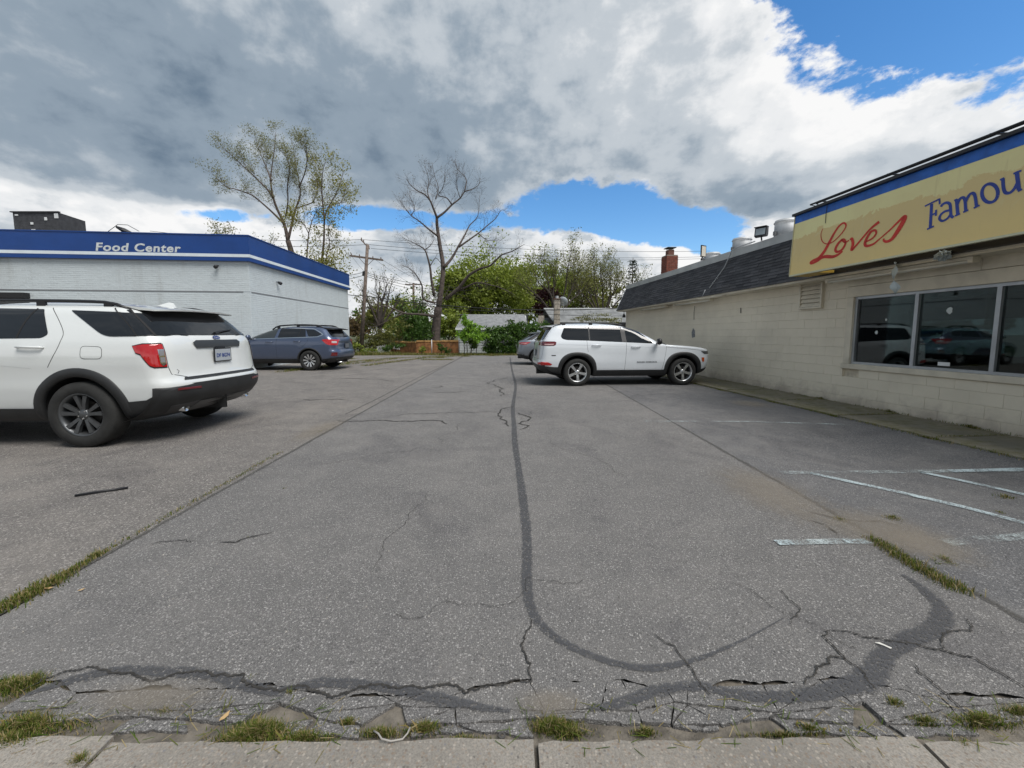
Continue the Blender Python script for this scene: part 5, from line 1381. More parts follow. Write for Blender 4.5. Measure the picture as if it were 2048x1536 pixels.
    plate(C, t, 1.06, txt='DF 8G74')
    C.endpanel('step_trim', [(-0.70, 0.775), (0.70, 0.775), (0.68, 0.81), (-0.68, 0.81)], M_CLAD, t, 0.012, rows=3)
    # badge oval
    ov = [(0.075 * math.cos(a), 1.298 + 0.030 * math.sin(a)) for a in np.linspace(0, 2 * math.pi, 25)[:-1]]
    C.endpanel('badge', ov, M_CHROME, t, 0.008, rows=8, cols=8)
    ov = [(0.067 * math.cos(a), 1.298 + 0.024 * math.sin(a)) for a in np.linspace(0, 2 * math.pi, 25)[:-1]]
    C.endpanel('badge', ov, simple('badge blue', (0.01, 0.03, 0.16), 0.2), t, 0.010, rows=8, cols=8)
    badge_text(C, 'Ford', t, 0.048, 1.285, 0.042, M_CHROME, off=0.012, shear=0.3)
    badge_text(C, 'XLT', t, 0.74, 0.865, 0.075, M_CHROME, off=0.006, spacing=1.3)
    # tail lamps: side wrap and rear face
    YE = 0.822
    C.corner('tail_light', [(0.04, 1.205), (0.13, 1.130), (0.29, 1.112), (0.41, 1.03), (0.50, 0.975), (0.62, 0.957), (0.995, 0.957), (0.995, 1.228), (0.4, 1.225)], M_LAMPR, t, 0.008, YE, rows=16, cols=22)
    C.corner('lamp_border', [(0.02, 1.212), (0.12, 1.120), (0.28, 1.096), (0.39, 1.018), (0.49, 0.962), (0.61, 0.942), (1.0, 0.942), (1.0, 1.242), (0.4, 1.239)], M_GAP, t, 0.004, YE, rows=16, cols=22)
    C.corner('lamp_chrome', [(0.80, 1.0), (0.87, 0.966), (0.975, 0.985), (0.985, 1.165), (0.80, 1.165)], M_CHROME, t, 0.012, YE, rows=8, cols=8)
    for z0 in (1.008, 1.088): C.corner('reverse_light', [(0.825, z0), (0.955, z0), (0.965, z0 + 0.062), (0.825, z0 + 0.062)], simple('smoked reverse lens', (0.22, 0.22, 0.23), 0.1), t, 0.015, YE, rows=3, cols=5)
    for s_ in (-1, 1):
        C.endpanel('reflector', [(s_ * 0.52, 0.655), (s_ * 0.80, 0.662), (s_ * 0.80, 0.69), (s_ * 0.52, 0.685)], M_LAMPD, t, 0.020, rows=3, cols=8)
    # black lower bumper, arches, sills
    C.panel('bumper_cladding', [(-0.50, 0.305), (-0.52, 0.545), (-0.74, 0.565), (-0.90, 0.655), (-1.02, 0.71), (-1.02, 0.305)], M_CLAD, t, 0.012, rows=16)
    C.endpanel('bumper_cladding', [(-0.97, 0.315), (0.97, 0.315), (0.965, 0.705), (0.60, 0.735), (-0.60, 0.735), (-0.965, 0.705)], M_CLAD, t, 0.013, rows=14, cols=30)
    C.endpanel('skid_plate', [(-0.55, 0.36), (0.55, 0.36), (0.46, 0.49), (-0.46, 0.49)], simple('satin grey trim', (0.10, 0.10, 0.10), 0.45), t, 0.02, rows=6)
    for s_ in (-1, 1):
        P_ = Vector(C.rearP(s_ * 0.60, 0.41, 0.0))
        MB().lathe([(0.20, 0.045), (-0.045, 0.048), (-0.05, 0.042), (0.02, 0.038), (0.05, 0.0)], 18, 'x', tuple(P_)).build('exhaust_tip', M_CHROME, t, True, True)
        C.endpanel('exhaust_surround', [(s_ * 0.48, 0.37), (s_ * 0.76, 0.37), (s_ * 0.80, 0.48), (s_ * 0.46, 0.50)], simple('exhaust trim', (0.05, 0.05, 0.052), 0.5), t, 0.016, rows=5, cols=8)
    C.arch('arch_trim', 0, 0.40, 0.45, 0.555, M_CLAD, t, -22, 196); C.arch('arch_trim', 3.025, 0.40, 0.45, 0.555, M_CLAD, t, -14, 202)
    C.strip('sill_trim', 0.52, 2.52, 0.305, 0.475, M_CLAD, t)
    C.panel('fuel_door', [(-0.06, 1.065), (-0.06, 1.21), (-0.295, 1.195), (-0.30, 1.06)], M_CWHITE, t, 0.0015, sides=(1,), r=0.05)
    rp_ = round_poly([(-0.06, 1.06), (-0.06, 1.21), (-0.295, 1.2), (-0.30, 1.06)], 0.05); C.seam(rp_, t, 0.005, sides=(1,), off=0.002, closed=True)
    handle(C, t, 0.36, 0.62, 1.19, M_CWHITE); handle(C, t, 1.56, 1.82, 1.18, M_CWHITE)
    zt = lambda x: float(pchip([-0.6, -0.2, 0.3, 1.0, 1.6], [1.635, 1.668, 1.685, 1.69, 1.66], x))
    rails(C, t, -0.42, 1.66, 0.70, zt, 0.075, M_BLACK, 0.02)
    m_ = MB(); m_.prism([(-0.20, -0.03, 1.742), (-0.30, 0, 1.815), (-0.36, 0, 1.815), (-0.40, -0.03, 1.72), (-0.40, 0.03, 1.72), (-0.20, 0.03, 1.742)], (0, 0, 0.004)); 
    fin = MB(); fin.add([(-0.16, -0.035, 1.735), (-0.40, -0.035, 1.71), (-0.40, 0.035, 1.71), (-0.16, 0.035, 1.735), (-0.33, -0.006, 1.79), (-0.38, -0.006, 1.78), (-0.38, 0.006, 1.78), (-0.33, 0.006, 1.79)], [(0, 1, 5, 4), (1, 2, 6, 5), (2, 3, 7, 6), (3, 0, 4, 7), (4, 5, 6, 7)]); fin.build('antenna_fin', M_CWHITE, t, False, True)
    # front end
    C.endpanel('windshield', [(-0.80, 1.21), (0.80, 1.21), (0.68, 1.64), (-0.68, 1.64)], M_TINT2, t, 0.004, True, r=0.04)
    C.endpanel('grille', [(-0.55, 0.62), (0.55, 0.62), (0.62, 0.86), (-0.62, 0.86)], M_CLAD, t, 0.01, True, r=0.04); C.endpanel('bumper_cladding', [(-0.9, 0.32), (0.9, 0.32), (0.9, 0.50), (-0.9, 0.50)], M_CLAD, t, 0.012, True)
    for s_ in (-1, 1):
        C.endpanel('headlight', [(s_ * 0.64, 0.76), (s_ * 0.92, 0.80), (s_ * 0.93, 0.90), (s_ * 0.64, 0.88)], M_LAMPC, t, 0.008, True, cols=8)
        mirror(C, t, 2.36, 1.20, M_CWHITE, s_)
    for xw in (0.0, 3.025):
        for s_ in (-1, 1): wheel(t, xw, s_ * 0.865, 0.395, 0.395, 0.25, 0.252, 'twin', s_)
    return t

# ---------------- white boxy SUV, side on, nose towards the shop wall
def boxy_suv(loc_, rz, sc, lab, group='cars parked in the lot'):
    t = empty('parked_suv', loc_, rz, sc); tag(t, lab, 'car', group)
    K = [(0.27, -0.55, 3.55, 0.80, 0.25, 0.40), (0.36, -0.85, 3.82, 0.90, 0.28, 0.50), (0.46, -1.02, 3.93, 0.94, 0.28, 0.50), (0.58, -1.09, 3.985, 0.955, 0.28, 0.50), (0.68, -1.10, 4.0, 0.965, 0.28, 0.48),
         (0.74, -1.075, 4.0, 0.968, 0.28, 0.46), (0.90, -1.06, 3.995, 0.972, 0.28, 0.46), (0.98, -1.05, 3.98, 0.975, 0.28, 0.50), (1.03, -1.045, 3.95, 0.975, 0.28, 0.50), (1.08, -1.04, 3.80, 0.975, 0.28, 0.60), (1.13, -1.035, 3.38, 0.970, 0.28, 0.75), (1.175, -1.03, 2.70, 0.965, 0.28, 0.60),
         (1.22, -1.02, 2.50, 0.955, 0.28, 0.5), (1.30, -0.99, 2.36, 0.925, 0.28, 0.45), (1.42, -0.92, 2.14, 0.875, 0.28, 0.45), (1.55, -0.84, 1.88, 0.825, 0.30, 0.45), (1.66, -0.76, 1.56, 0.775, 0.32, 0.45), (1.71, -0.70, 1.36, 0.74, 0.36, 0.45),
         (1.745, -0.58, 1.10, 0.665, 0.4, 0.45), (1.77, -0.36, 0.80, 0.54, 0.4, 0.4), (1.785, -0.05, 0.55, 0.34, 0.3, 0.3), (1.79, 0.10, 0.4, 0.10, 0.1, 0.1)]
    C = Car(K, 4.0, 0.03, ((0.0, 0.66, 0.03, 0.70, 0.26), (3.09, 0.66, 0.03, 0.70, 0.26)))
    me = C.shell(zlevels(0.27, 1.79, (1.70, 1.72, 1.73, 1.755, 1.765, 1.775, 1.78)), [(0, 0.40, 0.47), (3.09, 0.40, 0.47)], M_CWHITE2, 0.33)
    mesh_obj('body', me, None, t)
    C.panel('window', [(-0.36, 1.655), (-0.47, 1.405), (-0.42, 1.335), (-0.30, 1.305), (0.33, 1.285), (0.33, 1.665)], M_TINT, t, 0.003, r=(0.03, 0.04, 0.04, 0.03, 0.02, 0.01), rows=14)
    C.panel('window', [(0.36, 1.665), (0.36, 1.283), (1.30, 1.243), (1.27, 1.668)], M_TINT, t, 0.003, r=0.015, rows=12)
    C.panel('window', [(1.36, 1.665), (1.40, 1.238), (2.18, 1.205), (2.12, 1.28), (1.78, 1.56), (1.58, 1.645)], M_TINT, t, 0.003, r=(0.01, 0.01, 0.03, 0.02, 0.05, 0.05), rows=14)
    C.panel('pillar_trim', [(1.25, 1.668), (1.285, 1.244), (1.415, 1.238), (1.375, 1.666)], M_BLACK, t, 0.004, rows=6); C.panel('pillar_trim', [(0.33, 1.668), (0.33, 1.285), (0.365, 1.283), (0.365, 1.668)], M_BLACK, t, 0.004, rows=6)
    C.seam([(0.27, 1.68), (0.27, 1.2), (0.30, 0.97)], t); C.seam([(1.36, 1.655), (1.40, 1.2), (1.39, 0.8), (1.37, 0.45)], t); C.seam([(2.58, 1.16), (2.55, 0.9), (2.47, 0.45)], t)
    C.seam([(-0.55, 1.185), (0.3, 1.155), (1.4, 1.12), (2.58, 1.08)], t, 0.006, off=0.001, mat=simple('crease shade 2', (0.55, 0.58, 0.61), 0.4), name='crease')
    C.seam([(2.58, 1.10), (3.1, 1.06), (3.7, 1.0)], t, 0.006)
    C.panel('tail_light', [(-0.60, 1.245), (-0.62, 1.17), (-0.67, 1.145), (-1.0, 1.14), (-1.01, 1.265), (-0.65, 1.265)], M_LAMPD, t, 0.006, rows=6); C.panel('lamp_band', [(-0.66, 1.20), (-0.70, 1.165), (-0.93, 1.165), (-0.93, 1.195)], simple('pale lamp band', (0.55, 0.35, 0.35), 0.15), t, 0.009, rows=3)  # pale band coloured on the side lens of the tail lamp
    for s_ in (-1, 1):
        C.endpanel('tail_light', [(s_ * 0.45, 1.15), (s_ * 0.935, 1.14), (s_ * 0.93, 1.265), (s_ * 0.45, 1.245)], M_LAMPD, t, 0.006, rows=5, cols=8)
        C.endpanel('reflector', [(s_ * 0.62, 0.60), (s_ * 0.90, 0.62), (s_ * 0.90, 0.69), (s_ * 0.62, 0.66)], M_LAMPR, t, 0.018, rows=4, cols=8)
        C.endpanel('headlight', [(s_ * 0.50, 0.91), (s_ * 0.93, 0.90), (s_ * 0.93, 0.995), (s_ * 0.50, 0.985)], M_LAMPK, t, 0.008, True, rows=4, cols=8)
        mirror(C, t, 2.30, 1.20, M_BLACK, s_)
    C.panel('headlight', [(3.60, 0.985), (3.72, 0.90), (3.94, 0.895), (3.95, 0.985)], M_LAMPK, t, 0.007, rows=5); C.panel('marker', [(3.63, 0.80), (3.66, 0.68), (3.72, 0.68), (3.72, 0.80)], M_AMBER, t, 0.008, rows=3)
    C.panel('reflector', [(-0.72, 0.63), (-0.76, 0.595), (-1.02, 0.60), (-1.02, 0.69), (-0.82, 0.68)], M_LAMPR, t, 0.018, rows=4)
    C.endpanel('rear_window', [(-0.78, 1.30), (0.78, 1.30), (0.70, 1.665), (-0.70, 1.665)], M_TINT, t, 0.004, r=0.06, rows=12)
    C.endpanel('window_surround', [(-0.83, 1.27), (0.83, 1.27), (0.74, 1.70), (-0.74, 1.70)], M_CHROME, t, 0.002, r=0.06, rows=12)
    sp_ = MB(); vs = []
    for y in np.linspace(-0.70, 0.70, 13):
        q_ = (abs(y) / .72) ** 2; vs += [(-0.45, y, 1.755 - .02 * q_), (-0.82 + .05 * q_, y, 1.725 - .02 * q_), (-0.90 + .06 * q_, y, 1.705 - .02 * q_), (-0.88 + .06 * q_, y, 1.68), (-0.68, y, 1.67)]
    sp_.add(vs, [(i * 5 + j, i * 5 + j + 1, (i + 1) * 5 + j + 1, (i + 1) * 5 + j) for i in range(12) for j in range(4)] + [(0, 1, 2, 3, 4), tuple(60 + j for j in (4, 3, 2, 1, 0))]); sp_.build('spoiler', M_CWHITE2, t, False, True)
    C.endpanel('spoiler_trim', [(-0.72, 1.665), (0.72, 1.665), (0.70, 1.705), (-0.70, 1.705)], M_BLACK, t, 0.02, rows=3)
    C.endseam([(0.88, 1.29), (0.87, 0.9), (0.80, 0.76), (-0.80, 0.76), (-0.87, 0.9), (-0.88, 1.29)], t)
    plate(C, t, 0.93, txt=None)
    C.panel('bumper_cladding', [(-0.50, 0.275), (-0.54, 0.555), (-0.75, 0.545), (-1.04, 0.60), (-1.04, 0.275)], M_CLAD, t, 0.012, rows=10); C.endpanel('bumper_cladding', [(-0.95, 0.285), (0.95, 0.285), (0.95, 0.595), (-0.95, 0.595)], M_CLAD, t, 0.013, rows=10, cols=24)
    C.arch('arch_trim', 0, 0.40, 0.465, 0.565, M_CLAD, t, -14, 196, sq=0.06); C.arch('arch_trim', 3.09, 0.40, 0.465, 0.565, M_CLAD, t, -16, 196, sq=0.06)
    C.strip('sill_trim', 0.53, 2.57, 0.275, 0.455, M_CLAD, t); C.panel('bumper_cladding', [(3.62, 0.275), (3.62, 0.46), (3.80, 0.50), (3.93, 0.50), (3.93, 0.275)], M_CLAD, t, 0.012, rows=6); C.endpanel('bumper_cladding', [(-0.92, 0.285), (0.92, 0.285), (0.92, 0.50), (-0.92, 0.50)], M_CLAD, t, 0.013, True)
    C.endpanel('grille', [(-0.48, 0.80), (0.48, 0.80), (0.48, 0.96), (-0.48, 0.96)], M_CLAD, t, 0.008, True); C.endpanel('windshield', [(-0.78, 1.22), (0.78, 1.22), (0.66, 1.68), (-0.66, 1.68)], M_TINT2, t, 0.004, True, r=0.05)
    handle(C, t, 0.42, 0.66, 1.155, M_CWHITE2); handle(C, t, 1.56, 1.80, 1.115, M_CWHITE2)
    MB().tube([C.sideP(2.56, 1.16, 0.0, -1), (2.70, -0.55, 1.20), (2.66, -0.25, 1.205)], 0.012, 5).build('wiper', M_BLACK, t)
    zt = lambda x: float(pchip([-0.7, -0.3, 0.4, 1.0, 1.5], [1.70, 1.735, 1.745, 1.735, 1.70], x))
    rails(C, t, -0.60, 1.45, 0.69, zt, 0.05, M_BLACK, 0.016)
    for s_, x_ in ((-1, 1.72), (1, 2.42)): badge_text(C, 'GRAND CHEROKEE', t, 0, 0.66, 0.058, M_BLACK, rear=False, xs=x_, s_=s_, off=0.006, spacing=1.2)
    C.panel('badge', [(-0.62, 0.86), (-0.62, 0.885), (-0.74, 0.885), (-0.74, 0.86)], M_BLACK, t, 0.004, rows=2)
    for xw in (0.0, 3.09):
        for s_ in (-1, 1): wheel(t, xw, s_ * 0.855, 0.39, 0.39, 0.265, 0.265, 'five', s_)
    return t

# ---------------- blue estate wagon
def wagon(loc_, rz, sc, lab):
    t = empty('parked_wagon', loc_, rz, sc); tag(t, lab, 'car', 'cars parked in the lot')
    K = [(0.26, -0.60, 3.3, 0.76, 0.28, 0.4), (0.34, -0.86, 3.52, 0.84, 0.34, 0.5), (0.46, -0.99, 3.64, 0.885, 0.36, 0.6), (0.58, -1.03, 3.69, 0.90, 0.36, 0.62), (0.68, -1.02, 3.69, 0.908, 0.36, 0.62), (0.74, -0.97, 3.66, 0.912, 0.36, 0.65),
         (0.86, -0.945, 3.55, 0.918, 0.36, 0.75), (0.93, -0.94, 3.30, 0.918, 0.36, 0.85), (0.99, -0.93, 2.95, 0.912, 0.36, 0.85), (1.05, -0.92, 2.62, 0.905, 0.36, 0.7), (1.12, -0.90, 2.42, 0.89, 0.36, 0.5), (1.19, -0.86, 2.26, 0.865, 0.36, 0.5),
         (1.30, -0.77, 2.00, 0.805, 0.38, 0.5), (1.40, -0.69, 1.75, 0.745, 0.40, 0.5), (1.48, -0.62, 1.50, 0.70, 0.42, 0.5), (1.53, -0.56, 1.30, 0.655, 0.45, 0.5), (1.57, -0.44, 1.02, 0.57, 0.45, 0.4), (1.595, -0.22, 0.75, 0.43, 0.4, 0.4), (1.605, 0.05, 0.5, 0.22, 0.2, 0.2), (1.608, 0.2, 0.4, 0.06, 0.08, 0.08)]
    C = Car(K, 3.0, 0.05, ((0.0, 0.60, 0.02, 0.55, 0.24), (2.745, 0.60, 0.02, 0.55, 0.24)))
    me = C.shell(zlevels(0.26, 1.608, (1.55, 1.56, 1.58, 1.585, 1.60)), [(0, 0.37, 0.415), (2.745, 0.37, 0.415)], M_CBLUE, 0.32); mesh_obj('body', me, None, t)
    C.panel('window', [(0.19, 1.475), (0.02, 1.212), (-0.28, 1.225), (-0.43, 1.30), (-0.12, 1.46)], M_TINT, t, 0.004, r=0.04, rows=12)
    C.panel('window', [(0.20, 1.49), (0.12, 1.205), (1.13, 1.175), (1.10, 1.50)], M_TINT, t, 0.004, r=0.02)
    C.panel('window', [(1.19, 1.50), (1.24, 1.172), (2.10, 1.142), (1.98, 1.22), (1.58, 1.44)], M_TINT2, t, 0.004, r=0.03)
    C.seam([(2.22, 1.13), (1.98, 1.26), (1.60, 1.455), (1.2, 1.515), (0.5, 1.515), (0.1, 1.495), (-0.14, 1.475), (-0.44, 1.315), (-0.46, 1.275), (-0.30, 1.205)], t, 0.022, off=0.005, mat=M_CHROME, name='window_trim'); C.seam([(-0.30, 1.205), (0.5, 1.178), (1.3, 1.152), (2.2, 1.118)], t, 0.02, off=0.005, mat=M_CHROME, name='window_trim')
    C.seam([(0.36, 1.49), (0.40, 1.205)], t, 0.02, off=0.0055)
    C.seam([(0.02, 1.21), (0.05, 1.05), (0.18, 0.90), (0.36, 0.78)], t); C.seam([(1.16, 1.18), (1.18, 0.9), (1.18, 0.45)], t); C.seam([(2.24, 1.10), (2.24, 0.8), (2.20, 0.45)], t)
    C.panel('tail_light', [(-0.46, 1.10), (-0.62, 0.96), (-0.72, 0.915), (-0.90, 0.905), (-0.895, 1.11), (-0.60, 1.125)], M_LAMPR, t, 0.006, r=0.02, rows=10)
    for s_ in (-1, 1):
        C.endpanel('tail_light', [(s_ * 0.60, 0.92), (s_ * 0.86, 0.91), (s_ * 0.86, 1.11), (s_ * 0.62, 1.09)], M_LAMPR, t, 0.006, rows=6, cols=8); C.endpanel('reverse_light', [(s_ * 0.61, 0.985), (s_ * 0.80, 0.985), (s_ * 0.80, 1.055), (s_ * 0.62, 1.05)], M_LAMPC, t, 0.009, rows=4, cols=6)
        C.endpanel('reflector', [(s_ * 0.72, 0.53), (s_ * 0.86, 0.53), (s_ * 0.86, 0.65), (s_ * 0.72, 0.65)], M_LAMPD, t, 0.014, rows=4, cols=6)
        C.endpanel('headlight', [(s_ * 0.55, 0.70), (s_ * 0.86, 0.74), (s_ * 0.86, 0.84), (s_ * 0.55, 0.80)], M_LAMPC, t, 0.008, True, rows=4, cols=8)
        mirror(C, t, 2.12, 1.13, M_CBLUE, s_)
    C.endpanel('rear_window', [(-0.70, 1.20), (0.70, 1.20), (0.60, 1.46), (-0.60, 1.46)], M_TINT, t, 0.004, r=0.05, rows=10)
    sp_ = MB(); vs = []
    for y in np.linspace(-0.60, 0.60, 13):
        q_ = (abs(y) / .62) ** 2; vs += [(-0.40, y, 1.565 - .03 * q_), (-0.66, y, 1.535 - .03 * q_), (-0.82 + .05 * q_, y, 1.505 - .03 * q_), (-0.80 + .05 * q_, y, 1.485 - .03 * q_), (-0.55, y, 1.47)]
    sp_.add(vs, [(i * 5 + j, i * 5 + j + 1, (i + 1) * 5 + j + 1, (i + 1) * 5 + j) for i in range(12) for j in range(4)] + [(0, 1, 2, 3, 4), tuple(60 + j for j in (4, 3, 2, 1, 0))]); sp_.build('spoiler', M_BLACK, t, False, True)
    MB().tube([C.rearP(0.0, 1.205, 0.02), C.rearP(-0.15, 1.22, 0.03), C.rearP(-0.4, 1.23, 0.02)], 0.012, 5).build('wiper', M_BLACK, t)
    C.endpanel('handle_bar', [(-0.50, 1.00), (0.50, 1.00), (0.50, 1.05), (-0.50, 1.05)], simple('dark blue trim', (0.03, 0.04, 0.06), 0.3), t, 0.012, rows=3); plate(C, t, 0.88, txt=None, col=(0.12, 0.13, 0.15))
    C.endseam([(0.60, 1.18), (0.59, 0.95), (0.62, 0.76), (-0.62, 0.76), (-0.59, 0.95), (-0.60, 1.18)], t)
    C.panel('bumper_cladding', [(-0.44, 0.265), (-0.46, 0.42), (-0.70, 0.44), (-0.97, 0.47), (-0.97, 0.265)], M_CLAD, t, 0.01, rows=8); C.endpanel('bumper_cladding', [(-0.86, 0.275), (0.86, 0.275), (0.87, 0.47), (-0.87, 0.47)], M_CLAD, t, 0.011, rows=8, cols=24)
    C.arch('arch_trim', 0, 0.37, 0.41, 0.455, M_CLAD, t, -16, 196, off=0.01); C.arch('arch_trim', 2.745, 0.37, 0.41, 0.455, M_CLAD, t, -16, 196, off=0.01)
    C.strip('sill_trim', 0.44, 2.30, 0.265, 0.42, M_CLAD, t, 0.014); handle(C, t, 0.30, 0.52, 1.045, M_CBLUE); handle(C, t, 1.32, 1.54, 1.02, M_CBLUE)
    zt = lambda x: float(pchip([-0.55, -0.2, 0.4, 1.0, 1.5], [1.495, 1.53, 1.55, 1.53, 1.48], x)); rails(C, t, -0.42, 1.48, 0.58, zt, 0.10, M_BLACK, 0.026)
    C.endpanel('windshield', [(-0.70, 1.10), (0.70, 1.10), (0.58, 1.50), (-0.58, 1.50)], M_TINT2, t, 0.004, True, r=0.04); C.endpanel('grille', [(-0.4, 0.58), (0.4, 0.58), (0.42, 0.74), (-0.42, 0.74)], M_CLAD, t, 0.01, True)
    MB().tube([(-0.80, 0.55, 0.30), (-1.02, 0.55, 0.29)], 0.03, 10).build('exhaust_tip', M_CHROME, t, True)
    for xw in (0.0, 2.745):
        for s_ in (-1, 1): wheel(t, xw, s_ * 0.80, 0.363, 0.363, 0.225, 0.232, 'turbine', s_)
    return t

# ---------------- grey crossover, mostly behind the boxy SUV
def crossover(loc_, rz, sc, lab):
    t = empty('parked_crossover', loc_, rz, sc); tag(t, lab, 'car', 'cars parked in the lot')
    K = [(0.27, -0.60, 3.3, 0.78, 0.3, 0.4), (0.36, -0.84, 3.55, 0.87, 0.36, 0.5), (0.48, -0.96, 3.66, 0.91, 0.40, 0.6), (0.60, -1.0, 3.70, 0.93, 0.42, 0.62), (0.72, -0.98, 3.70, 0.94, 0.42, 0.62), (0.90, -0.95, 3.60, 0.945, 0.42, 0.75), (1.0, -0.93, 3.30, 0.94, 0.42, 0.85), (1.06, -0.92, 2.9, 0.935, 0.42, 0.8), (1.13, -0.88, 2.5, 0.915, 0.42, 0.6),
         (1.22, -0.75, 2.22, 0.86, 0.42, 0.5), (1.34, -0.54, 1.96, 0.79, 0.42, 0.5), (1.46, -0.30, 1.68, 0.72, 0.44, 0.5), (1.54, -0.12, 1.42, 0.66, 0.45, 0.5), (1.60, 0.10, 1.12, 0.55, 0.4, 0.4), (1.625, 0.3, 0.85, 0.36, 0.25, 0.25), (1.632, 0.4, 0.7, 0.10, 0.1, 0.1)]
    C = Car(K, 2.8, 0.05, ((0.0, 0.66, 0.03, 0.6, 0.26), (2.8, 0.66, 0.03, 0.6, 0.26)))
    me = C.shell(zlevels(0.27, 1.632, (1.57, 1.59, 1.61, 1.62)), [(0, 0.38, 0.43), (2.8, 0.38, 0.43)], M_CGREY, 0.33); mesh_obj('body', me, None, t)
    C.panel('window', [(0.25, 1.50), (-0.20, 1.21), (0.20, 1.18), (0.95, 1.17), (0.95, 1.54)], M_TINT, t, 0.004, r=0.03); C.panel('window', [(1.02, 1.54), (1.02, 1.17), (2.05, 1.14), (1.55, 1.46)], M_TINT, t, 0.004, r=0.03)
    C.panel('pillar_trim', [(0.02, 1.52), (-0.55, 1.20), (-0.28, 1.20), (0.2, 1.50)], M_BLACK, t, 0.004, rows=10)
    C.panel('tail_light', [(-0.35, 1.10), (-0.55, 0.99), (-0.70, 0.97), (-0.86, 0.985), (-0.85, 1.085)], M_LAMPR, t, 0.006, rows=6); C.panel('lamp_band', [(-0.50, 1.06), (-0.60, 1.01), (-0.80, 1.015), (-0.80, 1.045)], simple('pale lamp band 2', (0.6, 0.35, 0.35), 0.2), t, 0.009, rows=3)  # paler strip of colour across the tail lamp lens
    for s_ in (-1, 1):
        C.endpanel('tail_light', [(s_ * 0.55, 1.0), (s_ * 0.87, 0.98), (s_ * 0.86, 1.085), (s_ * 0.55, 1.06)], M_LAMPR, t, 0.006, rows=5, cols=8); mirror(C, t, 2.05, 1.16, M_CGREY, s_)
        C.endpanel('headlight', [(s_ * 0.55, 0.80), (s_ * 0.88, 0.84), (s_ * 0.88, 0.92), (s_ * 0.55, 0.88)], M_LAMPC, t, 0.008, True, rows=4, cols=8)
    C.endpanel('rear_window', [(-0.70, 1.19), (0.70, 1.19), (0.58, 1.50), (-0.58, 1.50)], M_TINT, t, 0.004, r=0.05); plate(C, t, 0.86, txt=None)
    sp_ = MB(); vs = []
    for y in np.linspace(-0.60, 0.60, 13):
        q_ = (abs(y) / .62) ** 2; vs += [(0.10, y, 1.60 - .04 * q_), (-0.25, y, 1.575 - .04 * q_), (-0.48 + .06 * q_, y, 1.54 - .03 * q_), (-0.46 + .06 * q_, y, 1.52 - .03 * q_), (-0.15, y, 1.50)]
    sp_.add(vs, [(i * 5 + j, i * 5 + j + 1, (i + 1) * 5 + j + 1, (i + 1) * 5 + j) for i in range(12) for j in range(4)] + [(0, 1, 2, 3, 4), tuple(60 + j for j in (4, 3, 2, 1, 0))]); sp_.build('spoiler', M_CGREY, t, False, True)
    fin = MB(); fin.add([(0.25, -0.03, 1.61), (0.02, -0.03, 1.60), (0.02, 0.03, 1.60), (0.25, 0.03, 1.61), (0.08, -0.006, 1.68), (0.03, -0.006, 1.67), (0.03, 0.006, 1.67), (0.08, 0.006, 1.68)], [(0, 1, 5, 4), (1, 2, 6, 5), (2, 3, 7, 6), (3, 0, 4, 7), (4, 5, 6, 7)]); fin.build('antenna_fin', M_CGREY, t, False, True)
    C.panel('bumper_cladding', [(-0.46, 0.275), (-0.47, 0.46), (-0.70, 0.48), (-0.93, 0.52), (-0.93, 0.275)], M_CLAD, t, 0.01, rows=8); C.endpanel('bumper_cladding', [(-0.88, 0.285), (0.88, 0.285), (0.89, 0.52), (-0.89, 0.52)], M_CLAD, t, 0.011, rows=8, cols=24)
    C.arch('arch_trim', 0, 0.38, 0.425, 0.475, M_CLAD, t, -16, 196, off=0.01); C.arch('arch_trim', 2.8, 0.38, 0.425, 0.475, M_CLAD, t, -16, 196, off=0.01); C.strip('sill_trim', 0.46, 2.34, 0.275, 0.42, M_CLAD, t, 0.014)
    C.endpanel('windshield', [(-0.72, 1.12), (0.72, 1.12), (0.58, 1.52), (-0.58, 1.52)], M_TINT2, t, 0.004, True, r=0.04)
    for xw in (0.0, 2.8):
        for s_ in (-1, 1): wheel(t, xw, s_ * 0.82, 0.37, 0.37, 0.235, 0.25, 'plain', s_)
    return t

def place(fn, contact, hd, sc, off_y, lab, **kw):
    """contact: ground point under the outer rear tyre on the camera side; hd: heading vector; off_y: local y of that tyre"""
    a = math.atan2(hd[1], hd[0]); o = Vector((contact[0], contact[1], 0)) - Matrix.Rotation(a, 3, 'Z') @ Vector((0, off_y * sc, 0))
    return fn(o, a, sc, lab, **kw)
place(white_suv, (-5.47, 4.95), (-1, -0.03), 1.075, 0.97, 'white SUV at the left edge of the lot seen from behind')
place(boxy_suv, (1.82, 10.95), (0.996, 0.075), 0.985, -0.96, 'white boxy SUV parked nose in against the shop wall')
place(wagon, (-8.02, 15.6), (-1, 0.04), 1.11, 0.90, 'slate blue estate wagon with black roof rails by the white store')
place(crossover, (1.22, 18.4), (1, 0.03), 0.98, -0.92, 'grey crossover mostly hidden behind the boxy white SUV')
bs = boxy_suv((19.2, 17.0, 0), R(180), 0.95, 'white SUV seen dimly through the shop windows', 'cars parked in the lot')

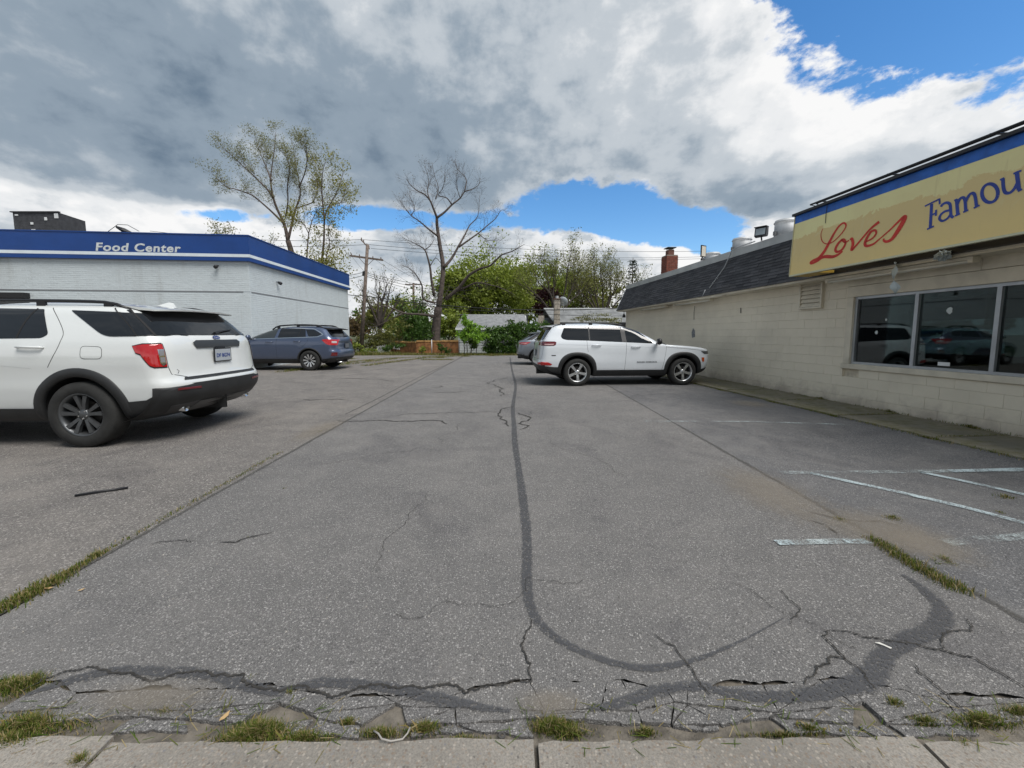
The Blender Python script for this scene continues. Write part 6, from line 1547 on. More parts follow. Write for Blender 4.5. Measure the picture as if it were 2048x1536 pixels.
# ------------------------------------------------------------------ trees and plants
def leaf_mat(name, c0, c1, trans=0.35):
    m = bpy.data.materials.new(name); m.use_nodes = True; t = NT(m.node_tree); t.n.clear()
    r_ = t.node('ShaderNodeNewGeometry').outputs['Random Per Island']
    c = t.mix(r_, c0, c1)
    d = t.node('ShaderNodeBsdfDiffuse'); t.l.new(c, d.inputs[0])
    tr = t.node('ShaderNodeBsdfTranslucent'); t.l.new(t.mix(0.5, c, (c1[0] * 1.3, c1[1] * 1.4, c1[2])), tr.inputs[0])
    gl = t.node('ShaderNodeBsdfGlossy'); gl.inputs['Roughness'].default_value = 0.45; gl.inputs[0].default_value = (0.4, 0.4, 0.4, 1)
    mx = t.node('ShaderNodeMixShader'); mx.inputs[0].default_value = trans; t.l.new(d.outputs[0], mx.inputs[1]); t.l.new(tr.outputs[0], mx.inputs[2])
    m2 = t.node('ShaderNodeMixShader'); m2.inputs[0].default_value = 0.05; t.l.new(mx.outputs[0], m2.inputs[1]); t.l.new(gl.outputs[0], m2.inputs[2])
    o = t.node('ShaderNodeOutputMaterial'); t.l.new(m2.outputs[0], o.inputs[0]); return m
def bark_mat(name, c):
    return simple(name, c, 0.95, var=0.35, vscale=6, bump=0.8, bscale=14)
M_BARK = bark_mat('grey bark', (0.088, 0.069, 0.060)); M_BARK2 = bark_mat('dark bark', (0.062, 0.050, 0.042)); M_BARKR = bark_mat('reddish bark', (0.105, 0.078, 0.066))
L_SPARSE = leaf_mat('young olive leaf', (0.14, 0.145, 0.055), (0.28, 0.27, 0.11)); L_YEL = leaf_mat('yellow green leaf', (0.19, 0.19, 0.035), (0.30, 0.28, 0.06))
L_MID = leaf_mat('spring green leaf', (0.135, 0.185, 0.032), (0.345, 0.40, 0.075)); L_DARK = leaf_mat('dark green leaf', (0.035, 0.080, 0.016), (0.10, 0.18, 0.035))
L_BRIGHT = leaf_mat('bright green leaf', (0.13, 0.26, 0.035), (0.28, 0.45, 0.06)); L_OLIVE = leaf_mat('olive leaf', (0.12, 0.135, 0.036), (0.25, 0.25, 0.07))
L_PURPLE = leaf_mat('plum leaf', (0.045, 0.018, 0.022), (0.09, 0.035, 0.038)); L_CONIF = leaf_mat('conifer needle', (0.012, 0.026, 0.014), (0.035, 0.055, 0.03), 0.1); L_BROWN = leaf_mat('dry brown leaf', (0.10, 0.065, 0.03), (0.17, 0.12, 0.055))

def rdir(rnd, d, ang):
    d = Vector(d).normalized(); a = d.orthogonal().normalized(); b = d.cross(a); th = rnd.uniform(0, 2 * math.pi)
    return (d * math.cos(ang) + (a * math.cos(th) + b * math.sin(th)) * math.sin(ang)).normalized()
class Tree:
    def __init__(self, seed): self.r = random.Random(seed); self.mb = MB(); self.tips = []; self.lv = []; self.lf = []
    def limb(self, pts, r0, r1, sides=7, sub=3):
        q_ = [Vector(a) for a in spline([tuple(p_) for p_ in pts], sub)]
        n = len(q_); self.mb.tube(q_, [r0 + (r1 - r0) * (i / (n - 1)) ** 0.8 for i in range(n)], sides); return q_
    def twig(self, p, d, L, r_, depth, up=0.15, ang=(0.35, 0.75), ratio=0.72, kids=(2, 3), wig=0.16):
        rnd = self.r; n = 3 if depth > 1 else 2; pts = [p]; dd = Vector(d)
        for i in range(n):
            dd = (rdir(rnd, dd, abs(rnd.gauss(0, wig))) + Vector((0, 0, up * 0.35))).normalized(); p = p + dd * (L / n); pts.append(p)
        self.mb.tube(pts, [r_ * (1 - 0.45 * i / n) for i in range(n + 1)], 5 if r_ > 0.03 else 3, False)
        if depth <= 0: self.tips.append((p, dd)); self.tips.append((pts[1], dd)); return
        if depth <= 1: self.tips.append((pts[-2], dd))
        for k in range(rnd.randint(*kids)):
            a = rnd.uniform(*ang) * (0.5 if k == 0 else 1.0)
            self.twig(p if k < 2 else pts[-2], rdir(rnd, dd, a), L * ratio * rnd.uniform(0.8, 1.15), r_ * 0.60, depth - 1, up, ang, ratio, kids, wig)
    def sprout(self, path, t0, n, L, r_, depth, ang=(0.5, 0.95), **kw):
        N = len(path)
        for k in range(n):
            t = t0 + (1 - t0) * (k + self.r.random()) / n; i = min(int(t * (N - 1)), N - 2); p = path[i].lerp(path[i + 1], t * (N - 1) - i); d = (path[i + 1] - path[i]).normalized()
            self.twig(p, rdir(self.r, d, self.r.uniform(*ang)), L * self.r.uniform(0.7, 1.2) * (1.1 - 0.4 * t), r_ * (1.1 - 0.5 * t), depth, **kw)
    def leaf(self, p, s_, d=None, asp=0.5):
        rnd = self.r; n = Vector((rnd.gauss(0, 1), rnd.gauss(0, 1), rnd.gauss(0, 1) + 0.4)).normalized(); a = n.orthogonal().normalized(); a = (Matrix.Rotation(rnd.uniform(0, 6.28), 3, n) @ a); b = n.cross(a)
        i = len(self.lv); self.lv += [p - a * s_ * 0.1, p + a * s_ * 0.45 + b * s_ * asp * 0.5, p + a * s_, p + a * s_ * 0.45 - b * s_ * asp * 0.5]; self.lf.append((i, i + 1, i + 2, i + 3))
    def leaves(self, per, spread, size, asp=0.5, frac=1.0):
        for (p, d) in self.tips:
            if self.r.random() > frac: continue
            for k in range(per):
                q_ = p + Vector((self.r.gauss(0, spread), self.r.gauss(0, spread), self.r.gauss(0, spread))) ; self.leaf(q_, size * self.r.uniform(0.6, 1.3), d, asp)
    def blob(self, c, rx, ry, rz, n, size, asp=0.6, shell=0.55, clump=0):
        rnd = self.r
        cl = []
        for k in range(clump or 1):
            v = Vector((rnd.gauss(0, 1), rnd.gauss(0, 1), rnd.gauss(0, 1))).normalized() * rnd.uniform(shell, 1.0); cl.append(v)
        for k in range(n):
            if clump:
                v = rnd.choice(cl) + Vector((rnd.gauss(0, .16), rnd.gauss(0, .16), rnd.gauss(0, .13)))
            else: v = Vector((rnd.gauss(0, 1), rnd.gauss(0, 1), rnd.gauss(0, 1))).normalized() * rnd.uniform(shell, 1.0)
            self.leaf(Vector(c) + Vector((v.x * rx, v.y * ry, v.z * rz)), size * rnd.uniform(0.6, 1.4), None, asp)
    def build(self, name, loc_, label, cat, bark, leafm, group=None, crown='crown', trunk='trunk'):
        t = empty(name, loc_); tag(t, label, cat, group); L = Vector(loc_)
        if self.mb.v:
            self.mb.v = [tuple(Vector(v) - L) for v in self.mb.v]; self.mb.build(trunk, bark, t, True)
        if self.lv:
            me = bpy.data.meshes.new(crown); me.from_pydata([tuple(v - L) for v in self.lv], [], self.lf); me.update(); mesh_obj(crown, me, leafm, t)
        return t
def px(crop, y, pts, dy=None):
    ox, oy, sc = crop; out = []
    for i, p_ in enumerate(pts):
        yy = y + (p_[2] if len(p_) > 2 else 0); out.append(AY(ox + p_[0] / sc, oy + p_[1] / sc, yy))
    return out

# ---- the tall sparse tree behind the store (three stems traced from the photograph)
CA = (380, 220, 4.518)
T = Tree(21); Y = 33.0
def wig3(pts, k): 
    return [(p_[0], p_[1], k * i / max(1, len(pts) - 1)) for i, p_ in enumerate(pts)]
base = AY(588, 700, Y); base.z = -0.06
tr = T.limb([base, *px(CA, Y, [(960, 1520), (920, 1300), (885, 1180)])], 0.27, 0.19, 9)
limbs = [([(885, 1180), (860, 1060), (830, 980), (790, 900), (755, 800), (735, 700), (730, 600), (745, 480), (765, 330), (775, 200)], 0.22, 1.0),
         ([(850, 1030), (750, 930), (650, 840), (560, 770), (430, 720), (320, 690), (230, 600)], 0.13, -2.0),
         ([(755, 800), (700, 720), (640, 660), (560, 580), (480, 510), (400, 430), (320, 360)], 0.12, -1.2),
         ([(885, 1180), (925, 1010), (955, 890), (995, 770), (985, 640), (955, 500), (935, 320)], 0.17, 2.0),
         ([(865, 960), (885, 820), (880, 680), (900, 520), (850, 380)], 0.10, -1.5), ([(735, 640), (690, 520), (640, 400), (590, 260)], 0.09, 1.5),
         ([(955, 890), (1040, 860), (1120, 820), (1150, 700), (1140, 560)], 0.08, 1.0), ([(985, 700), (1040, 560), (1060, 420), (1040, 330)], 0.08, -1.0)]
for pts, r0, k in limbs:
    pa = T.limb(px(CA, Y, wig3(pts, k)), r0 * 0.68, 0.016, 7); T.sprout(pa, 0.25, 26, 0.74, 0.012, 3, up=0.30, ang=(0.3, 0.75))
T.leaves(2, 0.14, 0.11, 0.45, 0.8)
T.build('tall_tree', (base.x, base.y, -0.06), 'tall sparse-leaved tree rising behind the white store', 'tree', M_BARKR, L_SPARSE)
T = Tree(22); Y = 32.0; base = AY(640, 700, Y); base.z = -0.06
for pts, r0, k in (([(1190, 1480), (1195, 1330), (1210, 1180), (1215, 1000), (1240, 900), (1300, 790), (1350, 680), (1385, 560)], 0.16, 0.5), ([(1215, 1000), (1200, 850), (1190, 700), (1200, 560), (1220, 470)], 0.09, -1), ([(1240, 900), (1290, 850), (1370, 830), (1410, 700)], 0.05, 1),
                   ([(1230, 1380), (1260, 1230), (1250, 1060), (1300, 1000)], 0.07, -.5), ([(1060, 1480), (1065, 1200), (1080, 1080), (1115, 970), (1180, 850)], 0.10, 1.), ([(1075, 1120), (1020, 1020), (960, 1000)], 0.05, -1)):
    q_ = px(CA, Y, wig3(pts, k))
    if pts[0][1] > 1300: q_ = [Vector((q_[0].x * 0.5 + base.x * 0.5, base.y, -0.06))] + q_
    pa = T.limb(q_, r0 * 0.8, 0.015, 7); T.sprout(pa, 0.2, 18, 0.85, 0.014, 2, up=0.25, ang=(0.35, 0.9))
T.leaves(3, 0.17, 0.15, 0.5, 0.85)
c = AY(655, 545, Y); T.blob(c, 2.2, 1.6, 2.3, 2600, 0.16, 0.55, 0.2, 60); c = AY(635, 520, Y); T.blob(c, 1.8, 1.5, 1.8, 800, 0.15, 0.55, 0.2, 30)
T.build('slender_tree', tuple(base), 'slender tree with yellow green leaves at the store corner', 'tree', M_BARKR, L_YEL)
T = Tree(23); Y = 30.0; base = AY(450, 640, Y); base.z = -0.06
pa = T.limb([base, AY(450, 560, Y), AY(448, 480, Y)], 0.09, 0.03); T.sprout(pa, 0.55, 16, 1.0, 0.022, 2, up=0.3); T.leaves(4, 0.16, 0.13, 0.5)
pa = T.limb([base + Vector((2.2, 1, 0)), AY(525, 560, Y + 1), AY(530, 500, Y + 1)], 0.07, 0.02); T.sprout(pa, 0.5, 14, 1.3, 0.02, 2, up=0.3); T.leaves(2, 0.16, 0.13, 0.5, 0.7)
T.build('small_tree', tuple(base), 'small bushy treetop peeking over the blue fascia', 'tree', M_BARK2, L_SPARSE)

# ---- the big gnarled bare tree
CB = (740, 300, 3.658); T = Tree(31); Y = 31.6
base = AY(872, 700, Y); base.z = -0.06
T.limb([base, *px(CB, Y, [(478, 1400), (482, 1320), (488, 1250), (500, 1150)])], 0.42, 0.30, 10)
big = [([(500, 1160), (525, 1000), (535, 850), (515, 720), (500, 620), (490, 540), (490, 490)], 0.27, 0.13, 0.5, 5, 0.5),
       ([(490, 495), (465, 430), (440, 370), (400, 325), (350, 300), (300, 260), (265, 210)], 0.12, 0.02, -1.2, 12, 0.2), ([(440, 372), (420, 300), (430, 220), (400, 120)], 0.06, 0.012, 0.8, 9, 0.2),
       ([(490, 495), (545, 455), (600, 400), (660, 352), (692, 305), (740, 290), (795, 255), (805, 205)], 0.12, 0.015, 1.5, 14, 0.2), ([(600, 400), (560, 350), (500, 330), (540, 260), (550, 110)], 0.07, 0.012, -1, 10, 0.2), ([(692, 305), (705, 230), (690, 190), (640, 140), (620, 80)], 0.06, 0.01, .6, 8, 0.2), ([(660, 352), (630, 250), (640, 160)], 0.04, 0.01, -.6, 6, .2), ([(480, 360), (500, 280), (470, 180), (455, 90)], 0.05, 0.01, .6, 8, .2),
       ([(540, 860), (600, 790), (650, 700), (690, 630), (730, 550), (790, 480), (800, 330)], 0.16, 0.015, 2.0, 14, 0.35), ([(650, 710), (720, 660), (790, 610), (850, 560), (920, 500), (960, 440), (1000, 450)], 0.10, 0.012, 1.0, 14, 0.3), ([(790, 610), (860, 660), (940, 660)], 0.05, 0.01, 1, 7, .2),
       ([(555, 1090), (650, 1010), (720, 920), (800, 870), (880, 845), (960, 770), (1040, 740), (1130, 690)], 0.20, 0.02, -2.5, 13, 0.35), ([(640, 1030), (700, 1005), (780, 970), (870, 985), (960, 1010), (1060, 1060)], 0.11, 0.02, -1.5, 10, 0.3),
       ([(495, 630), (430, 580), (360, 520), (300, 480), (255, 420), (215, 365)], 0.10, 0.012, -1.5, 13, 0.25), ([(300, 480), (325, 420), (270, 300)], 0.05, 0.01, .6, 8, .2),
       ([(470, 1070), (450, 950), (440, 860), (420, 780), (400, 730), (360, 700), (300, 670), (235, 640)], 0.15, 0.012, -1.0, 13, 0.45), ([(440, 850), (480, 790), (520, 830)], 0.05, 0.02, .5, 3, .3), ([(400, 730), (440, 700), (470, 640), (420, 600)], 0.05, 0.01, .5, 7, .2),
       ([(480, 1120), (390, 1090), (382, 1000), (360, 950), (330, 905), (280, 860), (220, 840)], 0.12, 0.012, -1.5, 14, 0.4), ([(480, 1230), (440, 1212), (400, 1205), (330, 1200), (240, 1192), (150, 1150), (80, 1140), (10, 1110)], 0.17, 0.03, -2.0, 10, 0.4), ([(240, 1195), (150, 1240), (60, 1282), (0, 1300)], 0.08, 0.015, -1, 8, 0.3)]
for pts, r0, r1, k, ns, t0 in big:
    pa = T.limb(px(CB, Y, wig3(pts, k)), r0 * 0.82, r1 * 0.8, 7); T.sprout(pa, t0, int(ns * 2.1), 0.60, 0.012, 3, up=0.18, ang=(0.45, 1.0), wig=0.24, ratio=0.7)
for k in range(26):   # epicormic shoots on the trunk
    p = AY(740 + random.uniform(450, 530) / 3.658, 300 + random.uniform(1060, 1240) / 3.658, Y - 0.35); T.twig(p, rdir(T.r, (0, -0.4, 0.5), 1.0), 0.8, 0.02, 1, up=0.1)
T.leaves(1, 0.06, 0.07, 0.6, 0.05)
T.build('bare_tree', (base.x, base.y, -0.06), 'big gnarled bare tree behind the low orange wall', 'tree', M_BARK, L_BROWN, crown='dry_leaves')

# ---- trees beyond the lot
def crown_tree(seed, u, Y, vtop, wpx, leafm, label, n=5200, vbase=None, size=0.27, bark=M_BARK2, dens=1.0, stems=1, squash=1.0, bare=0.0, name='leafy_tree', lobes=11, hole=0.45):
    T = Tree(seed); rnd = T.r; b = AY(u, 668, Y); b.z = -0.06; top = AY(u, vtop, Y).z; W_ = wpx / 790 * Y / 2
    zc = top * 0.40 if vbase is None else AY(u, vbase, Y).z
    for s_ in range(stems):
        bb = b + Vector((rnd.uniform(-1, 1) * 0.4 * (stems > 1), rnd.uniform(-.4, .4), 0)); tt = Vector((b.x + rnd.uniform(-.4, .4) * W_, Y, top * 0.78))
        pa = T.limb([bb, bb.lerp(tt, 0.35) + Vector((rnd.uniform(-.3, .3), 0, 0)), tt], 0.022 * top, 0.05, 7)
        T.sprout(pa, 0.28, 9, W_ * 0.62, 0.07, 3, up=0.3, ang=(0.5, 1.0), kids=(2, 3))
    for k in range(lobes):
        th = rnd.uniform(0, 6.28); rr = rnd.uniform(0.15, 0.72); zz_ = rnd.uniform(zc + (top - zc) * 0.12, top - (top - zc) * 0.20); q_ = (zz_ - zc) / (top - zc); lim = math.sqrt(max(0.1, 1 - (2 * q_ - 0.85) ** 2 * 0.75))
        c_ = Vector((b.x + math.cos(th) * rr * W_ * lim, Y + math.sin(th) * rr * W_ * 0.8 * lim, zz_)); s2 = W_ * rnd.uniform(0.30, 0.50)
        T.blob(c_, s2, s2, s2 * 0.8 * squash, int(n * 1.35 * dens / lobes), size, 0.6, hole, 26)
    T.leaves(2, 0.3, size, 0.6, 0.6 * dens)
    return T.build(name, tuple(b), label, 'tree', bark, leafm, 'trees beyond the back of the lot')
crown_tree(41, 985, 47, 508, 215, L_MID, 'broad spring green tree right behind the grey garage', 20000, dens=1.0, lobes=30, hole=.2, vbase=640)
crown_tree(42, 925, 44, 528, 130, L_MID, 'rounded green tree just right of the bare tree trunk', 11000, lobes=20, hole=.2, vbase=645)
crown_tree(43, 1065, 52, 515, 150, L_MID, 'leafy green tree between the garage and the far chimney', 11000, lobes=18, hole=.2, vbase=640)
crown_tree(44, 815, 46, 588, 110, L_MID, 'light green tree left of the bare tree behind the pole wires', 8000, size=0.3, hole=.2, vbase=660)
crown_tree(45, 760, 56, 606, 90, L_OLIVE, 'low olive tree right of the utility pole', 3600, size=0.3)
crown_tree(46, 715, 70, 640, 70, L_BROWN, 'brownish small tree behind the utility pole foot', 2600, size=0.34)
crown_tree(47, 1195, 55, 525, 110, L_OLIVE, 'olive green tree behind the far grey roof', 5200, dens=0.8, size=0.24, hole=.1, vbase=640)
crown_tree(51, 1140, 60, 535, 150, L_MID, 'green tree far behind the pale chimney', 9000, lobes=18, hole=.2, vbase=640)
crown_tree(48, 1092, 44, 560, 60, L_PURPLE, 'plum leaved tree above the far chimney', 1700, size=0.26)
crown_tree(49, 840, 40, 632, 120, L_DARK, 'dark green thicket tree left of the bare trunk', 5200, vbase=672, size=0.26, hole=.1)
crown_tree(50, 900, 38, 630, 70, L_MID, 'green shrubby tree right of the bare trunk', 2600, vbase=675, size=0.24, hole=.1)
# half bare trees to the right
def bare_crown(seed, u, Y, vtop, wpx, label, leafm=L_OLIVE, fr=0.35, n=12, bark=M_BARK2):
    T = Tree(seed); rnd = T.r; b = AY(u, 668, Y); b.z = -0.06; top = AY(u, vtop, Y).z; W_ = wpx / 790 * Y / 2
    fork = b + Vector((0, 0, top * 0.28)); T.limb([b, b.lerp(fork, .5) + Vector((.1, 0, 0)), fork], 0.30, 0.22, 8)
    for k in range(7):
        a = -1 + 2 * k / 6; e = Vector((b.x + a * W_ * rnd.uniform(.7, 1.0), Y + rnd.uniform(-1, 1) * W_ * .6, top * (1 - 0.30 * a * a) * rnd.uniform(.88, 1.0)))
        pa = T.limb([fork, fork.lerp(e, .4) + Vector((rnd.uniform(-.5, .5), 0, .6)), fork.lerp(e, .75), e], 0.13, 0.02, 6); T.sprout(pa, 0.25, n, W_ * .36, 0.035, 2, up=0.3, ang=(.4, .9), wig=.2)
    T.leaves(4 if fr > .3 else 2, 0.24, 0.16, 0.55, fr)
    return T.build('half_bare_tree', tuple(b), label, 'tree', bark, leafm, 'trees beyond the back of the lot')
bare_crown(61, 1112, 42, 500, 150, 'dark limbed half bare tree above the far grey house', L_OLIVE, .75)
bare_crown(62, 1205, 46, 512, 130, 'fine twigged half bare tree beside the shop roof end', L_OLIVE, .85, 16)
bare_crown(63, 1160, 58, 520, 130, 'pale half bare tree between the two half bare trees', L_OLIVE, .85, 13)
bare_crown(64, 760, 38, 545, 90, 'thin leafless sapling cluster beside the utility pole', L_SPARSE, .15, 8)
# conifer
T = Tree(66); Y = 46.0; b = AY(1262, 668, Y); b.z = -0.06; top = AY(1262, 515, Y).z
T.limb([b, Vector((b.x, Y, top))], 0.2, 0.03, 6)
for k in range(22):
    z = 2.0 + (top - 2.0) * k / 22; L = 0.3 + (top - z) * 0.42 * T.r.uniform(.6, 1.1)
    for a in range(7):
        th = a * 0.9 + k * 0.7; d = Vector((math.cos(th), math.sin(th), -0.12)); p = Vector((b.x, Y, z)); e = p + d * L * T.r.uniform(.7, 1.05); T.mb.tube([p, e], [0.025, 0.008], 3, False)
        for s_ in range(7):
            q_ = p.lerp(e, T.r.uniform(.25, 1)); T.leaf(q_ + Vector((0, 0, T.r.uniform(-.12, .02))), 0.28, None, 0.35)
T.build('spruce_tree', tuple(b), 'dark spruce top showing just left of the shop roof', 'tree', M_BARK2, L_CONIF, 'trees beyond the back of the lot', crown='needles')
# far tree line; unseen row behind the camera is added for glass reflections
T = Tree(70)
for k in range(96):
    if k < 46: x = -150 + 300 * k / 45 + T.r.uniform(-2, 2); y = 120 + T.r.uniform(-15, 25)
    else: x = -130 + 260 * (k - 46) / 49 + T.r.uniform(-2, 2); y = -62 + T.r.uniform(-8, 14)
    h = T.r.uniform(5, 9.5); T.blob((x, y, h * 0.5), 5, 4, h * 0.55, 420, 0.9, 0.7, 0.3, 14)
me = bpy.data.meshes.new('far_wood'); me.from_pydata([tuple(v) for v in T.lv], [], T.lf); tag(mesh_obj('far_wood', me, L_DARK), kind='stuff')

# ---- shrubs at the back of the lot
def shrub(seed, blobs, Y, leafm, label, size, stems=True, name='shrub', group='shrubs along the back of the lot'):
    T = Tree(seed); u0 = sum(b_[0] for b_ in blobs) / len(blobs); b = AY(u0, 668, Y); b.z = -0.06
    for (u, v, ru, rv, n) in blobs:
        c = AY(u, v, Y + T.r.uniform(-.25, .25)); k = Y / 790; T.blob(c, ru * k, min(ru, rv * 1.4) * k * 0.8, rv * k, n, size, 0.6, 0.35, max(8, n // 45))
        T.limb([Vector((c.x + T.r.uniform(-.1, .1), Y, -0.06)), Vector((c.x + T.r.uniform(-.1, .1), Y, c.z * .5)), c], 0.035, 0.012, 5); T.sprout([Vector((c.x, Y, 0.1)), c], 0.2, 6, ru * k * .8, 0.016, 1, up=.3)
    return T.build(name, tuple(b), label, 'plant', M_BARK2, leafm, group, crown='foliage', trunk='stem')
shrub(81, [(1005, 682, 34, 26, 2600), (1045, 672, 34, 26, 2600), (1030, 695, 40, 16, 1800), (985, 697, 26, 14, 1200), (1072, 662, 26, 18, 1500), (1010, 660, 18, 10, 600), (1075, 690, 30, 20, 1500), (985, 668, 22, 18, 1100), (1030, 655, 24, 14, 900)], 28.4, L_DARK, 'dense dark green hedge shrub in front of the garage', 0.15)
shrub(82, [(942, 655, 18, 16, 700), (950, 672, 26, 16, 900), (932, 640, 10, 10, 260), (945, 690, 14, 14, 350), (928, 668, 12, 16, 350)], 27.9, L_BRIGHT, 'bright green young sapling in front of the white garage wall', 0.17)
shrub(83, [(745, 682, 34, 16, 900), (720, 692, 22, 12, 500), (775, 676, 30, 20, 900), (800, 660, 26, 24, 900)], 31.5, L_OLIVE, 'olive scrub bush beside the utility pole', 0.15)
shrub(84, [(822, 676, 22, 22, 900), (850, 668, 22, 24, 900)], 31.0, L_DARK, 'dark scrub bush left of the bare trunk', 0.15)
shrub(85, [(882, 694, 9, 10, 260), (893, 700, 8, 8, 160)], 28.3, L_DARK, 'small dark vine shrub against the orange wall', 0.11)
shrub(86, [(846, 699, 9, 8, 220)], 28.4, L_MID, 'tiny green weed clump against the orange wall', 0.10)
shrub(87, [(790, 690, 22, 10, 420), (770, 697, 16, 6, 220)], 29.0, L_DARK, 'low weedy bush at the left end of the orange wall', 0.11)
shrub(88, [(1190, 635, 38, 12, 700), (1220, 638, 24, 9, 300), (1165, 640, 22, 8, 260)], 31.5, L_SPARSE, 'thin pale sapling twigs in front of the far grey roof', 0.10)
shrub(89, [(715, 694, 16, 10, 350), (735, 700, 18, 6, 260)], 28.6, L_MID, 'low green weeds at the foot of the utility pole', 0.11)

# ------------------------------------------------------------------ things at the back of the lot
M_SIDING = simple('white siding', (0.50, 0.52, 0.52), 0.6, var=0.08, vscale=2)
M_ROOFG = simple('pale grey shingle', (0.24, 0.245, 0.25), 0.9, var=0.2, vscale=3)
M_ROOFG2 = simple('silver grey roofing', (0.20, 0.205, 0.205), 0.8, var=0.25, vscale=1.5)
# garage: eave side towards us
gl_, gr_ = AY(917, 668, 31.0).x, AY(1054, 668, 31.0).x
gt = empty('garage', (gl_, 31.0, -0.06)); tag(gt, 'white garage with grey shingle roof behind the hedge', 'building')
GW, GD, GE, GR_ = gr_ - gl_, 4.6, 2.05, 3.10
MB().prism([(0, 0, 0), (0, GD, 0), (0, GD, GE), (0, GD / 2, GR_ - 0.05), (0, 0, GE)], (GW, 0, 0)).build('wall', M_SIDING, gt, fix=True)
mb = MB()
for k in range(10): mb.prism([(-0.012, -0.004, 0.2 * k + 0.03), (-0.012, -0.022, 0.2 * k + 0.03), (-0.012, -0.006, 0.2 * k + 0.225)], (GW + 0.02, 0, 0))
for k in range(10): mb.prism([(-0.004, 0, 0.2 * k + 0.03), (-0.022, 0, 0.2 * k + 0.03), (-0.006, 0, 0.2 * k + 0.225)], (0, GD, 0))
tag(mb.build('siding', M_SIDING, gt, fix=True), kind='stuff')
NR = 12
for k in range(NR):
    a, b_ = k / NR, (k + 1) / NR; y0, y1 = -0.25 + (GD / 2 + 0.25) * a, -0.25 + (GD / 2 + 0.25) * b_; sl_ = (GR_ - GE + 0.12) / (GD / 2 + 0.25); z0, z1 = GE - 0.1 + sl_ * (y0 + 0.25), GE - 0.1 + sl_ * (y1 + 0.25)
    # hip-like narrowing towards the ridge as in the photograph
    i0, i1 = 0.35 * a, 0.35 * b_
    MB().prism([(-0.2 + i0, y0, z0), (GW + 0.2 - i0, y0, z0), (GW + 0.2 - i1, y1 + 0.02, z1), (-0.2 + i1, y1 + 0.02, z1)], (0, -0.006, 0.03)).build('shingle_course', M_ROOFG, gt, fix=True)
MB().prism([(-0.2, GD + .2, GE - .1), (GW + .2, GD + .2, GE - .1), (GW + .2, GD / 2, GR_ + .02), (-.2, GD / 2, GR_ + .02)], (0, 0, 0.03)).build('roof', M_ROOFG, gt, fix=True)
MB().box(-0.2, GW + 0.2, -0.29, -0.262, GE - 0.22, GE - 0.07).build('gutter', M_WHITE, gt)
MB().tube([(GW * .70, 0.9, 2.62), (GW * .82, 0.85, 2.60)], 0.05, 6).build('branch_debris', M_BARK2, gt)

# far house with chimney
hl, hr_ = AY(1085, 668, 34.0).x, AY(1262, 668, 34.0).x
ht = empty('house', (hl, 34.0, -0.06)); tag(ht, 'low house with silver grey roof beyond the white boxy SUV', 'building')
HW = hr_ - hl + 3
MB().box(0.1, HW, 0, 6, 0, 2.45).build('wall', simple('dark brown siding', (0.05, 0.035, 0.03), 0.8), ht)
mb = MB(); mb.prism([(0.9, -0.4, 2.42), (HW, -0.4, 2.42), (HW, 2.6, 3.75), (0.35, 2.6, 3.75)], (0, 0, 0.07)); rf_ = mb.build('roof', M_ROOFG2, ht, fix=True)
MB().prism([(0.35, 2.62, 3.75), (HW, 2.62, 3.75), (HW, 6.3, 2.42), (0.35, 6.3, 2.42)], (0, 0, 0.07)).build('roof', M_ROOFG2, ht, fix=True)
MB().box(0.88, HW, -0.43, -0.402, 2.30, 2.50).build('fascia', M_BLACK, ht); MB().box(0.3, HW, 2.5, 2.66, 3.80, 3.88).build('ridge_cap', M_WHITE, ht)
MB().prism([(0.88, -0.42, 2.40), (0.30, 2.55, 3.74), (0.30, 2.55, 3.84), (0.88, -0.42, 2.52)], (-0.05, 0, 0)).build('rake_trim', M_BLACK, ht, fix=True)
M_STONE = simple('pale chimney block', (0.36, 0.32, 0.27), 0.9, var=0.3, vscale=6)
chx = AY(1107, 668, 33.7).x - hl; cz = 0.0; chm = MB().box(chx + .02, chx + 0.47, -0.68, -0.22, 0, 4.40).build('chimney', M_STONE, ht)
for k in range(21):
    o = MB().bevbox(chx + (0.0 if k % 2 else 0.012), chx + 0.49 - (0.0 if k % 2 else 0.01), -0.71 + (0.0 if k % 2 else 0.012), -0.20, 0.21 * k, 0.21 * k + 0.20, 0.012).build('stone', M_STONE, chm)
MB().box(chx - 0.05, chx + 0.54, -0.76, -0.15, 4.40, 4.47).build('cap', simple('rust cap', (0.12, 0.06, 0.04), 0.8), chm); MB().lathe([(0, 0.13), (0.22, 0.13), (0.22, 0.0)], 12, 'z', (chx + 0.25, -0.45, 4.47)).build('flue', M_STEEL, chm)
dish = empty('satellite_dish', (hl + chx + 0.75, 33.6, 4.15)); tag(dish, 'grey satellite dish beside the pale chimney', 'satellite dish')
MB().lathe([(0.0, 0.0), (0.03, 0.2), (0.09, 0.42), (0.10, 0.42), (0.05, 0.2), (0.02, 0.0)], 18, 'x').build('reflector', simple('dish grey', (0.42, 0.45, 0.48), 0.4), dish, True); dish.rotation_euler = (0, R(-25), R(60)); MB().tube([(0, 0, 0), (-0.1, 0, -0.5), (-0.25, 0, -0.9)], 0.03, 6).build('mast', M_STEEL, dish)
sl2 = empty('shed', (AY(1077, 668, 35.5).x, 35.5, -0.06)); tag(sl2, 'small grey gabled shed left of the pale chimney', 'building')
MB().box(0, 2.2, 0, 3, 0, 2.2).build('wall', M_SIDING, sl2); MB().prism([(-0.15, -0.15, 2.15), (2.3, -0.15, 2.15), (2.3, 1.5, 2.95), (-0.15, 1.5, 2.95)], (0, 0, 0.06)).build('roof', M_ROOFG2, sl2, fix=True); MB().box(-0.02, 0.5, -0.02, 0.3, 2.3, 3.15).build('stack', M_STONE, sl2)

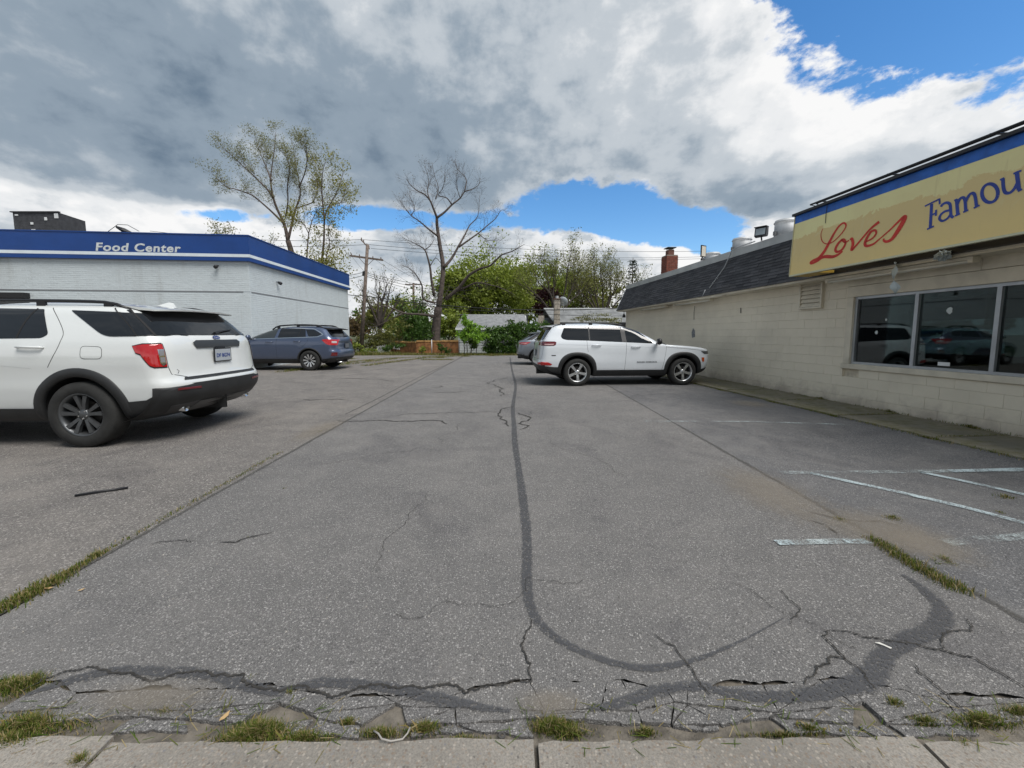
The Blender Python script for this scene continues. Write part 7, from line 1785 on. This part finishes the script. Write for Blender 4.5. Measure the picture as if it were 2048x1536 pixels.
# low orange wall with cap boards
M_ORANGE = simple('rusty orange panel', (0.27, 0.12, 0.045), 0.85, var=0.5, vscale=3.0, bump=0.4, bscale=20)
M_ORCAP = simple('orange cap', (0.42, 0.235, 0.085), 0.8, var=0.35, vscale=3)
wo_ = empty('orange_wall', (AY(832, 668, 28.9).x, 28.9, -0.06)); tag(wo_, 'low rusty orange wall of panels below the bare tree', 'wall')
A0 = AY(780, 668, 31.5).x - wo_.location.x; B0 = 0.0; C0 = AY(917, 668, 28.9).x - wo_.location.x
def wallrun(x0, y0, x1, y1, n, h=0.98):
    d = Vector((x1 - x0, y1 - y0, 0)); L = d.length; d.normalize(); nn = Vector((d.y, -d.x, 0))
    for k in range(n):
        a = Vector((x0, y0, 0)) + d * (L * k / n + 0.012); b2 = Vector((x0, y0, 0)) + d * (L * (k + 1) / n - 0.012); off = nn * rl.uniform(-0.01, 0.015)
        MB().prism([a + off, b2 + off, b2 - nn * 0.10, a - nn * 0.10], (0, 0, h)).build('panel', M_ORANGE, wo_, fix=True)
        MB().prism([a + nn * 0.05 + Vector((0, 0, h)), b2 + nn * 0.05 + Vector((0, 0, h)), b2 - nn * 0.14 + Vector((0, 0, h)), a - nn * 0.14 + Vector((0, 0, h))], (0, 0, 0.10 + rl.uniform(-.015, .015))).build('cap_board', M_ORCAP, wo_, fix=True)
wallrun(A0, 2.6, B0, 0, 4, 0.86); wallrun(B0 + 0.02, 0, C0, 0, 5, 0.95)

# chain link fence in front
fe = empty('chain_link_fence', (AY(863, 668, 28.2).x, 28.2, -0.06)); tag(fe, 'rusty chain link fence with grey posts before the hedge', 'fence')
xe = AY(1075, 668, 28.2).x - fe.location.x
for x in (0.0, 1.95, xe * .55, xe * .78, xe): MB().tube([(x, 0, 0), (x, 0, 1.12)], 0.035, 8).build('post', M_STEEL, fe, True)
MB().tube([(1.95, 0, 0.92), (xe, 0, 0.95)], 0.02, 6).build('top_rail', M_STEEL, fe, True); MB().tube([(1.95, 0, 0.10), (xe, 0, 0.10)], 0.01, 5).build('bottom_wire', M_STEEL, fe)
mb = MB(); x = 1.95
while x < xe - 0.9:
    mb.tube([(x, 0, 0.1), (x + 0.82, 0.004, 0.92)], 0.0035, 3, False); mb.tube([(x + 0.82, 0.0, 0.1), (x, 0.004, 0.92)], 0.0035, 3, False); x += 0.075
tag(mb.build('wire_mesh', M_STEEL, fe), kind='stuff')

# lattice fragments
def lattice(p, w_, h_, tilt, lab):
    t = empty('lattice_panel', p); tag(t, lab, 'lattice', 'broken white lattice pieces'); t.rotation_euler = (R(12), R(tilt), R(20))
    n = int(w_ / 0.13)
    for s_ in (-1, 1):
        for k in range(-n, 2 * n):
            x0 = k * 0.13; pts = []
            for i in range(2):
                z = 0 if i == 0 else h_; pts.append((x0 + s_ * (z if s_ > 0 else z - h_) * 1.0 if False else (x0 + z if s_ > 0 else x0 + h_ - z), z))
            (xa, za), (xb, zb) = pts
            lo = max(0.0, min(xa, xb)); hi = min(w_, max(xa, xb))
            if hi - lo < 0.05: continue
            f = lambda x: za + (zb - za) * (x - xa) / (xb - xa)
            MB().prism([(lo, 0.008 * s_, f(lo)), (lo + 0.0, 0.008 * s_, f(lo) + 0.045), (hi, 0.008 * s_, f(hi) + 0.045), (hi, 0.008 * s_, f(hi))], (0, 0.006, 0)).build('slat', M_WHITE, t, fix=True)
q_ = AY(756, 703, 29.0); lattice((q_.x, 29.0, 0.0), 0.62, 0.55, -8, 'broken white lattice panel leaning in the weeds'); q_ = AY(786, 690, 29.4); lattice((q_.x, 29.4, 0.35), 0.5, 0.22, 10, 'small white lattice scrap left of the orange wall')

# ------------------------------------------------------------------ utility poles and wires
M_POLE = bark_mat('weathered pole wood', (0.155, 0.12, 0.10))
M_WIRE = simple('wire black', (0.015, 0.015, 0.017), 0.6)
def upole(name, base, top, lab, arms, r0=0.16, r1=0.11):
    t = empty(name, base); tag(t, lab, 'utility pole', 'wooden utility poles'); b = Vector(base); tp = Vector(top) - b
    MB().tube([(0, 0, 0), tuple(tp * 0.5), tuple(tp)], [r0, (r0 + r1) / 2, r1], 10).build('pole', M_POLE, t, True)
    for a, c, th in arms:
        a, c = Vector(a) - b, Vector(c) - b; d = (c - a).normalized(); up = Vector((0, 0, th)); nn = Vector((0, 0.06, 0))
        cr = MB().prism([a - nn, c - nn, c - nn + up, a - nn + up], (0, 0.12, 0)).build('crossarm', M_POLE, t, fix=True)
        for k in (0.06, 0.3, 0.7, 0.94):
            p = a.lerp(c, k) + Vector((0, 0, th)); MB().lathe([(0, 0.03), (0.05, 0.045), (0.09, 0.03), (0.13, 0.035), (0.14, 0.0)], 8, 'z', tuple(p)).build('insulator', simple('insulator', (0.12, 0.08, 0.06), 0.3), cr, True)
        m_ = a.lerp(c, 0.5)
        if (c - a).length > 1.2:
            for s_ in (-0.6, 0.6): MB().tube([tuple(m_ + d * s_ * 0.9), tuple(m_ + Vector((0, 0, -0.55)))], 0.02, 5).build('brace', M_POLE, t)
    return t
YP = 30.5
pb = AY(722, 700, YP); pb.z = -0.06; pt = AY(735, 489, YP)
up_ = upole('utility_pole', pb, pt, 'leaning wooden utility pole at the corner of the store', [(AY(699, 513, YP), AY(766, 522, YP), 0.13), (AY(722, 481, YP - .4), AY(739, 499, YP + .3), 0.12)])
MB().tube([tuple(AY(729, 543, YP) - pb), tuple(AY(728, 552, YP) - pb)], 0.15, 8).build('cable_bracket', M_BLACK, up_)
Y2 = 62.0; b2_ = AY(826, 668, Y2); b2_.z = -.06
upole('utility_pole', b2_, AY(827, 566, Y2), 'distant utility pole showing above the green tree', [(AY(810, 570, Y2), AY(842, 570, Y2), 0.16)], 0.2, 0.16)
def wire(name, a, b, sag, lab, r_=0.014, n=24, group='overhead wires'):
    a, b = Vector(a), Vector(b); pts = []
    for i in range(n + 1):
        t = i / n; p = a.lerp(b, t); p.z -= sag * 4 * t * (1 - t); pts.append(p - a)
    o = MB().tube(pts, r_, 4, False).build(name, M_WIRE); o.location = a; return tag(o, lab, 'wire', group)
def W2(u, v, y): return AY(u, v, y)
wire('power_line', W2(723, 479, YP), W2(1420, 502, 37), 0.35, 'top power line running right from the pole to above the shop')
wire('power_line', W2(723, 479, YP), W2(300, 462, 27), 0.3, 'top power line running left from the pole behind the tall tree')
wire('power_line', W2(736, 489, YP), W2(1420, 513, 37), 0.45, 'second power line running right from the pole head')
wire('power_line', W2(736, 489, YP), W2(300, 478, 27), 0.3, 'second power line running left from the pole head')
wire('power_line', W2(742, 497, YP), W2(1440, 516, 37.5), 0.45, 'third power line running right below the pole head')
for k, (v0, v1, sg, nm) in enumerate(((545, 560, .5, 'upper'), (548, 566, .6, 'middle'), (552, 574, .6, 'lower'))):
    wire('phone_cable', W2(731, v0, YP), W2(960, v1 + 12, 44), sg, nm + ' of three phone cables right of the utility pole', 0.016); 
for k, (v0, v1, nm) in enumerate(((544, 556, 'upper'), (550, 566, 'lower'))): wire('phone_cable', W2(729, v0, YP), W2(640, v1, 27), 0.1, nm + ' phone cable left of the utility pole', 0.016)
wire('phone_cable', W2(724, 591, YP), W2(1260, 615, 30), 0.55, 'thick phone cable crossing low before the garage and far house', 0.028)
wire('phone_cable', W2(723, 596, YP), W2(1255, 632, 30.5), 0.35, 'thin low phone cable crossing before the house roof', 0.016)
wire('phone_cable', W2(724, 591, YP), W2(690, 588, 27), 0.05, 'thick phone cable from the pole to the store', 0.024)
wire('guy_wire', W2(765, 520, YP), W2(905, 590, 42), 0.2, 'slanting service wire from the right end of the crossarm', 0.010); wire('guy_wire', W2(752, 520, YP), W2(880, 600, 42), 0.2, 'slanting service wire from the middle of the crossarm', 0.010)
wire('guy_wire', W2(704, 513, YP), W2(731, 545, YP - .1), 0.05, 'short jumper wire from the left end of the crossarm', 0.010)

# ------------------------------------------------------------------ grass and weeds
def grass_mat():
    m = bpy.data.materials.new('grass'); m.use_nodes = True; t = NT(m.node_tree); t.n.clear()
    r_ = t.node('ShaderNodeNewGeometry').outputs['Random Per Island']
    c = t.ramp(r_, [(0.0, (0.05, 0.085, 0.016)), (0.3, (0.10, 0.145, 0.026)), (0.55, (0.16, 0.165, 0.04)), (0.75, (0.25, 0.19, 0.08)), (1.0, (0.42, 0.35, 0.20))])
    d = t.node('ShaderNodeBsdfDiffuse'); t.l.new(c, d.inputs[0]); tr = t.node('ShaderNodeBsdfTranslucent'); t.l.new(c, tr.inputs[0]); mx = t.node('ShaderNodeMixShader'); mx.inputs[0].default_value = 0.3
    t.l.new(d.outputs[0], mx.inputs[1]); t.l.new(tr.outputs[0], mx.inputs[2]); o = t.node('ShaderNodeOutputMaterial'); t.l.new(mx.outputs[0], o.inputs[0]); return m
M_GRASS = grass_mat()
rg_ = random.Random(77)
class Grass:
    def __init__(self): self.v = []; self.f = []
    def blade(self, x, y, z, h, wd, lean=0.6):
        a = rg_.uniform(0, 6.28); lx, ly = math.cos(a), math.sin(a); k = h * lean * rg_.random(); i = len(self.v)
        px_, py_ = -ly * wd / 2, lx * wd / 2
        self.v += [(x - px_, y - py_, z), (x + px_, y + py_, z), (x + lx * k * .35 + px_ * .8, y + ly * k * .35 + py_ * .8, z + h * .6), (x + lx * k * .35 - px_ * .8, y + ly * k * .35 - py_ * .8, z + h * .6), (x + lx * k, y + ly * k, z + h * (1 - .25 * lean * rg_.random()))]
        self.f += [(i, i + 1, i + 2, i + 3), (i + 3, i + 2, i + 4)]
    def patch(self, c, rx, ry, n, h, wd, z=-0.015, lean=0.9):
        for k in range(n):
            a = rg_.uniform(0, 6.28); r_ = abs(rg_.gauss(0, 0.5)); self.blade(c[0] + rx * r_ * math.cos(a), c[1] + ry * r_ * math.sin(a), z, h * rg_.uniform(.4, 1.25) * max(.35, 1 - r_ * .6), wd * rg_.uniform(.6, 1.3), lean)
    def row(self, pts, wid, n, h, wd, z=0.0, lean=0.9):
        pts = [Vector(p_) for p_ in pts]; seg = [(b - a).length for a, b in zip(pts, pts[1:])]; tot = sum(seg)
        for k in range(n):
            s_ = rg_.random() * tot; i = 0
            while s_ > seg[i]: s_ -= seg[i]; i += 1
            p = pts[i].lerp(pts[i + 1], s_ / seg[i]); self.blade(p.x + rg_.gauss(0, wid), p.y + rg_.gauss(0, wid), z, h * rg_.uniform(.35, 1.3), wd * rg_.uniform(.6, 1.3), lean)
    def build(self, lab):
        me = bpy.data.meshes.new('grass'); me.from_pydata(self.v, [], self.f); o = mesh_obj('grass', me, M_GRASS); return tag(o, lab, None, None, 'stuff')
g = Grass()
for (u, v, rx, ry, n, h) in ((30, 1370, .16, .05, 900, .035), (70, 1358, .08, .03, 350, .03), (60, 1445, .22, .05, 1300, .03), (20, 1480, .14, .04, 700, .03), (520, 1460, .12, .035, 1500, .035), (480, 1475, .09, .02, 600, .03), (610, 1470, .12, .02, 600, .022), (760, 1462, .10, .018, 420, .022), (850, 1455, .07, .018, 420, .028), (1110, 1450, .10, .03, 900, .03), (1140, 1462, .07, .02, 350, .025), (1290, 1462, .05, .012, 220, .025), (1410, 1395, .012, .008, 24, .02), (1560, 1465, .16, .012, 260, .018), (1620, 1455, .05, .016, 240, .022), (1790, 1405, .05, .03, 220, .025), (1850, 1440, .10, .02, 420, .022), (1960, 1440, .16, .025, 900, .028), (2040, 1425, .10, .03, 500, .03), (1930, 1490, .05, .03, 200, .02), (580, 1385, .05, .012, 160, .022), (500, 1355, .03, .01, 50, .02), (160, 1520, .06, .03, 240, .03), (930, 1475, .1, .012, 220, .018), (700, 1440, .05, .015, 180, .018), (330, 1420, .08, .02, 160, .02)):
    g.patch(G(u, v), rx * 1.25, ry * 1.35, int(n * 1.7), h * 1.3, 0.0026)
for (u, v, n) in ((505, 1452, 30), (560, 1470, 24), (1100, 1440, 26), (1960, 1432, 40), (40, 1440, 40), (840, 1458, 16), (1630, 1450, 14), (1880, 1125, 18), (1790, 1036, 14), (90, 1175, 16)):   # broad leaved weeds
    c_ = G(u, v)
    for k in range(n): g.blade(c_.x + rg_.gauss(0, .03), c_.y + rg_.gauss(0, .014), -0.012, rg_.uniform(.014, .034), rg_.uniform(.006, .011), 1.6)
for k in range(260):   # dry straw lying about
    p = G(rg_.choice((rg_.uniform(0, 700), rg_.uniform(1000, 2048))), rg_.uniform(1400, 1500)); a = rg_.uniform(0, 6.28); L = rg_.uniform(.02, .07); i = len(g.v); d = Vector((math.cos(a) * L, math.sin(a) * L, 0)); n_ = Vector((-d.y, d.x, 0)).normalized() * .0012
    g.v += [tuple(p - n_ + Vector((0, 0, .002))), tuple(p + n_ + Vector((0, 0, .002))), tuple(p + d + n_ + Vector((0, 0, .008))), tuple(p + d - n_ + Vector((0, 0, .008)))]; g.f.append((i, i + 1, i + 2, i + 3))
g.row(P((0, 1222), (60, 1190), (130, 1152)), 0.035, 1500, 0.035, 0.004); g.row(P((130, 1152), (210, 1103)), 0.02, 420, 0.03, 0.004); g.patch(G(190, 1112), .07, .05, 330, .045, .004); g.row(P((210, 1103), (420, 985), (560, 905)), 0.018, 620, 0.02, 0.005); g.patch(G(640, 862), .10, .25, 160, .025, .006)
g.patch(G(1680, 1040), .08, .10, 260, .04, .004); g.patch(G(1785, 1037), .09, .08, 240, .045, .005); g.row(P((1745, 1080), (1800, 1115), (1850, 1145), (1900, 1172), (1935, 1185)), 0.03, 1200, 0.04, 0.004); g.patch(G(1890, 1120), .05, .10, 360, .04, .004); g.patch(G(2012, 995), .12, .12, 150, .05, .006); g.patch(G(2000, 1025), .08, .08, 120, .03, .006)
g.patch(G(568, 977), .02, .03, 40, .03, .005); g.patch(G(495, 1075), .03, .02, 50, .02, .004); g.patch(G(1500, 806), .25, .3, 260, .02, .008)
rot = Matrix.Rotation(WALL_A, 3, 'Z')
def LW(x, y, z=0.0): return WALL_O + rot @ Vector((x, y, z))
g.row([LW(-1.26, y) for y in np.arange(-1.5, 8.5, 0.5)], 0.035, 1700, 0.035, 0.006); g.row([LW(-0.04, y, .055) for y in np.arange(-1.5, 9, 0.5)], 0.018, 900, 0.035, 0.006, z=0.03)
for y, n in ((6.5, 900), (7.2, 700), (4.9, 500), (3.0, 300), (1.6, 200), (0.1, 320), (8.2, 600)): g.patch(LW(-1.28, y), .10, .35, n, .05, .007)
for y, n in ((3.15, 160), (1.7, 120), (0.5, 200), (-.4, 160)): g.patch(LW(-0.06, y), .04, .22, n, .06, .006, z=.03)
for y in (0.05, 1.55, 3.1, 4.7): g.row([LW(-1.2, y), LW(-0.1, y)], 0.015, 180, 0.02, 0.006, z=0.03)
g.build('short grass and moss growing in cracks and joints')
g = Grass()
for (u0, v0, u1, v1, n) in ((560, 745, 800, 717, 700), (730, 732, 850, 716, 900), (850, 716, 925, 712, 500), (840, 720, 905, 720, 400)): g.row(P((u0, v0), (u1, v1)), 0.12, n, 0.09, 0.014)
for k in range(16000):
    x = rg_.uniform(-13.5, 6); y = 26.95 + abs(rg_.gauss(0, 1.3)); g.blade(x, y, -0.06, rg_.uniform(.06, .26) * (1.4 if x < -8 else 1), 0.018, 1.0)
for (u, v) in ((700, 718), (740, 722), (880, 716), (930, 713), (985, 712), (660, 731)): g.patch(G(u, v), .7, .35, 260, .10, .016, z=0)
g.row(P((560, 744), (640, 735), (720, 722), (800, 716), (905, 712)), 0.16, 1600, 0.08, 0.014)
g.build('ragged grass along the far end of the lot')

# ------------------------------------------------------------------ litter and small things
M_LITTER = simple('pale litter', (0.62, 0.60, 0.55), 0.7); M_LEAF = simple('dry leaf', (0.45, 0.30, 0.14), 0.8)
def flat_thing(name, pos, pts, h, mat, lab, cat, rz=0.0, group=None):
    o = MB().prism([(a, b, 0) for a, b in pts], (0, 0, h)).build(name, mat, fix=True); o.location = (pos[0], pos[1], pos[2] if len(pos) > 2 else 0.006); o.rotation_euler = (0, 0, rz); return tag(o, lab, cat, group)
lf_ = [(-.5, 0), (-.25, .18), (.1, .22), (.5, .03), (.15, -.2), (-.2, -.16)]
def dleaf(u, v, s_, rz, lab, z=0.007):
    p = G(u, v); n = len(lf_); vs = [(a * s_, b * s_, 0.25 * s_ * abs(a) + 0.002) for a, b in lf_]; mb = MB().prism(vs, (0, 0, 0.0012)); o = mb.build('dry_leaf', M_LEAF, fix=True); o.location = (p.x, p.y, z); o.rotation_euler = (0, 0, rz); tag(o, lab, 'leaf', 'dry leaves on the ground')
dleaf(450, 1438, .045, 1.3, 'tan dry leaf left of the grass tuft at the bottom edge'); dleaf(98, 1180, .045, 0.2, 'pale dry leaf beside the grassy seam at left'); dleaf(163, 1183, .03, 0.9, 'small dry leaf right of the pale leaf by the seam')
a = G(150, 994); b = G(256, 978); st_ = MB().tube([(0, 0, 0), tuple((b - a) * .5 + Vector((0, 0, .004))), tuple(b - a)], 0.011, 7).build('metal_rod', M_BLACK, None, True); st_.location = a + Vector((0, 0, .013)); tag(st_, 'thin black rod lying on the asphalt near the white SUV', 'rod')
wr = [G(u, v) for u, v in ((748, 1468), (757, 1476), (764, 1487), (782, 1489), (805, 1482), (815, 1470), (820, 1460))]
o = MB().tube([p_ - wr[0] + Vector((0, 0, .012 + .006 * math.sin(i))) for i, p_ in enumerate(wr)], 0.0032, 6).build('loose_cable', simple('grey cable', (0.33, 0.31, 0.28), 0.6), None, True); o.location = wr[0]; tag(o, 'bent grey piece of cable in the grass at the bottom', 'cable')
wp_ = G(1004, 1472); o = MB().lathe([(0, .006), (0, .013), (.004, .013), (.004, .006)], 16, 'z', close=True).build('metal_washer', simple('dark steel', (.12, .11, .10), .5, metal=.6)); o.location = (wp_.x, wp_.y, 0.0); tag(o, 'small round metal washer in the dirt by the sidewalk', 'washer')
wch = G(1766, 1293); flat_thing('paint_chip', wch, [(-.03, .0), (-.01, .012), (.03, -.004), (.022, -.014), (0, -.004)], .001, M_LITTER, 'white paint chip on the dark crack sealer at right', 'paint chip', -.5); bpy.data.objects['paint_chip'].location.z = .008
nl = 0
spots = [(740, 703, 'left of the lattice'), (762, 706, 'below the lattice'), (820, 705, 'before the orange wall corner'), (905, 704, 'at the right end of the orange wall'), (775, 709, 'right of the lattice foot'), (1060, 712, 'beside the grey crossover'), (690, 708, 'by the store corner')]
for (u, v, w_) in spots:
    p = G(u, v); m_ = MB(); rr = rg_.uniform(.08, .16); pts = [(rr * math.cos(a_) * rg_.uniform(.6, 1.3), rr * .6 * math.sin(a_) * rg_.uniform(.6, 1.3), 0) for a_ in np.linspace(0, 6.28, 8)[:-1]]
    m_.prism(pts, (0.02, 0, 0.07)); o = m_.build('litter', M_LITTER, fix=True); o.location = (p.x, p.y, 0.0); tag(o, 'pale crumpled litter on the ground ' + w_, 'litter', 'litter at the back of the lot')
# scattered grit: light pebbles on the asphalt
mb = MB()
for k in range(900):
    y = 1.5 + 9 * rg_.random() ** 1.6; x = rg_.uniform(-1, 1) * (1.2 + y * 0.9)
    if x > 5: continue
    s_ = rg_.uniform(.002, .006); mb.add([(x + s_, y, .0), (x - s_ * .6, y + s_, .0), (x - s_ * .5, y - s_, .0), (x, y, s_ * 1.3)], [(0, 1, 3), (1, 2, 3), (2, 0, 3)])
tag(mb.build('gravel', simple('grit', (0.33, 0.31, 0.28), 0.9, var=.4, vscale=50)), kind='stuff')
